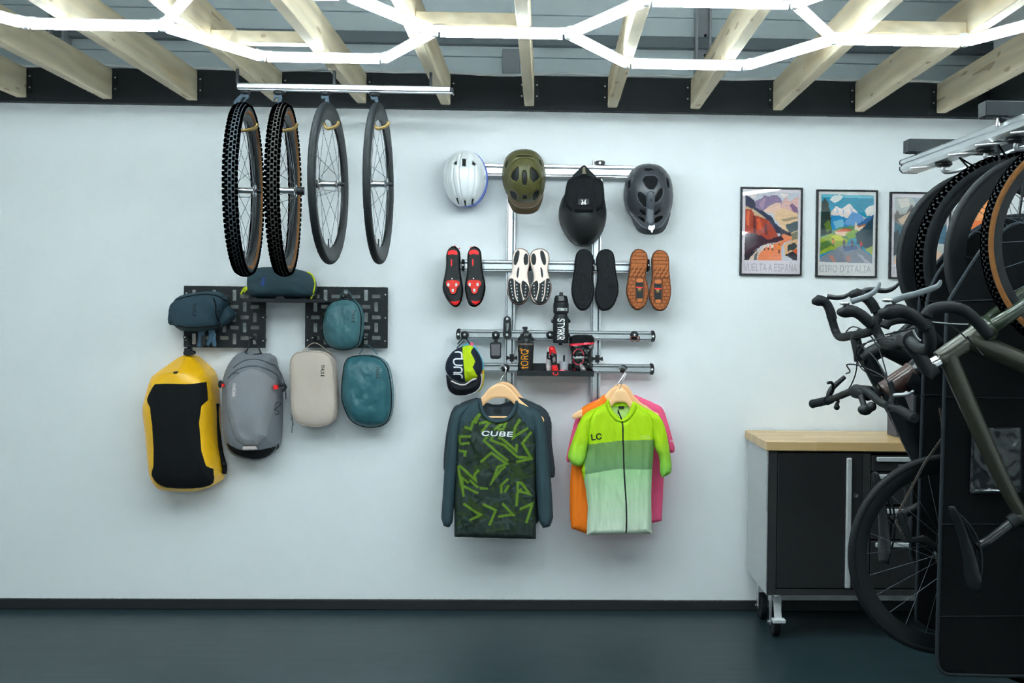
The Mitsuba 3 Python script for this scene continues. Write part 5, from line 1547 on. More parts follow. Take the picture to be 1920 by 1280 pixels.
# three bright shirts on the right-hand hook
hang_r = 'hangers of the bright shirts'
hanger('rear wooden hanger of the pink shirt', (1164, 719), [(9, 1.5), (16, 8), (24, 24), (55, 46), (78, 58)], 78, 50, 5.185, hang_r, hk2)
t = thing('pink_shirt', 'pink shirt, rearmost of the bright shirts', 'shirt')
Yp = 5.195
pinkm = mat('fabric_pink', A(226, 96, 140), .8, spec=.2)
zt2, cx2 = P(1165, 745, Yp)[2], P(1165, 745, Yp)[0]
g = PX([(1186, 738), (1205, 746), (1228, 756), (1243, 765), (1250, 800), (1246, 860), (1242, 950), (1240, 985), (1080, 985), (1084, 900), (1080, 800), (1085, 768), (1110, 752), (1140, 742), (1150, 752), (1165, 758), (1180, 750)], Yp, 1)
m, _ = garment(g, Yp, .018, .03, .016, 22, 91, zt2, cx2)
obj('body', m, pinkm, t, smooth=True)
for pts in ([(1228, 756), (1243, 764), (1250, 785), (1258, 812), (1267, 846), (1257, 850), (1244, 835), (1234, 800)], [(1092, 764), (1080, 780), (1072, 810), (1064, 845), (1061, 862), (1066, 868), (1082, 850), (1090, 800)]):
    gg = PX(pts, Yp, 1)
    m, _ = garment(gg, Yp - .004, .018, .02, .01, 30, 95, zt2, cx2)
    sl = obj('sleeve', m, pinkm, t, smooth=True)
q = W2([(1256, 827)], Yp - .02)[0]
obj('lettering', text('LC', q[0], q[1], .008, -8, .001, True, width=.018, y=Yp - .024), white, t, smooth=False)
hanger('middle wooden hanger of the orange shirt', (1158, 724), [(9, 1.5), (16, 7), (26, 20), (56, 38), (86, 52)], 86, 50, 5.135, hang_r, hk2 + [0, -.05, 0], [(9, 1.5), (16, 8), (24, 27), (52, 58), (70, 74)])
t = thing('orange_shirt', 'orange shirt half slipped off its hanger behind the lime jersey', 'shirt')
Yo = 5.14
om = mat('fabric_orange', A(250, 122, 26), .7, spec=.25)
g = PX([(1136, 739), (1131, 740), (1120, 750), (1100, 758), (1087, 767), (1090, 790), (1084, 830), (1074, 860), (1069, 890), (1068, 960), (1072, 1000), (1180, 1000), (1190, 900), (1185, 800), (1180, 752), (1168, 762), (1150, 760), (1142, 750)], Yo, 1)
m, _ = garment(g, Yo, .022, .03, .026, 22, 101, zt2, cx2)
obj('body', m, om, t, smooth=True)
hanger('front wooden hanger in the lime green jersey', (1163, 729), [(8, 1.5), (14, 8), (24, 28), (56, 54), (78, 68)], 78, 52, 5.07, hang_r, hk2 + [0, -.11, 0])
t = thing('lime_jersey', 'lime green short-sleeved cycling jersey with dark band, zip and black lettering', 'jersey')
Yg = 5.08
zt3, cx3 = P(1165, 750, Yg)[2], P(1166, 745, Yg)[0]
neckg = [(1141, 752), (1145, 765), (1150, 775), (1158, 782), (1166, 785), (1174, 780), (1181, 770), (1186, 758), (1187, 751)]
bodyg = PX([(1120, 763), *neckg, (1205, 762), (1224, 772), (1232, 790), (1228, 815), (1226, 842), (1222, 890), (1221, 928), (1222, 1000), (1100, 1002), (1102, 950), (1098, 915), (1090, 880), (1095, 860), (1101, 842), (1100, 815), (1098, 790), (1105, 772)], Yg)
lime_c, lime_d, pale = A(158, 212, 20), A(104, 152, 84), A(148, 204, 150)
band_lo = zG([(280, 1025), (310, 1020), (600, 975), (640, 978), (900, 980), (960, 990)])
band_hi = zG([(960, 712), (905, 706), (620, 714), (300, 752), (270, 760)])
za, zb_ = P(1165, 880, Yg)[2], P(1165, 990, Yg)[2]


def lime_grad(x, z):
    w = np.clip((za - z) / (za - zb_), 0, 1)[:, None]
    return np.asarray(pale) * (1 - w) + np.asarray(A(190, 222, 200)) * w


def mesh_band(x, z):
    w = np.clip((za + .12 - z) / .13, 0, 1)[:, None]
    s = (.5 + .5 * np.sin(z * 2100))[:, None]
    return (np.asarray(lime_d) * (1 - w) + np.asarray(A(92, 140, 100)) * w) * (.93 + .14 * s)


lower = Polygon(W2(band_lo + zG([(960, 1900), (200, 1900)]), Yg - .03))
m, yfg = garment(bodyg, Yg, .045, .035, .022, 22, 111, zt3, cx3, .0034)
obj('body', m, 'vc_fabric', t, smooth=True, color=painted(m, paint(lime_c, [(lower, lime_grad), (Polygon(W2(band_lo + band_hi, Yg - .03)), mesh_band)])))
g1 = PX([(1120, 763), (1104, 770), (1091, 781), (1084, 796), (1078, 812), (1070, 834), (1064, 853), (1066, 862), (1075, 873), (1089, 875), (1097, 864), (1101, 842), (1106, 815), (1112, 790)], Yg - .01, 1)
g2 = PX([(1205, 762), (1226, 772), (1241, 784), (1249, 806), (1256, 845), (1261, 885), (1250, 892), (1238, 896), (1237, 855), (1228, 842), (1222, 815), (1214, 788)], Yg - .01, 1)
hemc = A(124, 200, 80)
for g, seed in ((g1, 115), (g2, 117)):
    m, _ = garment(g, Yg - .006, .042, .03, .03, 30, seed, zt3, cx3, .0045)
    zl = P(1165, 890, Yg)[2]
    obj('sleeve', m, 'vc_fabric', t, smooth=True, color=painted(m, paint(lambda x, z: np.asarray(lime_c) + (np.asarray(hemc) - np.asarray(lime_c)) * np.clip((P(1165, 820, Yg)[2] - z) / .15, 0, 1)[:, None], [])))
limem = mat('fabric_lime', lime_c, .75, spec=.25)
col_o = PX([(1134, 756), (1139, 747), (1142, 748), (1143, 758), (1150, 772), (1160, 780), (1166, 786), (1172, 782), (1180, 770), (1186, 752), (1190, 752), (1195, 762), (1188, 776), (1178, 788), (1166, 792), (1152, 788), (1142, 775)], Yg - .03, 1)
m, _ = garment(col_o, Yg - .036, .012, .008, .004, 30, 121, zt3, cx3, .003, .006)
obj('collar', m, limem, t, smooth=True)
backg = PX([(1136, 752), (1150, 750), (1164, 748), (1178, 750), (1192, 754), (1192, 800), (1136, 800)], Yg + .012)
obj('back_panel', sheet(backg, .006, lambda x, z: Yg + .008 + 0 * x, lambda x, z: Yg + .016 + 0 * x), cm(168, 205, 130), t, smooth=30)
obj('collar_back', sheet(PX([(1141, 752), (1150, 754), (1164, 755), (1178, 754), (1188, 753), (1187, 760), (1164, 763), (1142, 760)], Yg, 1), .004, lambda x, z: Yg + .001 + 0 * x, lambda x, z: Yg + .008 + 0 * x), limem, t, smooth=30)
obj('neck_tag', ext(PX([(1160, 761), (1170, 761), (1170, 766), (1160, 766)], Yg), Yg - .002, Yg + .001), 'black', t, smooth=False)
zp = spline(W2([(1159, 771), (1164, 782), (1167, 794), (1168, 822), (1169, 850), (1170, 883), (1173, 928), (1174, 998)], Yg - .04), 60)
inb = shapely.contains_xy(bodyg, zp[:, 0], zp[:, 1])
yz = np.where(inb, yfg(zp[:, 0], zp[:, 1]) - .002, Yg - .046)
obj('zip', tube(np.stack([zp[:, 0], yz, zp[:, 1]], 1), .0022, 6, flat=(1.5, (1.0, 0, 0))), 'black', t, label='black zip')
q = zp[0]
obj('zip_pull', box(q[0] - .003, q[0] + .003, Yg - .052, Yg - .047, q[1] - .010, q[1] + .010, .001), 'black', t, smooth=False)
for w, (x, y), hgt, wid, mm, tn in (('LC', (340, 713), .029, .050, 'black', 7), ('LE COL', (792, 694), .012, .050, cm(205, 235, 150), -4)):
    q = W2(zG([(x, y)]), Yg - .04)[0]
    mt = text(w, q[0], q[1], hgt * .95 if w == 'LC' else hgt * 1.2, tn, .001, w == 'LC', width=wid).subdivide_to_size(.006)
    v = mt.vertices.copy()
    v[:, 1] += yfg(v[:, 0], v[:, 2]) - .0006
    mt.vertices = v
    obj('lettering', mt, mm, t, smooth=False)

# ------------------------------------------------------------------ posters
def poster(corners_px, lab, base, polys, title, tq, tw, th, tcol, Y=5.312):
    """A framed print: frame, paper with the painted view, lettering, glass."""
    c = W2(zP(corners_px), Y)
    x0, x1 = (c[0][0] + c[3][0]) / 2, (c[1][0] + c[2][0]) / 2
    z1, z0 = (c[0][1] + c[1][1]) / 2, (c[2][1] + c[3][1]) / 2
    t = thing('framed_poster', lab, 'poster', 'framed posters on the back wall')
    w = .0085
    obj('frame', ext(sbox(x0, z0, x1, z1).difference(sbox(x0 + w, z0 + w, x1 - w, z1 - w)), Y - .004, WALL - .001), 'black', t, smooth=False)
    nx, nz = 150, 210
    gx, gz = np.meshgrid(np.linspace(x0 + w - .001, x1 - w + .001, nx), np.linspace(z0 + w - .001, z1 - w + .001, nz))
    v = np.stack([gx.ravel(), np.full(gx.size, Y + .006), gz.ravel()], 1)
    i = (np.arange(nz - 1)[:, None] * nx + np.arange(nx - 1)).ravel()
    f = np.vstack([np.stack([i, i + 1, i + nx + 1], 1), np.stack([i, i + nx + 1, i + nx], 1)])
    col = np.broadcast_to(np.asarray(base, float), (len(v), 3)).copy()
    rag = (meshkit.fbm(v * [160, 1, 160], 3, 5)[:, None] - .5) * .010
    rag2 = (meshkit.fbm(v * [160, 1, 160] + 31.7, 3, 9)[:, None] - .5) * .010
    px_, pz_ = v[:, 0] + rag[:, 0], v[:, 2] + rag2[:, 0]
    area = None
    tone = .82 + .36 * meshkit.fbm(v * [90, 1, 140], 3, 12)
    for k, (pts, cc) in enumerate(polys):
        g = Polygon(W2(zP(pts), Y)).buffer(0)
        if k == 0:
            area = g
            inside = shapely.contains_xy(g, v[:, 0], v[:, 2])
            hit = inside
        else:
            hit = shapely.contains_xy(g, px_, pz_) & inside
        col[hit] = np.asarray(cc(v[hit, 0], v[hit, 2]) if callable(cc) else cc) * tone[hit][:, None]
    pr = obj('print', trimesh.Trimesh(v, f, process=False), 'vc_print', t, smooth=True, color=np.clip(col, 0, 1))
    q = W2(zP([tq]), Y)[0]
    k0 = P(*zP([tq])[0], Y)
    obj('lettering', text(title, q[0], q[1], th / 4.683 * Y / FPX, 0, .0004, False, width=tw / 4.683 * Y / FPX, y=Y + .0055), tcol, t, smooth=False)
    obj('pane', trimesh.Trimesh([[x0 + w - .002, Y, z0 + w - .002], [x1 - w + .002, Y, z0 + w - .002], [x1 - w + .002, Y, z1 - w + .002], [x0 + w - .002, Y, z1 - w + .002]], [[0, 1, 2], [0, 2, 3]], process=False), 'pane', t, smooth=False)
    return t


scene['mat_pane'] = {'type': 'thindielectric', 'int_ior': 1.5}
M['pane'] = 'mat_pane'
paper, paper2 = A(196, 202, 210), A(196, 208, 208)
rider = [A(40, 40, 46), A(196, 120, 60), A(70, 40, 36), A(200, 190, 170)]


def riders(spots, cols, s=1.0):
    out = []
    for k, (x, y) in enumerate(spots):
        c_ = cols[k % len(cols)]
        out += [([(x - 5 * s, y + 32 * s), (x - 3 * s, y + 4 * s), (x + 4 * s, y + 4 * s), (x + 5 * s, y + 34 * s)], A(44, 40, 44)),
                ([(x - 12 * s, y + 5 * s), (x - 9 * s, y - 18 * s), (x + 9 * s, y - 18 * s), (x + 13 * s, y + 5 * s), (x, y + 14 * s)], c_),
                ([(x - 6 * s, y - 18 * s), (x - 5 * s, y - 29 * s), (x + 5 * s, y - 29 * s), (x + 6 * s, y - 18 * s)], A(110, 76, 60))]
    return out


p1 = [([(132, 135), (600, 147), (586, 744), (122, 737)], A(176, 190, 200)),
      ([(132, 140), (230, 150), (220, 190), (132, 200)], A(206, 210, 210)), ([(430, 150), (520, 160), (470, 190)], A(206, 206, 206)),
      ([(200, 240), (225, 215), (262, 200), (300, 164), (330, 178), (360, 168), (405, 166), (440, 190), (455, 230), (440, 280), (300, 310), (230, 300)], A(122, 112, 146)),
      ([(250, 240), (290, 200), (310, 190), (300, 250), (280, 300)], A(150, 134, 160)),
      ([(430, 280), (455, 225), (488, 183), (520, 220), (545, 205), (570, 192), (600, 180), (600, 360), (430, 340)], A(196, 172, 168)),
      ([(520, 260), (540, 240), (590, 280), (600, 330), (560, 320)], A(120, 96, 130)),
      ([(285, 310), (340, 260), (405, 232), (440, 235), (445, 320), (600, 330), (600, 420), (470, 420), (380, 330)], A(206, 186, 170)),
      ([(400, 300), (470, 280), (600, 330), (600, 560), (500, 520), (440, 440), (380, 360)], A(202, 184, 150)),
      ([(480, 430), (600, 390), (600, 470), (520, 500)], A(70, 90, 96)), ([(440, 380), (600, 350), (600, 372), (470, 400)], A(150, 140, 116)), ([(500, 520), (600, 480), (600, 560), (540, 570)], A(110, 116, 96)),
      ([(128, 165), (160, 170), (215, 225), (222, 275), (270, 300), (360, 350), (400, 420), (470, 470), (525, 500), (520, 520), (400, 500), (250, 320), (128, 250)], A(44, 52, 76)),
      ([(128, 250), (190, 285), (290, 350), (320, 390), (260, 370), (128, 300)], A(170, 156, 130)),
      ([(126, 290), (185, 292), (210, 340), (330, 385), (392, 470), (425, 540), (350, 590), (250, 515), (124, 530)], A(150, 62, 44)),
      ([(140, 310), (170, 305), (165, 440), (140, 420)], A(190, 96, 62)), ([(230, 380), (260, 370), (280, 470), (240, 470)], A(192, 90, 56)), ([(200, 350), (215, 350), (225, 500), (200, 500)], A(80, 34, 40)), ([(300, 420), (320, 420), (330, 520), (300, 510)], A(90, 36, 40)),
      ([(122, 510), (190, 500), (270, 520), (330, 560), (440, 520), (470, 560), (400, 580), (290, 605), (124, 700)], A(56, 34, 48)),
      ([(440, 470), (470, 480), (530, 500), (540, 540), (470, 560), (440, 520)], A(50, 44, 60)),
      ([(445, 520), (470, 505), (535, 530), (545, 555), (470, 590), (445, 620), (450, 744), (235, 744), (245, 690), (300, 625), (420, 580), (470, 555)], A(206, 130, 90)),
      ([(150, 744), (200, 670), (270, 630), (310, 622), (250, 690), (236, 744)], A(190, 182, 168)), ([(205, 744), (212, 690), (240, 660), (228, 744)], A(90, 96, 100)),
      ([(122, 690), (240, 640), (200, 680), (150, 744), (122, 744)], A(40, 34, 44)),
      ([(470, 600), (590, 545), (590, 744), (480, 700)], A(196, 170, 130)), ([(500, 610), (560, 580), (590, 610), (560, 650), (500, 660)], A(50, 62, 66)), ([(480, 690), (590, 640), (590, 744), (560, 744)], A(36, 36, 44)), ([(540, 650), (590, 640), (590, 690)], A(190, 90, 50))]
p1 += riders([(300, 620), (332, 612), (366, 618)], [A(206, 196, 182)]) + riders([(428, 630)], [A(210, 130, 50)], 1.35)
poster([(92, 92), (637, 105), (620, 877), (78, 868)], 'framed poster of red cliffs and an orange road lettered VUELTA A ESPAÑA', paper, p1, 'VUELTA A ESPAÑA', (118, 832), 470, 66, cm(150, 156, 166))
p2 = [([(799, 156), (1262, 170), (1246, 766), (784, 752)], A(24, 132, 160)),
      ([(800, 158), (1262, 172), (1262, 196), (800, 182)], A(90, 170, 190)), ([(870, 210), (910, 165), (985, 162), (975, 205), (920, 235)], A(190, 206, 206)), ([(1180, 300), (1215, 262), (1262, 250), (1262, 345), (1200, 350)], A(200, 208, 204)),
      ([(872, 330), (905, 285), (930, 262), (975, 285), (1000, 268), (1045, 238), (1085, 288), (1130, 330), (1195, 370), (1060, 400), (900, 400)], A(205, 206, 202)),
      ([(980, 300), (1000, 280), (995, 340)], A(140, 168, 190)), ([(1045, 250), (1075, 300), (1060, 320)], A(150, 172, 190)), ([(930, 270), (950, 300), (935, 330)], A(150, 176, 194)),
      ([(884, 345), (950, 345), (1060, 380), (1070, 420), (1010, 470), (920, 500), (884, 500)], A(36, 130, 180)), ([(900, 400), (990, 380), (1000, 440), (930, 460)], A(110, 176, 200)),
      ([(1000, 420), (1070, 310), (1140, 330), (1190, 390), (1140, 430), (1060, 440)], A(96, 150, 196)), ([(1110, 430), (1190, 375), (1262, 335), (1262, 480), (1100, 480)], A(40, 90, 140)),
      ([(886, 480), (960, 450), (1100, 430), (1180, 440), (1180, 540), (890, 560)], A(80, 130, 90)),
      ([(910, 490), (960, 462), (1060, 470), (1060, 520), (950, 525)], A(206, 190, 160)), ([(920, 482), (1010, 455), (1065, 465), (1060, 485), (960, 490)], A(180, 92, 60)),
      ([(1090, 470), (1095, 420), (1104, 396), (1112, 430), (1180, 430), (1165, 490), (1100, 480)], A(206, 196, 176)), ([(1110, 438), (1180, 420), (1190, 436), (1120, 450)], A(150, 100, 70)),
      ([(800, 230), (835, 190), (862, 240), (880, 330), (884, 420), (892, 500), (788, 530)], A(30, 50, 44)), ([(820, 420), (870, 380), (890, 460), (850, 500)], A(80, 110, 40)),
      ([(786, 540), (890, 500), (960, 520), (1040, 560), (1020, 600), (786, 690)], A(132, 160, 50)), ([(880, 520), (960, 520), (1010, 560), (930, 570)], A(180, 190, 60)), ([(786, 590), (860, 560), (900, 600), (790, 660)], A(70, 110, 50)),
      ([(1010, 500), (1080, 470), (1140, 480), (1090, 540), (1040, 560)], A(110, 150, 60)),
      ([(1100, 500), (1180, 440), (1262, 350), (1262, 650), (1180, 630), (1110, 590)], A(24, 56, 70)), ([(1180, 640), (1250, 610), (1250, 700)], A(140, 160, 70)),
      ([(784, 752), (784, 720), (850, 680), (950, 620), (1010, 600), (1110, 600), (1180, 660), (1250, 710), (1247, 766)], A(112, 126, 140)),
      ([(860, 700), (900, 690), (930, 760), (900, 760)], A(160, 120, 110)), ([(1010, 700), (1050, 690), (1060, 760), (1020, 760)], A(150, 120, 112)), ([(1110, 680), (1150, 690), (1230, 760), (1180, 760)], A(150, 160, 170)), ([(990, 620), (1100, 605), (1120, 640), (1000, 660)], A(60, 90, 130))]
p2 += riders([(903, 580), (998, 590), (1070, 588), (1148, 600)], [A(190, 130, 70), A(60, 60, 80), A(80, 70, 90), A(170, 50, 60)], 1.15)
poster([(762, 112), (1300, 130), (1276, 895), (742, 884)], 'framed poster of blue mountains and a village lettered GIRO D’ITALIA', paper2, p2, "GIRO D'ITALIA", (784, 842), 456, 62, cm(150, 162, 166))
p3 = [([(1446, 180), (1910, 196), (1890, 784), (1430, 772)], A(160, 176, 174)),
      ([(1470, 200), (1560, 190), (1580, 260), (1500, 280)], A(190, 196, 190)), ([(1600, 190), (1900, 200), (1900, 260), (1660, 300)], A(140, 160, 170)),
      ([(1440, 340), (1465, 296), (1490, 340), (1540, 330), (1590, 246), (1640, 300), (1700, 290), (1760, 250), (1900, 330), (1900, 480), (1440, 460)], A(112, 116, 112)),
      ([(1470, 380), (1540, 340), (1600, 290), (1590, 360), (1640, 340), (1620, 420), (1500, 420)], A(186, 178, 160)), ([(1590, 250), (1620, 300), (1580, 320), (1570, 300)], A(80, 84, 90)),
      ([(1436, 400), (1480, 420), (1550, 460), (1620, 520), (1440, 560)], A(40, 90, 104)), ([(1640, 420), (1900, 430), (1900, 600), (1620, 560)], A(36, 96, 120)), ([(1640, 470), (1720, 450), (1780, 480), (1680, 520)], A(150, 164, 90)),
      ([(1434, 500), (1470, 470), (1500, 540), (1500, 680), (1432, 700)], A(24, 36, 44)), ([(1490, 540), (1620, 560), (1700, 600), (1500, 640)], A(50, 90, 100)),
      ([(1430, 772), (1440, 720), (1520, 640), (1620, 600), (1740, 600), (1890, 700), (1890, 784)], A(196, 176, 150)), ([(1450, 740), (1510, 660), (1530, 660), (1480, 760)], A(120, 110, 104)), ([(1630, 620), (1650, 620), (1660, 720), (1640, 700)], A(40, 40, 48))]
p3 += riders([(1700, 640), (1780, 650)], [A(190, 150, 50), A(60, 80, 110)], 1.4)
poster([(1408, 132), (1944, 152), (1920, 910), (1386, 898)], 'framed poster of grey peaks lettered TOUR, partly hidden behind the hanging bikes', paper, p3, 'TOUR DE FRANCE', (1426, 858), 450, 62, cm(150, 156, 166))
p4 = [([(2092, 200), (2550, 216), (2530, 804), (2075, 792)], A(230, 120, 40)), ([(2092, 200), (2550, 216), (2545, 420), (2085, 380)], A(240, 160, 90)), ([(2080, 560), (2250, 420), (2400, 480), (2545, 400), (2535, 640), (2080, 700)], A(150, 60, 30)),
      ([(2080, 700), (2300, 600), (2540, 640), (2530, 804), (2075, 792)], A(60, 46, 44))]
poster([(2052, 152), (2590, 172), (2566, 930), (2030, 918)], 'framed poster with orange view, mostly hidden behind the hanging bikes', paper, p4, 'CLASSIC', (2070, 878), 420, 62, cm(150, 156, 166))

# ------------------------------------------------------------------ the workbench
BY = 4.80
bx0 = P(1440, 900, BY)[0]
btop = P(1445, 827, BY)[2]
bx1 = XR - .03
bot = P(1433, 1115, BY)[2]
tb_ = thing('workbench', 'dark metal workbench cabinet on castors with a butcher block top', 'workbench')
TT = .042
nst = 7
obj('worktop', box(bx0 - .012, bx1 + .01, BY - .014, WALL - .02, btop - TT, btop, .003), 'bench_wood', tb_, smooth=False)
dark = mat('bench_metal', (.020, .021, .022), .24, .25, spec=.5)
dark2 = mat('bench_frame', (.030, .031, .032), .3, .25, spec=.5)
sideg = mat('bench_side', (.40, .42, .425), .5)
ct = btop - TT
obj('side_panel', box(bx0, bx0 + .02, BY + .002, WALL - .06, bot, ct, .001), sideg, tb_, smooth=False)
obj('side_panel', box(bx1 - .02, bx1, BY + .002, WALL - .06, bot, ct, .001), sideg, tb_, smooth=False)
obj('back_panel', box(bx0 + .02, bx1 - .02, WALL - .075, WALL - .06, bot, ct, .001), dark2, tb_, smooth=False)
obj('bottom_panel', box(bx0 + .02, bx1 - .02, BY + .02, WALL - .075, bot, bot + .02, .001), dark2, tb_, smooth=False)
fx = lambda x, y: W2(zD([(x, y)]), BY)[0]
post1 = fx(226, 500)[0]
obj('corner_post', box(bx0, post1 - .002, BY - .002, BY + .03, bot, ct, .002), dark2, tb_, smooth=False)
zt_, zb_ = fx(450, 229)[1], fx(450, 968)[1]
xd1 = fx(688, 500)[0]
obj('top_rail', box(post1 - .002, bx1 - .02, BY, BY + .03, zt_ + .003, ct, .002), dark2, tb_, smooth=False)
obj('kick_rail', box(post1 - .002, bx1 - .02, BY - .002, BY + .03, bot, zb_ - .003, .002), dark2, tb_, smooth=False)
dr_ = obj('door', box(post1, xd1 - .002, BY - .004, BY + .016, zb_, zt_, .003), dark, tb_, smooth=False)
hx0, hz1, hz0 = fx(610, 500)[0], fx(610, 254)[1], fx(610, 964)[1]
hm = mat('handle_metal', (.62, .64, .65), .3, .5)
obj('handle', box(hx0 - .012, hx0 + .012, BY - .022, BY - .004, hz0, hz1, .005), hm, dr_, smooth=False)
lk = W3(zD([(651, 459)]), BY)[0]
obj('lock', disc((lk[0], BY - .004, lk[2]), .010, .004), 'chrome', dr_)
lk = W3(zD([(889, 209)]), BY)[0]
obj('lock', disc((lk[0], BY, lk[2]), .011, .004), 'chrome', tb_)
xs0 = fx(736, 500)[0]
obj('middle_post', box(xd1, xs0 - .003, BY - .001, BY + .03, zb_, zt_, .002), dark2, tb_, smooth=False)
xs1 = xs0 + .62
for y0, y1, hy in ((243, 330, 262), (337, 510, 357), (522, 700, 545), (708, 968, 728)):
    za_, zb2 = fx(800, y0)[1], fx(800, y1)[1]
    d_ = obj('drawer', box(xs0, xs1, BY - .004, BY + .016, zb2, za_, .003), dark, tb_, smooth=False)
    zh = fx(800, hy)[1]
    obj('handle', box(xs0 + .02, xs1 - .02, BY - .020, BY - .004, zh - .011, zh + .011, .004), hm, d_, smooth=False)
obj('middle_post', box(xs1 + .003, xs1 + .04, BY - .001, BY + .03, zb_, zt_, .002), dark2, tb_, smooth=False)
d_ = obj('door', box(xs1 + .043, bx1 - .022, BY - .004, BY + .016, zb_, zt_, .003), dark, tb_, smooth=False)
obj('handle', box(xs1 + .08, xs1 + .104, BY - .022, BY - .004, hz0, hz1, .005), hm, d_, smooth=False)


def castor(x, y, front):
    k = part(tb_, 'castor')
    r = bot * .30
    zc_ = r
    obj('tyre', lathe([(r - .012, -.016), (r - .002, -.014), (r, -.008), (r, .008), (r - .002, .014), (r - .012, .016)], (x, y, zc_), (1.0, 0, 0), 32, True), 'rubber', k, smooth=40)
    obj('wheel_core', lathe([(.0001, -.013), (r - .011, -.013), (r - .011, .013), (.0001, .013)], (x, y, zc_), (1.0, 0, 0), 24), cm(40, 46, 48, .5), k, smooth=40)
    obj('plate', box(x - .045, x + .045, y - .045, y + .045, bot - .006, bot, .001), 'steel', k, smooth=False)
    obj('swivel', lathe([(.0001, 0), (.030, 0), (.034, .010), (.028, .020), (.0001, .020)], (x, y, bot - .026), n=24), 'bright_steel', k)
    for s in (-1, 1):
        g = Polygon([(y - .030, bot - .022), (y + .030, bot - .022), (y + .014, zc_ - .012), (y - .014, zc_ - .012)])
        m = trimesh.creation.extrude_polygon(g, .004, engine='earcut')
        v = m.vertices
        m.vertices = np.stack([x + s * .022 + v[:, 2] - .002, v[:, 0], v[:, 1]], 1)
        obj('fork', m, 'steel', k, smooth=False)
        obj('axle_nut', disc((x + s * .025, y, zc_), .009, .010, (s, 0, 0), 10), 'chrome', k)
    if front:
        obj('brake_pedal', cat([box(x - .030, x + .030, y - r - .034, y - r + .004, zc_ + .016, zc_ + .036, .004), trimesh.convex.convex_hull(np.array([[x + a, y + b, z] for a in (-.017, .017) for b, z in ((-r - .006, zc_ + .026), (-r + .004, zc_ + .036), (-.028, bot - .024), (-.036, bot - .034))]))]), 'bright_steel', k, smooth=False)


castor(P(1454, 1150, BY + .09)[0], BY + .10, True)
castor(bx0 + .06, WALL - .15, False)
castor(bx1 - .09, BY + .10, True)
castor(bx1 - .09, WALL - .15, False)
# the dark box on the worktop
t = thing('cardboard_box', 'small dark box with red and white label standing on the workbench', 'box')
q0, q1 = P(1671, 779, 5.10), P(1716, 812, 5.02)
zt0 = btop
obj('body', box(q0[0], q0[0] + .20, 5.02, 5.16, zt0 + .0005, zt0 + .20, .002), cm(70, 74, 80, .6), t, smooth=False)
obj('label', box(q0[0] + .026, q0[0] + .062, 5.0185, 5.0202, zt0 + .065, zt0 + .085, 0), cm(170, 60, 50), t, smooth=False)
obj('label', box(q0[0] + .050, q0[0] + .082, 5.0185, 5.0202, zt0 + .040, zt0 + .063, 0), 'white_gloss', t, smooth=False)

# ------------------------------------------------------------------ the bike rail on the right
bar1 = thing('cantilever_bracket', 'far black square arm reaching from the right wall over the bikes', 'bracket', 'black arms holding the bike rail')
HR = P(1706, 312, 4.15)[2]       # height of the rail's centre
ZB0 = HR + .045


arm_m = mat('arm_paint', (.012, .015, .017), .6, spec=.2)


def arm(t, px, ytop, ybot, Y):
    a, b = P(px, ytop, Y), P(px, ybot, Y)
    obj('beam', box(a[0], XR, Y - .03, Y + .03, b[2], a[2], .004), arm_m, t, smooth=False)
    obj('end_cap', box(a[0] - .004, a[0], Y - .028, Y + .028, b[2] + .002, a[2] - .002, .0015), 'black', t, smooth=False)
    obj('wall_plate', box(XR - .008, XR - .0005, Y - .06, Y + .06, b[2] - .03, a[2] + .03, .002), 'black_metal', t, smooth=False)
    for dx in (.03, .09):
        obj('bolt', disc((a[0] + dx * .8, Y, a[2]), .006, .004, (0, 0, 1.0), 10), 'chrome', t)
    obj('lower_bolt', disc((a[0] + .045, Y - .01, b[2]), .007, .028, (0, 0, -1.0), 12), 'chrome', t)
    return a[0], b[2]


xa1, zl1 = arm(bar1, 1700, 262, 287, 4.02)
bar2 = thing('cantilever_bracket', 'near black square arm reaching from the right wall over the bikes', 'bracket', 'black arms holding the bike rail')
YA2 = 3.36
xa2, zl2 = arm(bar2, 1843, 191, 221, YA2)
rl = thing('bike_rail', 'long silver ceiling rail with end caps running over the hanging bikes', 'rail')
E0 = P(1707, 312, 4.15)
# the near end lies at the same height where the photograph shows the rail leave the frame
Yn = 3.0
for Yn in np.linspace(2.2, 4.0, 400):
    if P(1935, 231, Yn)[2] > E0[2]:
        break
E1 = P(1935, 231, Yn)
E1 = E0 + (E1 - E0) * 1.25
prof_h, prof_d = .052, .082
pl = Polygon([(-.041, -.014), (-.03, -.026), (.03, -.026), (.041, -.014), (.041, -.002), (.034, .000), (.034, .006), (.041, .008), (.041, .020), (.034, .026), (.008, .026), (.008, .018), (-.008, .018), (-.008, .026), (-.034, .026), (-.041, .020), (-.041, .008), (-.034, .006), (-.034, .000), (-.041, -.002)])
L = np.linalg.norm(E1 - E0)
m = trimesh.creation.extrude_polygon(pl, L, engine='earcut')
td = (E1 - E0) / L
uz = np.array([0, 0, 1.0]) - td * td[2]; uz /= np.linalg.norm(uz)
Xm = np.eye(4); Xm[:3, 1], Xm[:3, 2] = uz, td; Xm[:3, 0] = np.cross(uz, td); Xm[:3, 3] = E0
obj('profile', moved(m, Xm), 'aluminium', rl, smooth=False)
m = trimesh.creation.extrude_polygon(Polygon(np.array(pl.exterior.coords)).buffer(.001), .008, engine='earcut')
m.vertices[:, 2] -= .009
obj('end_cap', moved(m, Xm), 'black', rl, smooth=False)
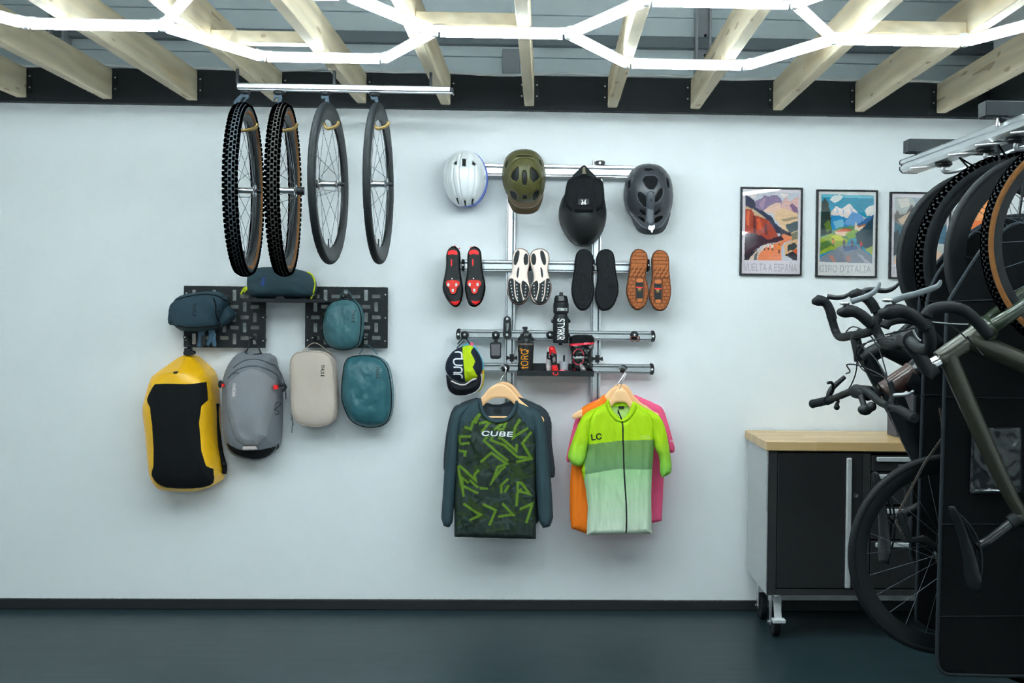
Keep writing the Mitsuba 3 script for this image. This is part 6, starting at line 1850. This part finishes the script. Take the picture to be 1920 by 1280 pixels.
for Yp_, zl, xx in ((4.02, zl1, xa1), (YA2, zl2, xa2)):
    f_ = (Yp_ - E0[1]) / (E1[1] - E0[1])
    c = E0 + (E1 - E0) * f_
    obj('clamp', cat([tube([[xx + .05, Yp_ - .01, zl - .004], [c[0] - .02, Yp_ - .02, c[2] + .022]], .009, 8, flat=(2.0, (0, 1.0, 0))), box(c[0] - .03, c[0] + .05, Yp_ - .025, Yp_ + .02, c[2] + .022, max(zl, c[2] + .03), .002)]), 'black_metal', rl, smooth=30)


def rail_at(Y):
    return E0 + (E1 - E0) * ((Y - E0[1]) / (E1[1] - E0[1]))


# ------------------------------------------------------------------ bikes hanging by their front wheels
def bk(t, Yb):
    """(pixel, sideways metres) -> a point of the bike in its plane Yb."""
    return lambda px, py, dy=0.0: P(px, py, Yb) + np.array([0, dy, 0])


def frame_tubes(t, B, K, m, r=1.0, rest=None):
    """K: keys head_top, head_low, bb, seat, rear, axle (pixels)."""
    fr = part(t, 'frame')
    ht, hl_, bb, se, re_ = (B(*K[k]) for k in ('head_top', 'head_low', 'bb', 'seat', 'rear'))
    d = (hl_ - ht) / np.linalg.norm(hl_ - ht)
    obj('head_tube', tube(spline([ht, ht + d * .01, (ht + hl_) / 2, hl_ - d * .01, hl_], 14), np.r_[.0245, .026, np.full(10, .0265), .028, .027] * r, 16), m, fr, smooth=40)
    m = rest or m
    obj('top_tube', tube(spline([ht * .8 + hl_ * .2, ht * .25 + se * .75 + (0, 0, .0), se], 18), np.linspace(.026, .017, 18) * r, 14, flat=(1.05, (0, 1.0, 0))), m, fr, smooth=40)
    obj('down_tube', tube(spline([hl_ * .75 + ht * .25, hl_ * .5 + bb * .5, bb], 18), np.linspace(.028, .031, 18) * r, 14, flat=(1.15, (0, 1.0, 0))), m, fr, smooth=40)
    obj('seat_tube', tube([se + (se - bb) * .03, se, bb], [.018 * r, .0185 * r, .020 * r], 14), m, fr, smooth=40)
    obj('bottom_bracket', tube([bb - [0, .036, 0], bb + [0, .036, 0]], .024, 18), m, fr, smooth=40)
    for s in (-1, 1):
        o = np.array([0, s * .066, 0])
        obj('seat_stay', tube(spline([se + [0, s * .012, 0], se * .5 + re_ * .5 + o * .8, re_ + o], 14), .0075, 10), m, fr, smooth=40)
        obj('chain_stay', tube(spline([bb + [0, s * .02, 0], bb * .5 + re_ * .5 + o * .85, re_ + o], 14), np.linspace(.012, .009, 14), 10), m, fr, smooth=40)
    return ht, hl_, bb, se, re_


def fork(t, B, K, m, gap=.055, fat=1.0):
    k = part(t, 'fork')
    hl_, ax = B(*K['head_low']), B(*K['axle'])
    ht = B(*K['head_top'])
    d = (hl_ - ht) / np.linalg.norm(hl_ - ht)
    crown = hl_ + d * .03
    obj('crown', tube([hl_, hl_ + d * .012, crown, crown + d * .02], np.array([.026, .03, .033, .024]) * fat, 14, flat=(1.5, (0, 1.0, 0))), m, k, smooth=40)
    for s in (-1, 1):
        o = np.array([0, s * gap, 0])
        obj('blade', tube(spline([crown + o * .5, crown * .85 + ax * .15 + o, ax + o], 16), np.linspace(.018, .0115, 16) * fat, 12, flat=(1.0, (0, 1.0, 0))), m, k, smooth=40)
    obj('axle', tube([ax - [0, gap + .012, 0], ax + [0, gap + .012, 0]], .007, 10), 'black_metal', k)


def bike_wheel(t, nm, C, R, kind, **kw):
    k = part(t, nm)
    wheel(k, C, (0.0, -1.0, 0.0), R, kind, **kw)


def hang_hook(t_lab, C, R, Yb):
    k = thing('bike_hook', t_lab, 'hook', 'hooks under the bike rail')
    q = rail_at(Yb)
    obj('carriage', lathe([(.0001, -.014), (.022, -.014), (.030, -.008), (.030, 0), (.0001, 0)], (q[0] + .012, Yb, q[2] - .0265), n=20), 'black', k)
    top = C[2] + R
    s = [[q[0] + .012, Yb, q[2] - .041], [q[0] + .03, Yb, q[2] - .06]]
    e = [[C[0] + .02, Yb - .045, top + .012], [C[0] + .03, Yb - .05, top - .05], [C[0] + .03, Yb - .03, top - .085], [C[0] + .03, Yb + .012, top - .088], [C[0] + .03, Yb + .03, top - .07]]
    obj('arm', tube(spline(np.array(s + e), 40), .0075, 10), 'steel', k)
    obj('tie', tube([np.array(s[0]) + [.008, 0, .006], np.array([q[0] - .07, Yb + .12, q[2] - .03])], .004, 8), 'steel', k)


def saddle(t, nose, tail, Yb, w=.068):
    a, b = P(*nose, Yb), P(*tail, Yb)
    n = 22
    u = np.linspace(0, 1, n)
    c = a + (b - a) * u[:, None]
    half = np.interp(u, [0, .06, .4, .65, .88, 1], [.014, .019, .024, .042, w, w * .7])
    d = (b - a) / np.linalg.norm(b - a)
    nv = np.array([d[2], 0, -d[0]])                        # the saddle's underside points to the seat post, to the right
    if nv[0] < 0:
        nv = -nv
    rows = []
    for i in range(n):
        ang = np.linspace(0, 2 * np.pi, 21)[:-1]
        thick = np.interp(u[i], [0, .1, .6, 1], [.010, .015, .017, .010])
        rows.append(c[i] + np.outer(half[i] * np.cos(ang), [0, 1.0, 0]) + np.outer(thick * (np.sin(ang) * .7 + .55 * np.abs(np.cos(ang)) ** 2), nv) + nv * (.012 * math.sin(u[i] * math.pi)))
    v = np.vstack(rows + [c[:1], c[-1:]])
    f, k = [], 20
    for i in range(n - 1):
        for j in range(k):
            f += [[i * k + j, i * k + (j + 1) % k, (i + 1) * k + (j + 1) % k], [i * k + j, (i + 1) * k + (j + 1) % k, (i + 1) * k + j]]
    for j in range(k):
        f += [[n * k, (j + 1) % k, j], [n * k + 1, (n - 1) * k + j, (n - 1) * k + (j + 1) % k]]
    m = trimesh.Trimesh(v, np.array(f), process=False)
    m.fix_normals()
    s = obj('saddle', m, 'carbon', t, smooth=True)
    for q in (-1, 1):
        obj('rail', tube(spline([c[2] + nv * .012 + [0, q * .012, 0], c[8] + nv * .045 + [0, q * .02, 0], c[14] + nv * .045 + [0, q * .02, 0], c[19] + nv * .018 + [0, q * .03, 0]], 20), .0035, 8), 'black_metal', s)
    return c[11] + nv * .05


def drop_bar(t, B, clampN, pathF, pathN, Yf, Yn, hoodF, hoodN, leverF, leverN, dropN=None, lever_m='carbon_grey', levF_m=None):
    h = part(t, 'handlebar')
    for nm, path, Y, hood, lev, lm in (('far', pathF, Yf, hoodF, leverF, levF_m or lever_m), ('near', pathN, Yn, hoodN, leverN, lever_m)):
        pts = np.array([P(x, y, Yq) for (x, y), Yq in path])
        obj('bar', tube(spline(pts, 40), .0160, 14), 'rubber', h, smooth=True)
        hp = np.array([P(x, y, Y) for x, y in hood])
        n = 30
        obj('brake_hood', tube(spline(hp, n), np.interp(np.linspace(0, 1, n), [0, .06, .2, .5, .8, 1], [.010, .0195, .0215, .0175, .0185, .0165]), 16, flat=(1.1, (0, 1.0, 0))), 'rubber', h, smooth=True)
        lp_ = np.array([P(x, y, Y) for x, y in lev])
        n = 24
        obj('brake_lever', tube(spline(lp_, n), np.interp(np.linspace(0, 1, n), [0, .3, .7, .95, 1], [.010, .0095, .0085, .006, .003]), 10, flat=(.75, (0, 1.0, 0))), lm, h, smooth=True, label='grey brake lever' if lm == 'carbon_grey' else None)
    if dropN:
        pts = np.array([P(x, y, Yn) for x, y in dropN])
        obj('drop', tube(spline(pts, 40), np.interp(np.linspace(0, 1, 40), [0, .95, 1], [.0165, .0165, .0155]), 14), 'rubber', h, smooth=True)
        pts = pts + [.02, Yf - Yn, -.03]
        obj('drop', tube(spline(pts, 40), .016, 14), 'rubber', h, smooth=True)
    return h


def cable(t, pts, Y, r=.0024, m='black'):
    Ys = np.linspace(Y[0], Y[1], len(pts)) if isinstance(Y, tuple) else np.full(len(pts), Y)
    q = np.array([P(x, y, yy) for (x, y), yy in zip(zN(pts), Ys)])
    obj('cable', tube(spline(q, 40), r, 6), m, t)


kN = lambda pts: zN(pts)

# ---- far road bike
Y1 = 3.88
t1 = thing('road_bike', 'farthest hanging bike, a black road bike with slick tyre and drop bar', 'bicycle', 'bikes hanging under the rail')
B1_ = bk(t1, Y1)
K1 = dict(head_top=zN([(455, 700)])[0], head_low=zN([(690, 570)])[0], bb=(1905, 800), seat=(1752, 905), rear=(1945, 1000), axle=(1851, 490))
ht, hl_, bb, se, re_ = frame_tubes(t1, B1_, K1, 'carbon', 1.15)
fork(t1, B1_, K1, 'carbon', .05)
C1_ = B1_(1851, 490)
bike_wheel(t1, 'front_wheel', C1_, .338, 'road', rim_d=.045, nsp=20)
bike_wheel(t1, 'rear_wheel', re_, .338, 'road', rim_d=.045, nsp=20)
hang_hook('steel hook holding the farthest road bike', C1_, .338, Y1)
drop_bar(t1, B1_, None,
         [(kN([(410, 515)])[0], Y1), (kN([(355, 522)])[0], Y1 + .08), (kN([(310, 528)])[0], Y1 + .15), (kN([(275, 500)])[0], Y1 + .2), (kN([(250, 430)])[0], Y1 + .21), (kN([(225, 360)])[0], Y1 + .21)],
         [(kN([(410, 515)])[0], Y1), (kN([(450, 505)])[0], Y1 - .08), (kN([(510, 490)])[0], Y1 - .14), (kN([(560, 450)])[0], Y1 - .2), (kN([(585, 390)])[0], Y1 - .21), (kN([(560, 310)])[0], Y1 - .21)],
         Y1 + .21, Y1 - .21,
         kN([(102, 238), (135, 252), (185, 265), (225, 330), (250, 400)]), kN([(388, 180), (420, 205), (480, 225), (540, 280), (570, 340)]),
         kN([(205, 222), (270, 232), (330, 225), (388, 185)]), kN([(470, 188), (560, 172), (640, 180), (700, 160), (742, 122)]), lever_m='black_gloss')
st = P(*zN([(410, 515)])[0], Y1)
obj('stem', tube([st, P(*zN([(440, 640)])[0], Y1), ht], [.019, .020, .024], 14), 'black', t1, smooth=True)
sp_ = [B1_(1700, 930), B1_(1752, 905)]
obj('seat_post', tube([B1_(1712, 925), se], .0145, 12), 'black', t1, smooth=True)
saddle(t1, (1688, 870), (1704, 985), Y1)

# ---- mountain bike
Y2 = 3.56
t2 = thing('mountain_bike', 'hanging mountain bike with brown frame, flat handlebar and knobby tyre', 'bicycle', 'bikes hanging under the rail')
B2_ = bk(t2, Y2)
brown = mat('frame_brown', A(62, 48, 44), .16, coat=.8)
K2 = dict(head_top=zN([(625, 945)])[0], head_low=zN([(850, 790)])[0], bb=(1905, 845), seat=(1762, 930), rear=(1975, 1085), axle=(1918, 490))
ht, hl_, bb, se, re_ = frame_tubes(t2, B2_, K2, brown, 1.42, 'black_gloss')
fork(t2, B2_, K2, 'black_gloss', .06, 1.2)
C2_ = B2_(1918, 490)
bike_wheel(t2, 'front_wheel', C2_, .370, 'mtb', nsp=24)
bike_wheel(t2, 'rear_wheel', re_, .370, 'mtb', nsp=24)
hang_hook('steel hook holding the brown mountain bike', C2_, .370, Y2)
h2 = part(t2, 'handlebar')
pb = [((1523, 757), Y2 + .37), ((1550, 751), Y2 + .28), ((1575, 742), Y2 + .17), ((1598, 733), Y2 + .06), ((1614, 731), Y2), ((1630, 737), Y2 - .06), ((1648, 752), Y2 - .15), ((1668, 762), Y2 - .22), ((1692, 771), Y2 - .30), ((1716, 784), Y2 - .37)]
bp = np.array([P(*q, yy) for q, yy in pb])
obj('bar', tube(spline(bp, 60), np.interp(np.linspace(0, 1, 60), [0, .35, .5, .65, 1], [.0115, .0125, .0165, .0125, .0115]), 14), 'carbon', h2, smooth=True)
for a, b, nm in ((bp[0], bp[1], 'far'), (bp[9], bp[8] * .85 + bp[7] * .15, 'near')):
    obj('grip', tube([a, a + (b - a) * .02, a + (b - a) * .1, b, b + (b - a) * .06], [.0145, .0165, .0158, .0155, .0172], 16), 'rubber', h2, smooth=30)
for i_, (c_, q, tip) in enumerate((((1557, 748), [(1556, 735), (1566, 722), (1584, 706)], [(1560, 735), (1562, 722), (1552, 718)]), ((1668, 762), [(1674, 742), (1672, 726), (1668, 714)], [(1684, 740), (1700, 739), (1712, 733)]))):
    Yl = Y2 + .27 if i_ == 0 else Y2 - .22
    obj('brake_body', tube(spline([P(*c_, Yl), P(*q[0], Yl), P(*q[1], Yl), P(*q[2], Yl)], 16), np.linspace(.012, .008, 16), 10), 'black_metal', h2, smooth=True)
    obj('brake_lever', tube(spline([P(*q[0], Yl), P(*tip[0], Yl - .02), P(*tip[1], Yl - .05), P(*tip[2], Yl - .08)], 16), np.linspace(.0075, .005, 16), 8), 'carbon' if i_ == 0 else 'steel', h2, smooth=True)
    obj('bar_clamp', tube([P(*c_, Yl + .012), P(*c_, Yl - .012)], .0175, 14), 'black_metal', h2)
obj('shifter', cat([ball(P(1622, 768, Y2 - .08), .020, (1.2, 1.0, .9)), ball(P(1634, 762, Y2 - .12), .016, (1.0, 1.2, 1.0)), tube([P(1614, 742, Y2 - .05), P(1622, 766, Y2 - .08)], .010, 8)]), 'black', h2, smooth=True)
obj('shift_lever', tube([P(1572, 752, Y2 + .2), P(1568, 760, Y2 + .18), P(1569, 763, Y2 + .15)], [.006, .007, .011], 8), 'black', h2, smooth=True)
obj('stem', cat([tube([P(1616, 733, Y2), (P(1616, 733, Y2) + ht) / 2, ht - (hl_ - ht) * .15], [.021, .020, .023], 14), tube([P(1604, 733, Y2 + .035), P(1628, 738, Y2 - .035)], .024, 16)]), 'black', t2, smooth=True)
saddle(t2, (1640, 884), (1654, 1052), Y2)
obj('seat_post', tube([B2_(1672, 975), se], .0155, 12), 'black', t2, smooth=True)

# ---- second road bike, hung the other way round
Y3 = 3.36
t3 = thing('road_bike', 'hanging road bike whose slick rear wheel stands in front of the workbench', 'bicycle', 'bikes hanging under the rail')
B3_ = bk(t3, Y3)
K3 = dict(head_top=(2150, 700), head_low=(2075, 640), bb=(1806, 800), seat=(1990, 985), rear=(1777, 1039), axle=(1967, 483))
ht, hl_, bb, se, re_ = frame_tubes(t3, B3_, K3, 'carbon')
fork(t3, B3_, K3, 'carbon', .05)
C3_ = B3_(1967, 483)
bike_wheel(t3, 'front_wheel', C3_, .340, 'road', rim_d=.05, nsp=20)
bike_wheel(t3, 'rear_wheel', re_, .322, 'road', rim_d=.04, nsp=24, spoke_m='spoke')
hang_hook('steel hook holding the road bike with the low rear wheel', C3_, .340, Y3)
cs = part(t3, 'drivetrain')
for k_, r_ in enumerate((.050, .044, .038, .031, .025)):
    ring = [Point(0, 0).buffer(r_ - .003).difference(Point(0, 0).buffer(r_ * .55))] + [Point(r_ * math.cos(a), r_ * math.sin(a)).buffer(.0018) for a in np.linspace(0, 2 * np.pi, int(r_ * 700), endpoint=False)] + [Point(0, 0).buffer(r_ - .001).difference(Point(0, 0).buffer(r_ - .004))]
    m = trimesh.creation.extrude_polygon(unary_union(ring), .002, engine='earcut')
    m.vertices[:, 2] += .030 + .0045 * k_
    obj('sprocket', moved(m, axisframe(re_, (0, -1.0, 0))), cm(70, 72, 72, .35), cs, smooth=False)
r_ = .088
m = trimesh.creation.extrude_polygon(Point(0, 0).buffer(r_).difference(Point(0, 0).buffer(r_ - .014)), .003, engine='earcut')
m.vertices[:, 2] += .042
obj('chainring', moved(m, axisframe(bb, (0, -1.0, 0))), 'black_metal', cs, smooth=False)
obj('crank', tube([bb + [0, -.055, 0], bb + [.12, -.06, .11]], [.014, .010], 10, flat=(.7, (0, 1.0, 0))), 'black', cs, smooth=True)
jx = [B3_(1682, 968), B3_(1690, 1000)]
yo = np.array([0, -.045, 0])
for q in jx:
    obj('jockey_wheel', moved(lathe([(.004, -.003), (.020, -.003), (.021, 0), (.020, .003), (.004, .003)], n=18, closed=True), axisframe(q + yo, (0, -1.0, 0))), 'black_metal', cs)
obj('derailleur_cage', tube([jx[0] + yo + [-.01, -.006, .02], jx[1] + yo + [.01, -.006, -.01], B3_(1725, 1005) + yo, re_ + yo + [-.03, 0, .01]], [.010, .012, .012, .010], 10, flat=(.6, (0, 1.0, 0))), 'black', cs, smooth=30)


def chain(pts, t, n):
    p = np.array(pts)
    s = np.r_[0, np.cumsum(np.linalg.norm(np.diff(p, axis=0), axis=1))]
    u = np.linspace(0, s[-1], n)
    q = np.stack([np.interp(u, s, p[:, k]) for k in range(3)], 1)
    ms = []
    for i in range(n - 1):
        a, b = q[i], q[i + 1]
        w = .0034 if i % 2 else .0022
        d = (b - a) / np.linalg.norm(b - a)
        e = np.cross(d, [0, 1.0, 0])
        ms.append(trimesh.convex.convex_hull(np.array([c0 + e * x * .0034 + np.array([0, y * w, 0]) for c0 in (a, b) for x in (-1, 1) for y in (-1, 1)])))
    obj('chain', cat(ms), cm(64, 64, 60, .4), t, smooth=False)


a_ = math.radians(200)
chain([bb + yo + [r_ * math.cos(a_), 0, r_ * math.sin(a_)], B3_(1722, 868) + yo, jx[0] + yo + [-.014, 0, .014], jx[0] + yo + [-.018, 0, -.012], jx[1] + yo + [.004, 0, -.018], B3_(1722, 1000) + yo], cs, 70)
chain([B3_(1752, 762) + yo, bb + yo + [r_ * math.cos(math.radians(165)), 0, r_ * math.sin(math.radians(165))], bb + yo + [r_ * math.cos(a_), 0, r_ * math.sin(a_)]], cs, 14)
drop_bar(t3, B3_, None, [((2170, 690), Y3), ((2180, 680), Y3 + .09), ((2180, 640), Y3 + .11), ((2180, 600), Y3 + .11)], [((2170, 690), Y3), ((2180, 680), Y3 - .09), ((2180, 640), Y3 - .11), ((2180, 600), Y3 - .11)], Y3 + .11, Y3 - .11,
         [(2190, 560), (2185, 575), (2175, 600), (2175, 640)], [(2190, 560), (2185, 575), (2175, 600), (2175, 640)], [(2185, 565), (2160, 540), (2140, 500)], [(2185, 565), (2160, 540), (2140, 500)])
obj('stem', tube([B3_(2170, 690), ht], .02, 12), 'black', t3, smooth=True)
obj('seat_post', tube([B3_(2070, 1020), se], .0145, 12), 'black', t3, smooth=True)
saddle(t3, (2095, 960), (2075, 1110), Y3)

# ---- olive gravel bike, nearest
Y4 = 3.13
t4 = thing('gravel_bike', 'nearest hanging bike, an olive gravel bike with tan sidewall tyre and drop bar', 'bicycle', 'bikes hanging under the rail')
B4_ = bk(t4, Y4)
olive = mat('frame_olive', A(52, 56, 47), .24, .35, coat=.6)
green_g = mat('fork_green', A(34, 48, 34), .14, coat=.9)
K4 = dict(head_top=zN([(1045, 700)])[0], head_low=zN([(1330, 500)])[0], bb=(2140, 800), seat=(1915, 965), rear=(2180, 1085), axle=(2058, 457))
ht, hl_, bb, se, re_ = frame_tubes(t4, B4_, K4, olive, 1.12)
fork(t4, B4_, K4, green_g, .055, 1.25)
C4_ = B4_(2058, 457)
bike_wheel(t4, 'front_wheel', C4_, .352, 'gravel', tan='tan_wall', nsp=24, rim_d=.032)
bike_wheel(t4, 'rear_wheel', re_, .352, 'gravel', tan='tan_wall', nsp=24, rim_d=.032)
hang_hook('steel hook holding the olive gravel bike', C4_, .352, Y4)
Yf, Yn_ = Y4 + .21, Y4 - .21
drop_bar(t4, B4_, None,
         [(kN([(800, 545)])[0], Y4), (kN([(740, 575)])[0], Y4 + .07), (kN([(680, 590)])[0], Y4 + .14), (kN([(610, 545)])[0], Y4 + .2), (kN([(560, 450)])[0], Yf), (kN([(520, 400)])[0], Yf)],
         [(kN([(820, 550)])[0], Y4), (kN([(860, 590)])[0], Y4 - .08), (kN([(920, 622)])[0], Y4 - .14), (kN([(975, 600)])[0], Y4 - .19), (kN([(975, 500)])[0], Yn_), (kN([(930, 400)])[0], Yn_)],
         Yf, Yn_,
         kN([(304, 310), (330, 330), (400, 335), (480, 380), (540, 440)]), kN([(612, 315), (650, 340), (740, 330), (830, 360), (900, 410), (950, 470)]),
         kN([(385, 262), (450, 240), (540, 200), (600, 115)]), kN([(690, 262), (780, 225), (880, 200), (970, 170), (1030, 145), (1055, 98)]),
         kN([(940, 380), (985, 325), (1060, 305), (1150, 305), (1240, 335), (1330, 415), (1425, 520)]))
for pts, Y in (([(335, 275), (350, 268)], Yf), ([(655, 250), (672, 246)], Yn_)):
    q = P(*zN([pts[0]])[0], Y)
    obj('hood_cap', ball(q, .012, (1.3, 1.2, .5)), 'chrome', t4, smooth=True)
q0, q1 = P(*zN([(805, 550)])[0], Y4), P(*zN([(965, 775)])[0], Y4)
obj('stem', cat([tube([q0, q0 * .5 + q1 * .5, q1], [.021, .0195, .024], 14, flat=(1.1, (0, 1.0, 0))), tube([q0 + [0, .03, 0], q0 - [0, .03, 0]], .0245, 16), tube([P(*zN([(950, 800)])[0], Y4), P(*zN([(1010, 750)])[0], Y4)], .0235, 16)]), 'black', t4, smooth=30)
obj('spacer', tube([P(*zN([(985, 735)])[0], Y4), ht + (hl_ - ht) * .02], .0185, 18), 'chrome', t4, label='bright steerer spacer')
obj('seat_clamp', tube([P(1908, 970, Y4), P(1893, 980, Y4)], .021, 16), 'black', t4)
obj('seat_post', tube([P(1908, 970, Y4), P(1852, 1014, Y4), P(1833, 1026, Y4)], [.0145, .0145, .017], 14), 'black_gloss', t4, smooth=True)
saddle(t4, (1782, 948), (1822, 1104), Y4)
obj('cable_guide', tube([P(*zN([(1250, 520)])[0], Y4 - .03), P(*zN([(1370, 665)])[0], Y4 - .03)], .0028, 6), 'black_gloss', t4)

# brake hoses and cables
cable(t1, [(345, 490), (380, 455), (430, 455), (520, 510), (600, 640), (655, 830)], (Y1, Y1 - .2))
cable(t1, [(430, 470), (450, 500), (430, 620), (430, 700), (470, 770), (640, 830)], (Y1, Y1 - .2))
cable(t4, [(850, 470), (870, 520), (905, 555)], Y4 - .1, .003, 'steel')
cable(t4, [(700, 545), (600, 540), (500, 570), (430, 610), (440, 700), (560, 850), (600, 920)], (Y4 + .1, Y4 + .3))
cable(t4, [(1260, 430), (1120, 425), (990, 412)], (Y4 - .1, Y4 - .2), .002, 'steel')
cable(t4, [(990, 415), (1120, 440), (1250, 540)], (Y4 - .2, Y4 - .04), .002)
cable(t2, [(345, 800), (370, 770), (352, 735), (420, 735), (520, 770), (620, 820), (660, 880)], (Y2 + .2, Y2 - .1))
cable(t2, [(360, 920), (400, 850), (425, 760), (430, 690), (470, 600), (560, 545)], (Y2 + .1, Y2 - .05))
cable(t2, [(640, 510), (740, 485), (850, 460)], (Y2 + .1, Y2 - .05), .003)
cable(t2, [(410, 600), (500, 620), (600, 740), (650, 830)], (Y2 + .1, Y2 - .1))

# ------------------------------------------------------------------ fabric covers between the bikes
def cover(lab, pts, Y, edge_n, seams=(), seed=1):
    t = thing('bike_cover', lab, 'bike cover', 'black fabric covers between the bikes')
    g = Polygon(chaikin(W2(pts, Y), 2)).buffer(0)
    w = lambda x, z: wrinkle(.018, 5, 3, seed)(x, z) * .5
    obj('fabric', sheet(g, .014, lambda x, z: Y - .007 + w(x, z), lambda x, z: Y + .007 + w(x, z)), mat('cover_fabric', (.005, .0062, .007), .85, spec=.12), t, smooth=True)
    ring = np.array(g.exterior.coords)[:-1]
    obj('piping', tube(np.stack([ring[:, 0], Y - .004 + w(ring[:, 0], ring[:, 1]), ring[:, 1]], 1), .0065, 8, closed=True), mat('cover_piping', A(34, 44, 50), .7, spec=.2), t, smooth=True, label='grey piped edge')
    for s in seams:
        q = spline(W2(s, Y), 30)
        obj('seam', tube(np.stack([q[:, 0], Y - .0085 + w(q[:, 0], q[:, 1]), q[:, 1]], 1), .0022, 6), 'black_metal', t)
    top = ring[:, 1].max()
    xs_ = ring[ring[:, 1] > top - .03][:, 0]
    r = rail_at(Y)
    for fx_ in (.15, .6):
        x = xs_.min() + (xs_.max() - xs_.min()) * fx_
        obj('strap', tube([[x, Y, top - .02], [x, Y, top + .03], [r[0], Y, r[2] - .03]], .0022, 6, flat=(4, (0, 1.0, 0))), 'black_soft', t)
    return t, w


cover('farthest black fabric bike cover, behind the mountain bike', [(1721, 575), (1728, 545), (1752, 497), (1790, 455), (1850, 415), (1900, 402), (2080, 402), (2080, 1150), (1703, 1150), (1712, 850)], 3.73, 0, [[(1712, 730), (2050, 735)]], 3)
cover('middle black fabric bike cover, behind the low slick rear wheel', [(1734, 600), (1738, 560), (1752, 520), (1782, 480), (1815, 445), (1840, 426), (1880, 408), (2090, 408), (2092, 1200), (1716, 1198), (1718, 1100), (1728, 800)], 3.452, 0, [[(1735, 565), (2080, 570)], [(1724, 740), (2080, 745)]], 5)
tc, wc = cover('nearest black fabric bike cover with a clear pocket, behind the olive bike', [(1774, 600), (1775, 570), (1792, 542), (1828, 484), (1850, 455), (1877, 436), (1897, 421), (1930, 416), (2150, 416), (2170, 1268), (1790, 1264), (1770, 1262), (1758, 1250), (1756, 1225), (1760, 1080), (1768, 800)], 3.245, 0,
              [[(1776, 566), (1900, 562), (2100, 566)], [(1772, 744), (2100, 748)], [(1764, 982), (2100, 980)], [(1760, 1154), (2100, 1152)]], 7)
pk_ = PX([(1822, 803), (1915, 800), (1915, 925), (1818, 925)], 3.23)
scene['mat_vinyl'] = {'type': 'principled', 'base_color': rgb((.02, .024, .027)), 'roughness': .12, 'specular': .5}
obj('clear_pocket', sheet(pk_, .008, lambda x, z: 3.226 + wrinkle(.012, 50, 60, 9)(x, z), lambda x, z: 3.236 + 0 * x), 'mat_vinyl', tc, smooth=True, label='clear plastic pocket')
q = spline(W2([(1822, 922), (1850, 919), (1890, 921)], 3.222), 12)
obj('pocket_hem', tube(np.stack([q[:, 0], 3.221 + 0 * q[:, 0], q[:, 1]], 1), .004, 8), 'chrome', tc, label='shiny pocket hem')
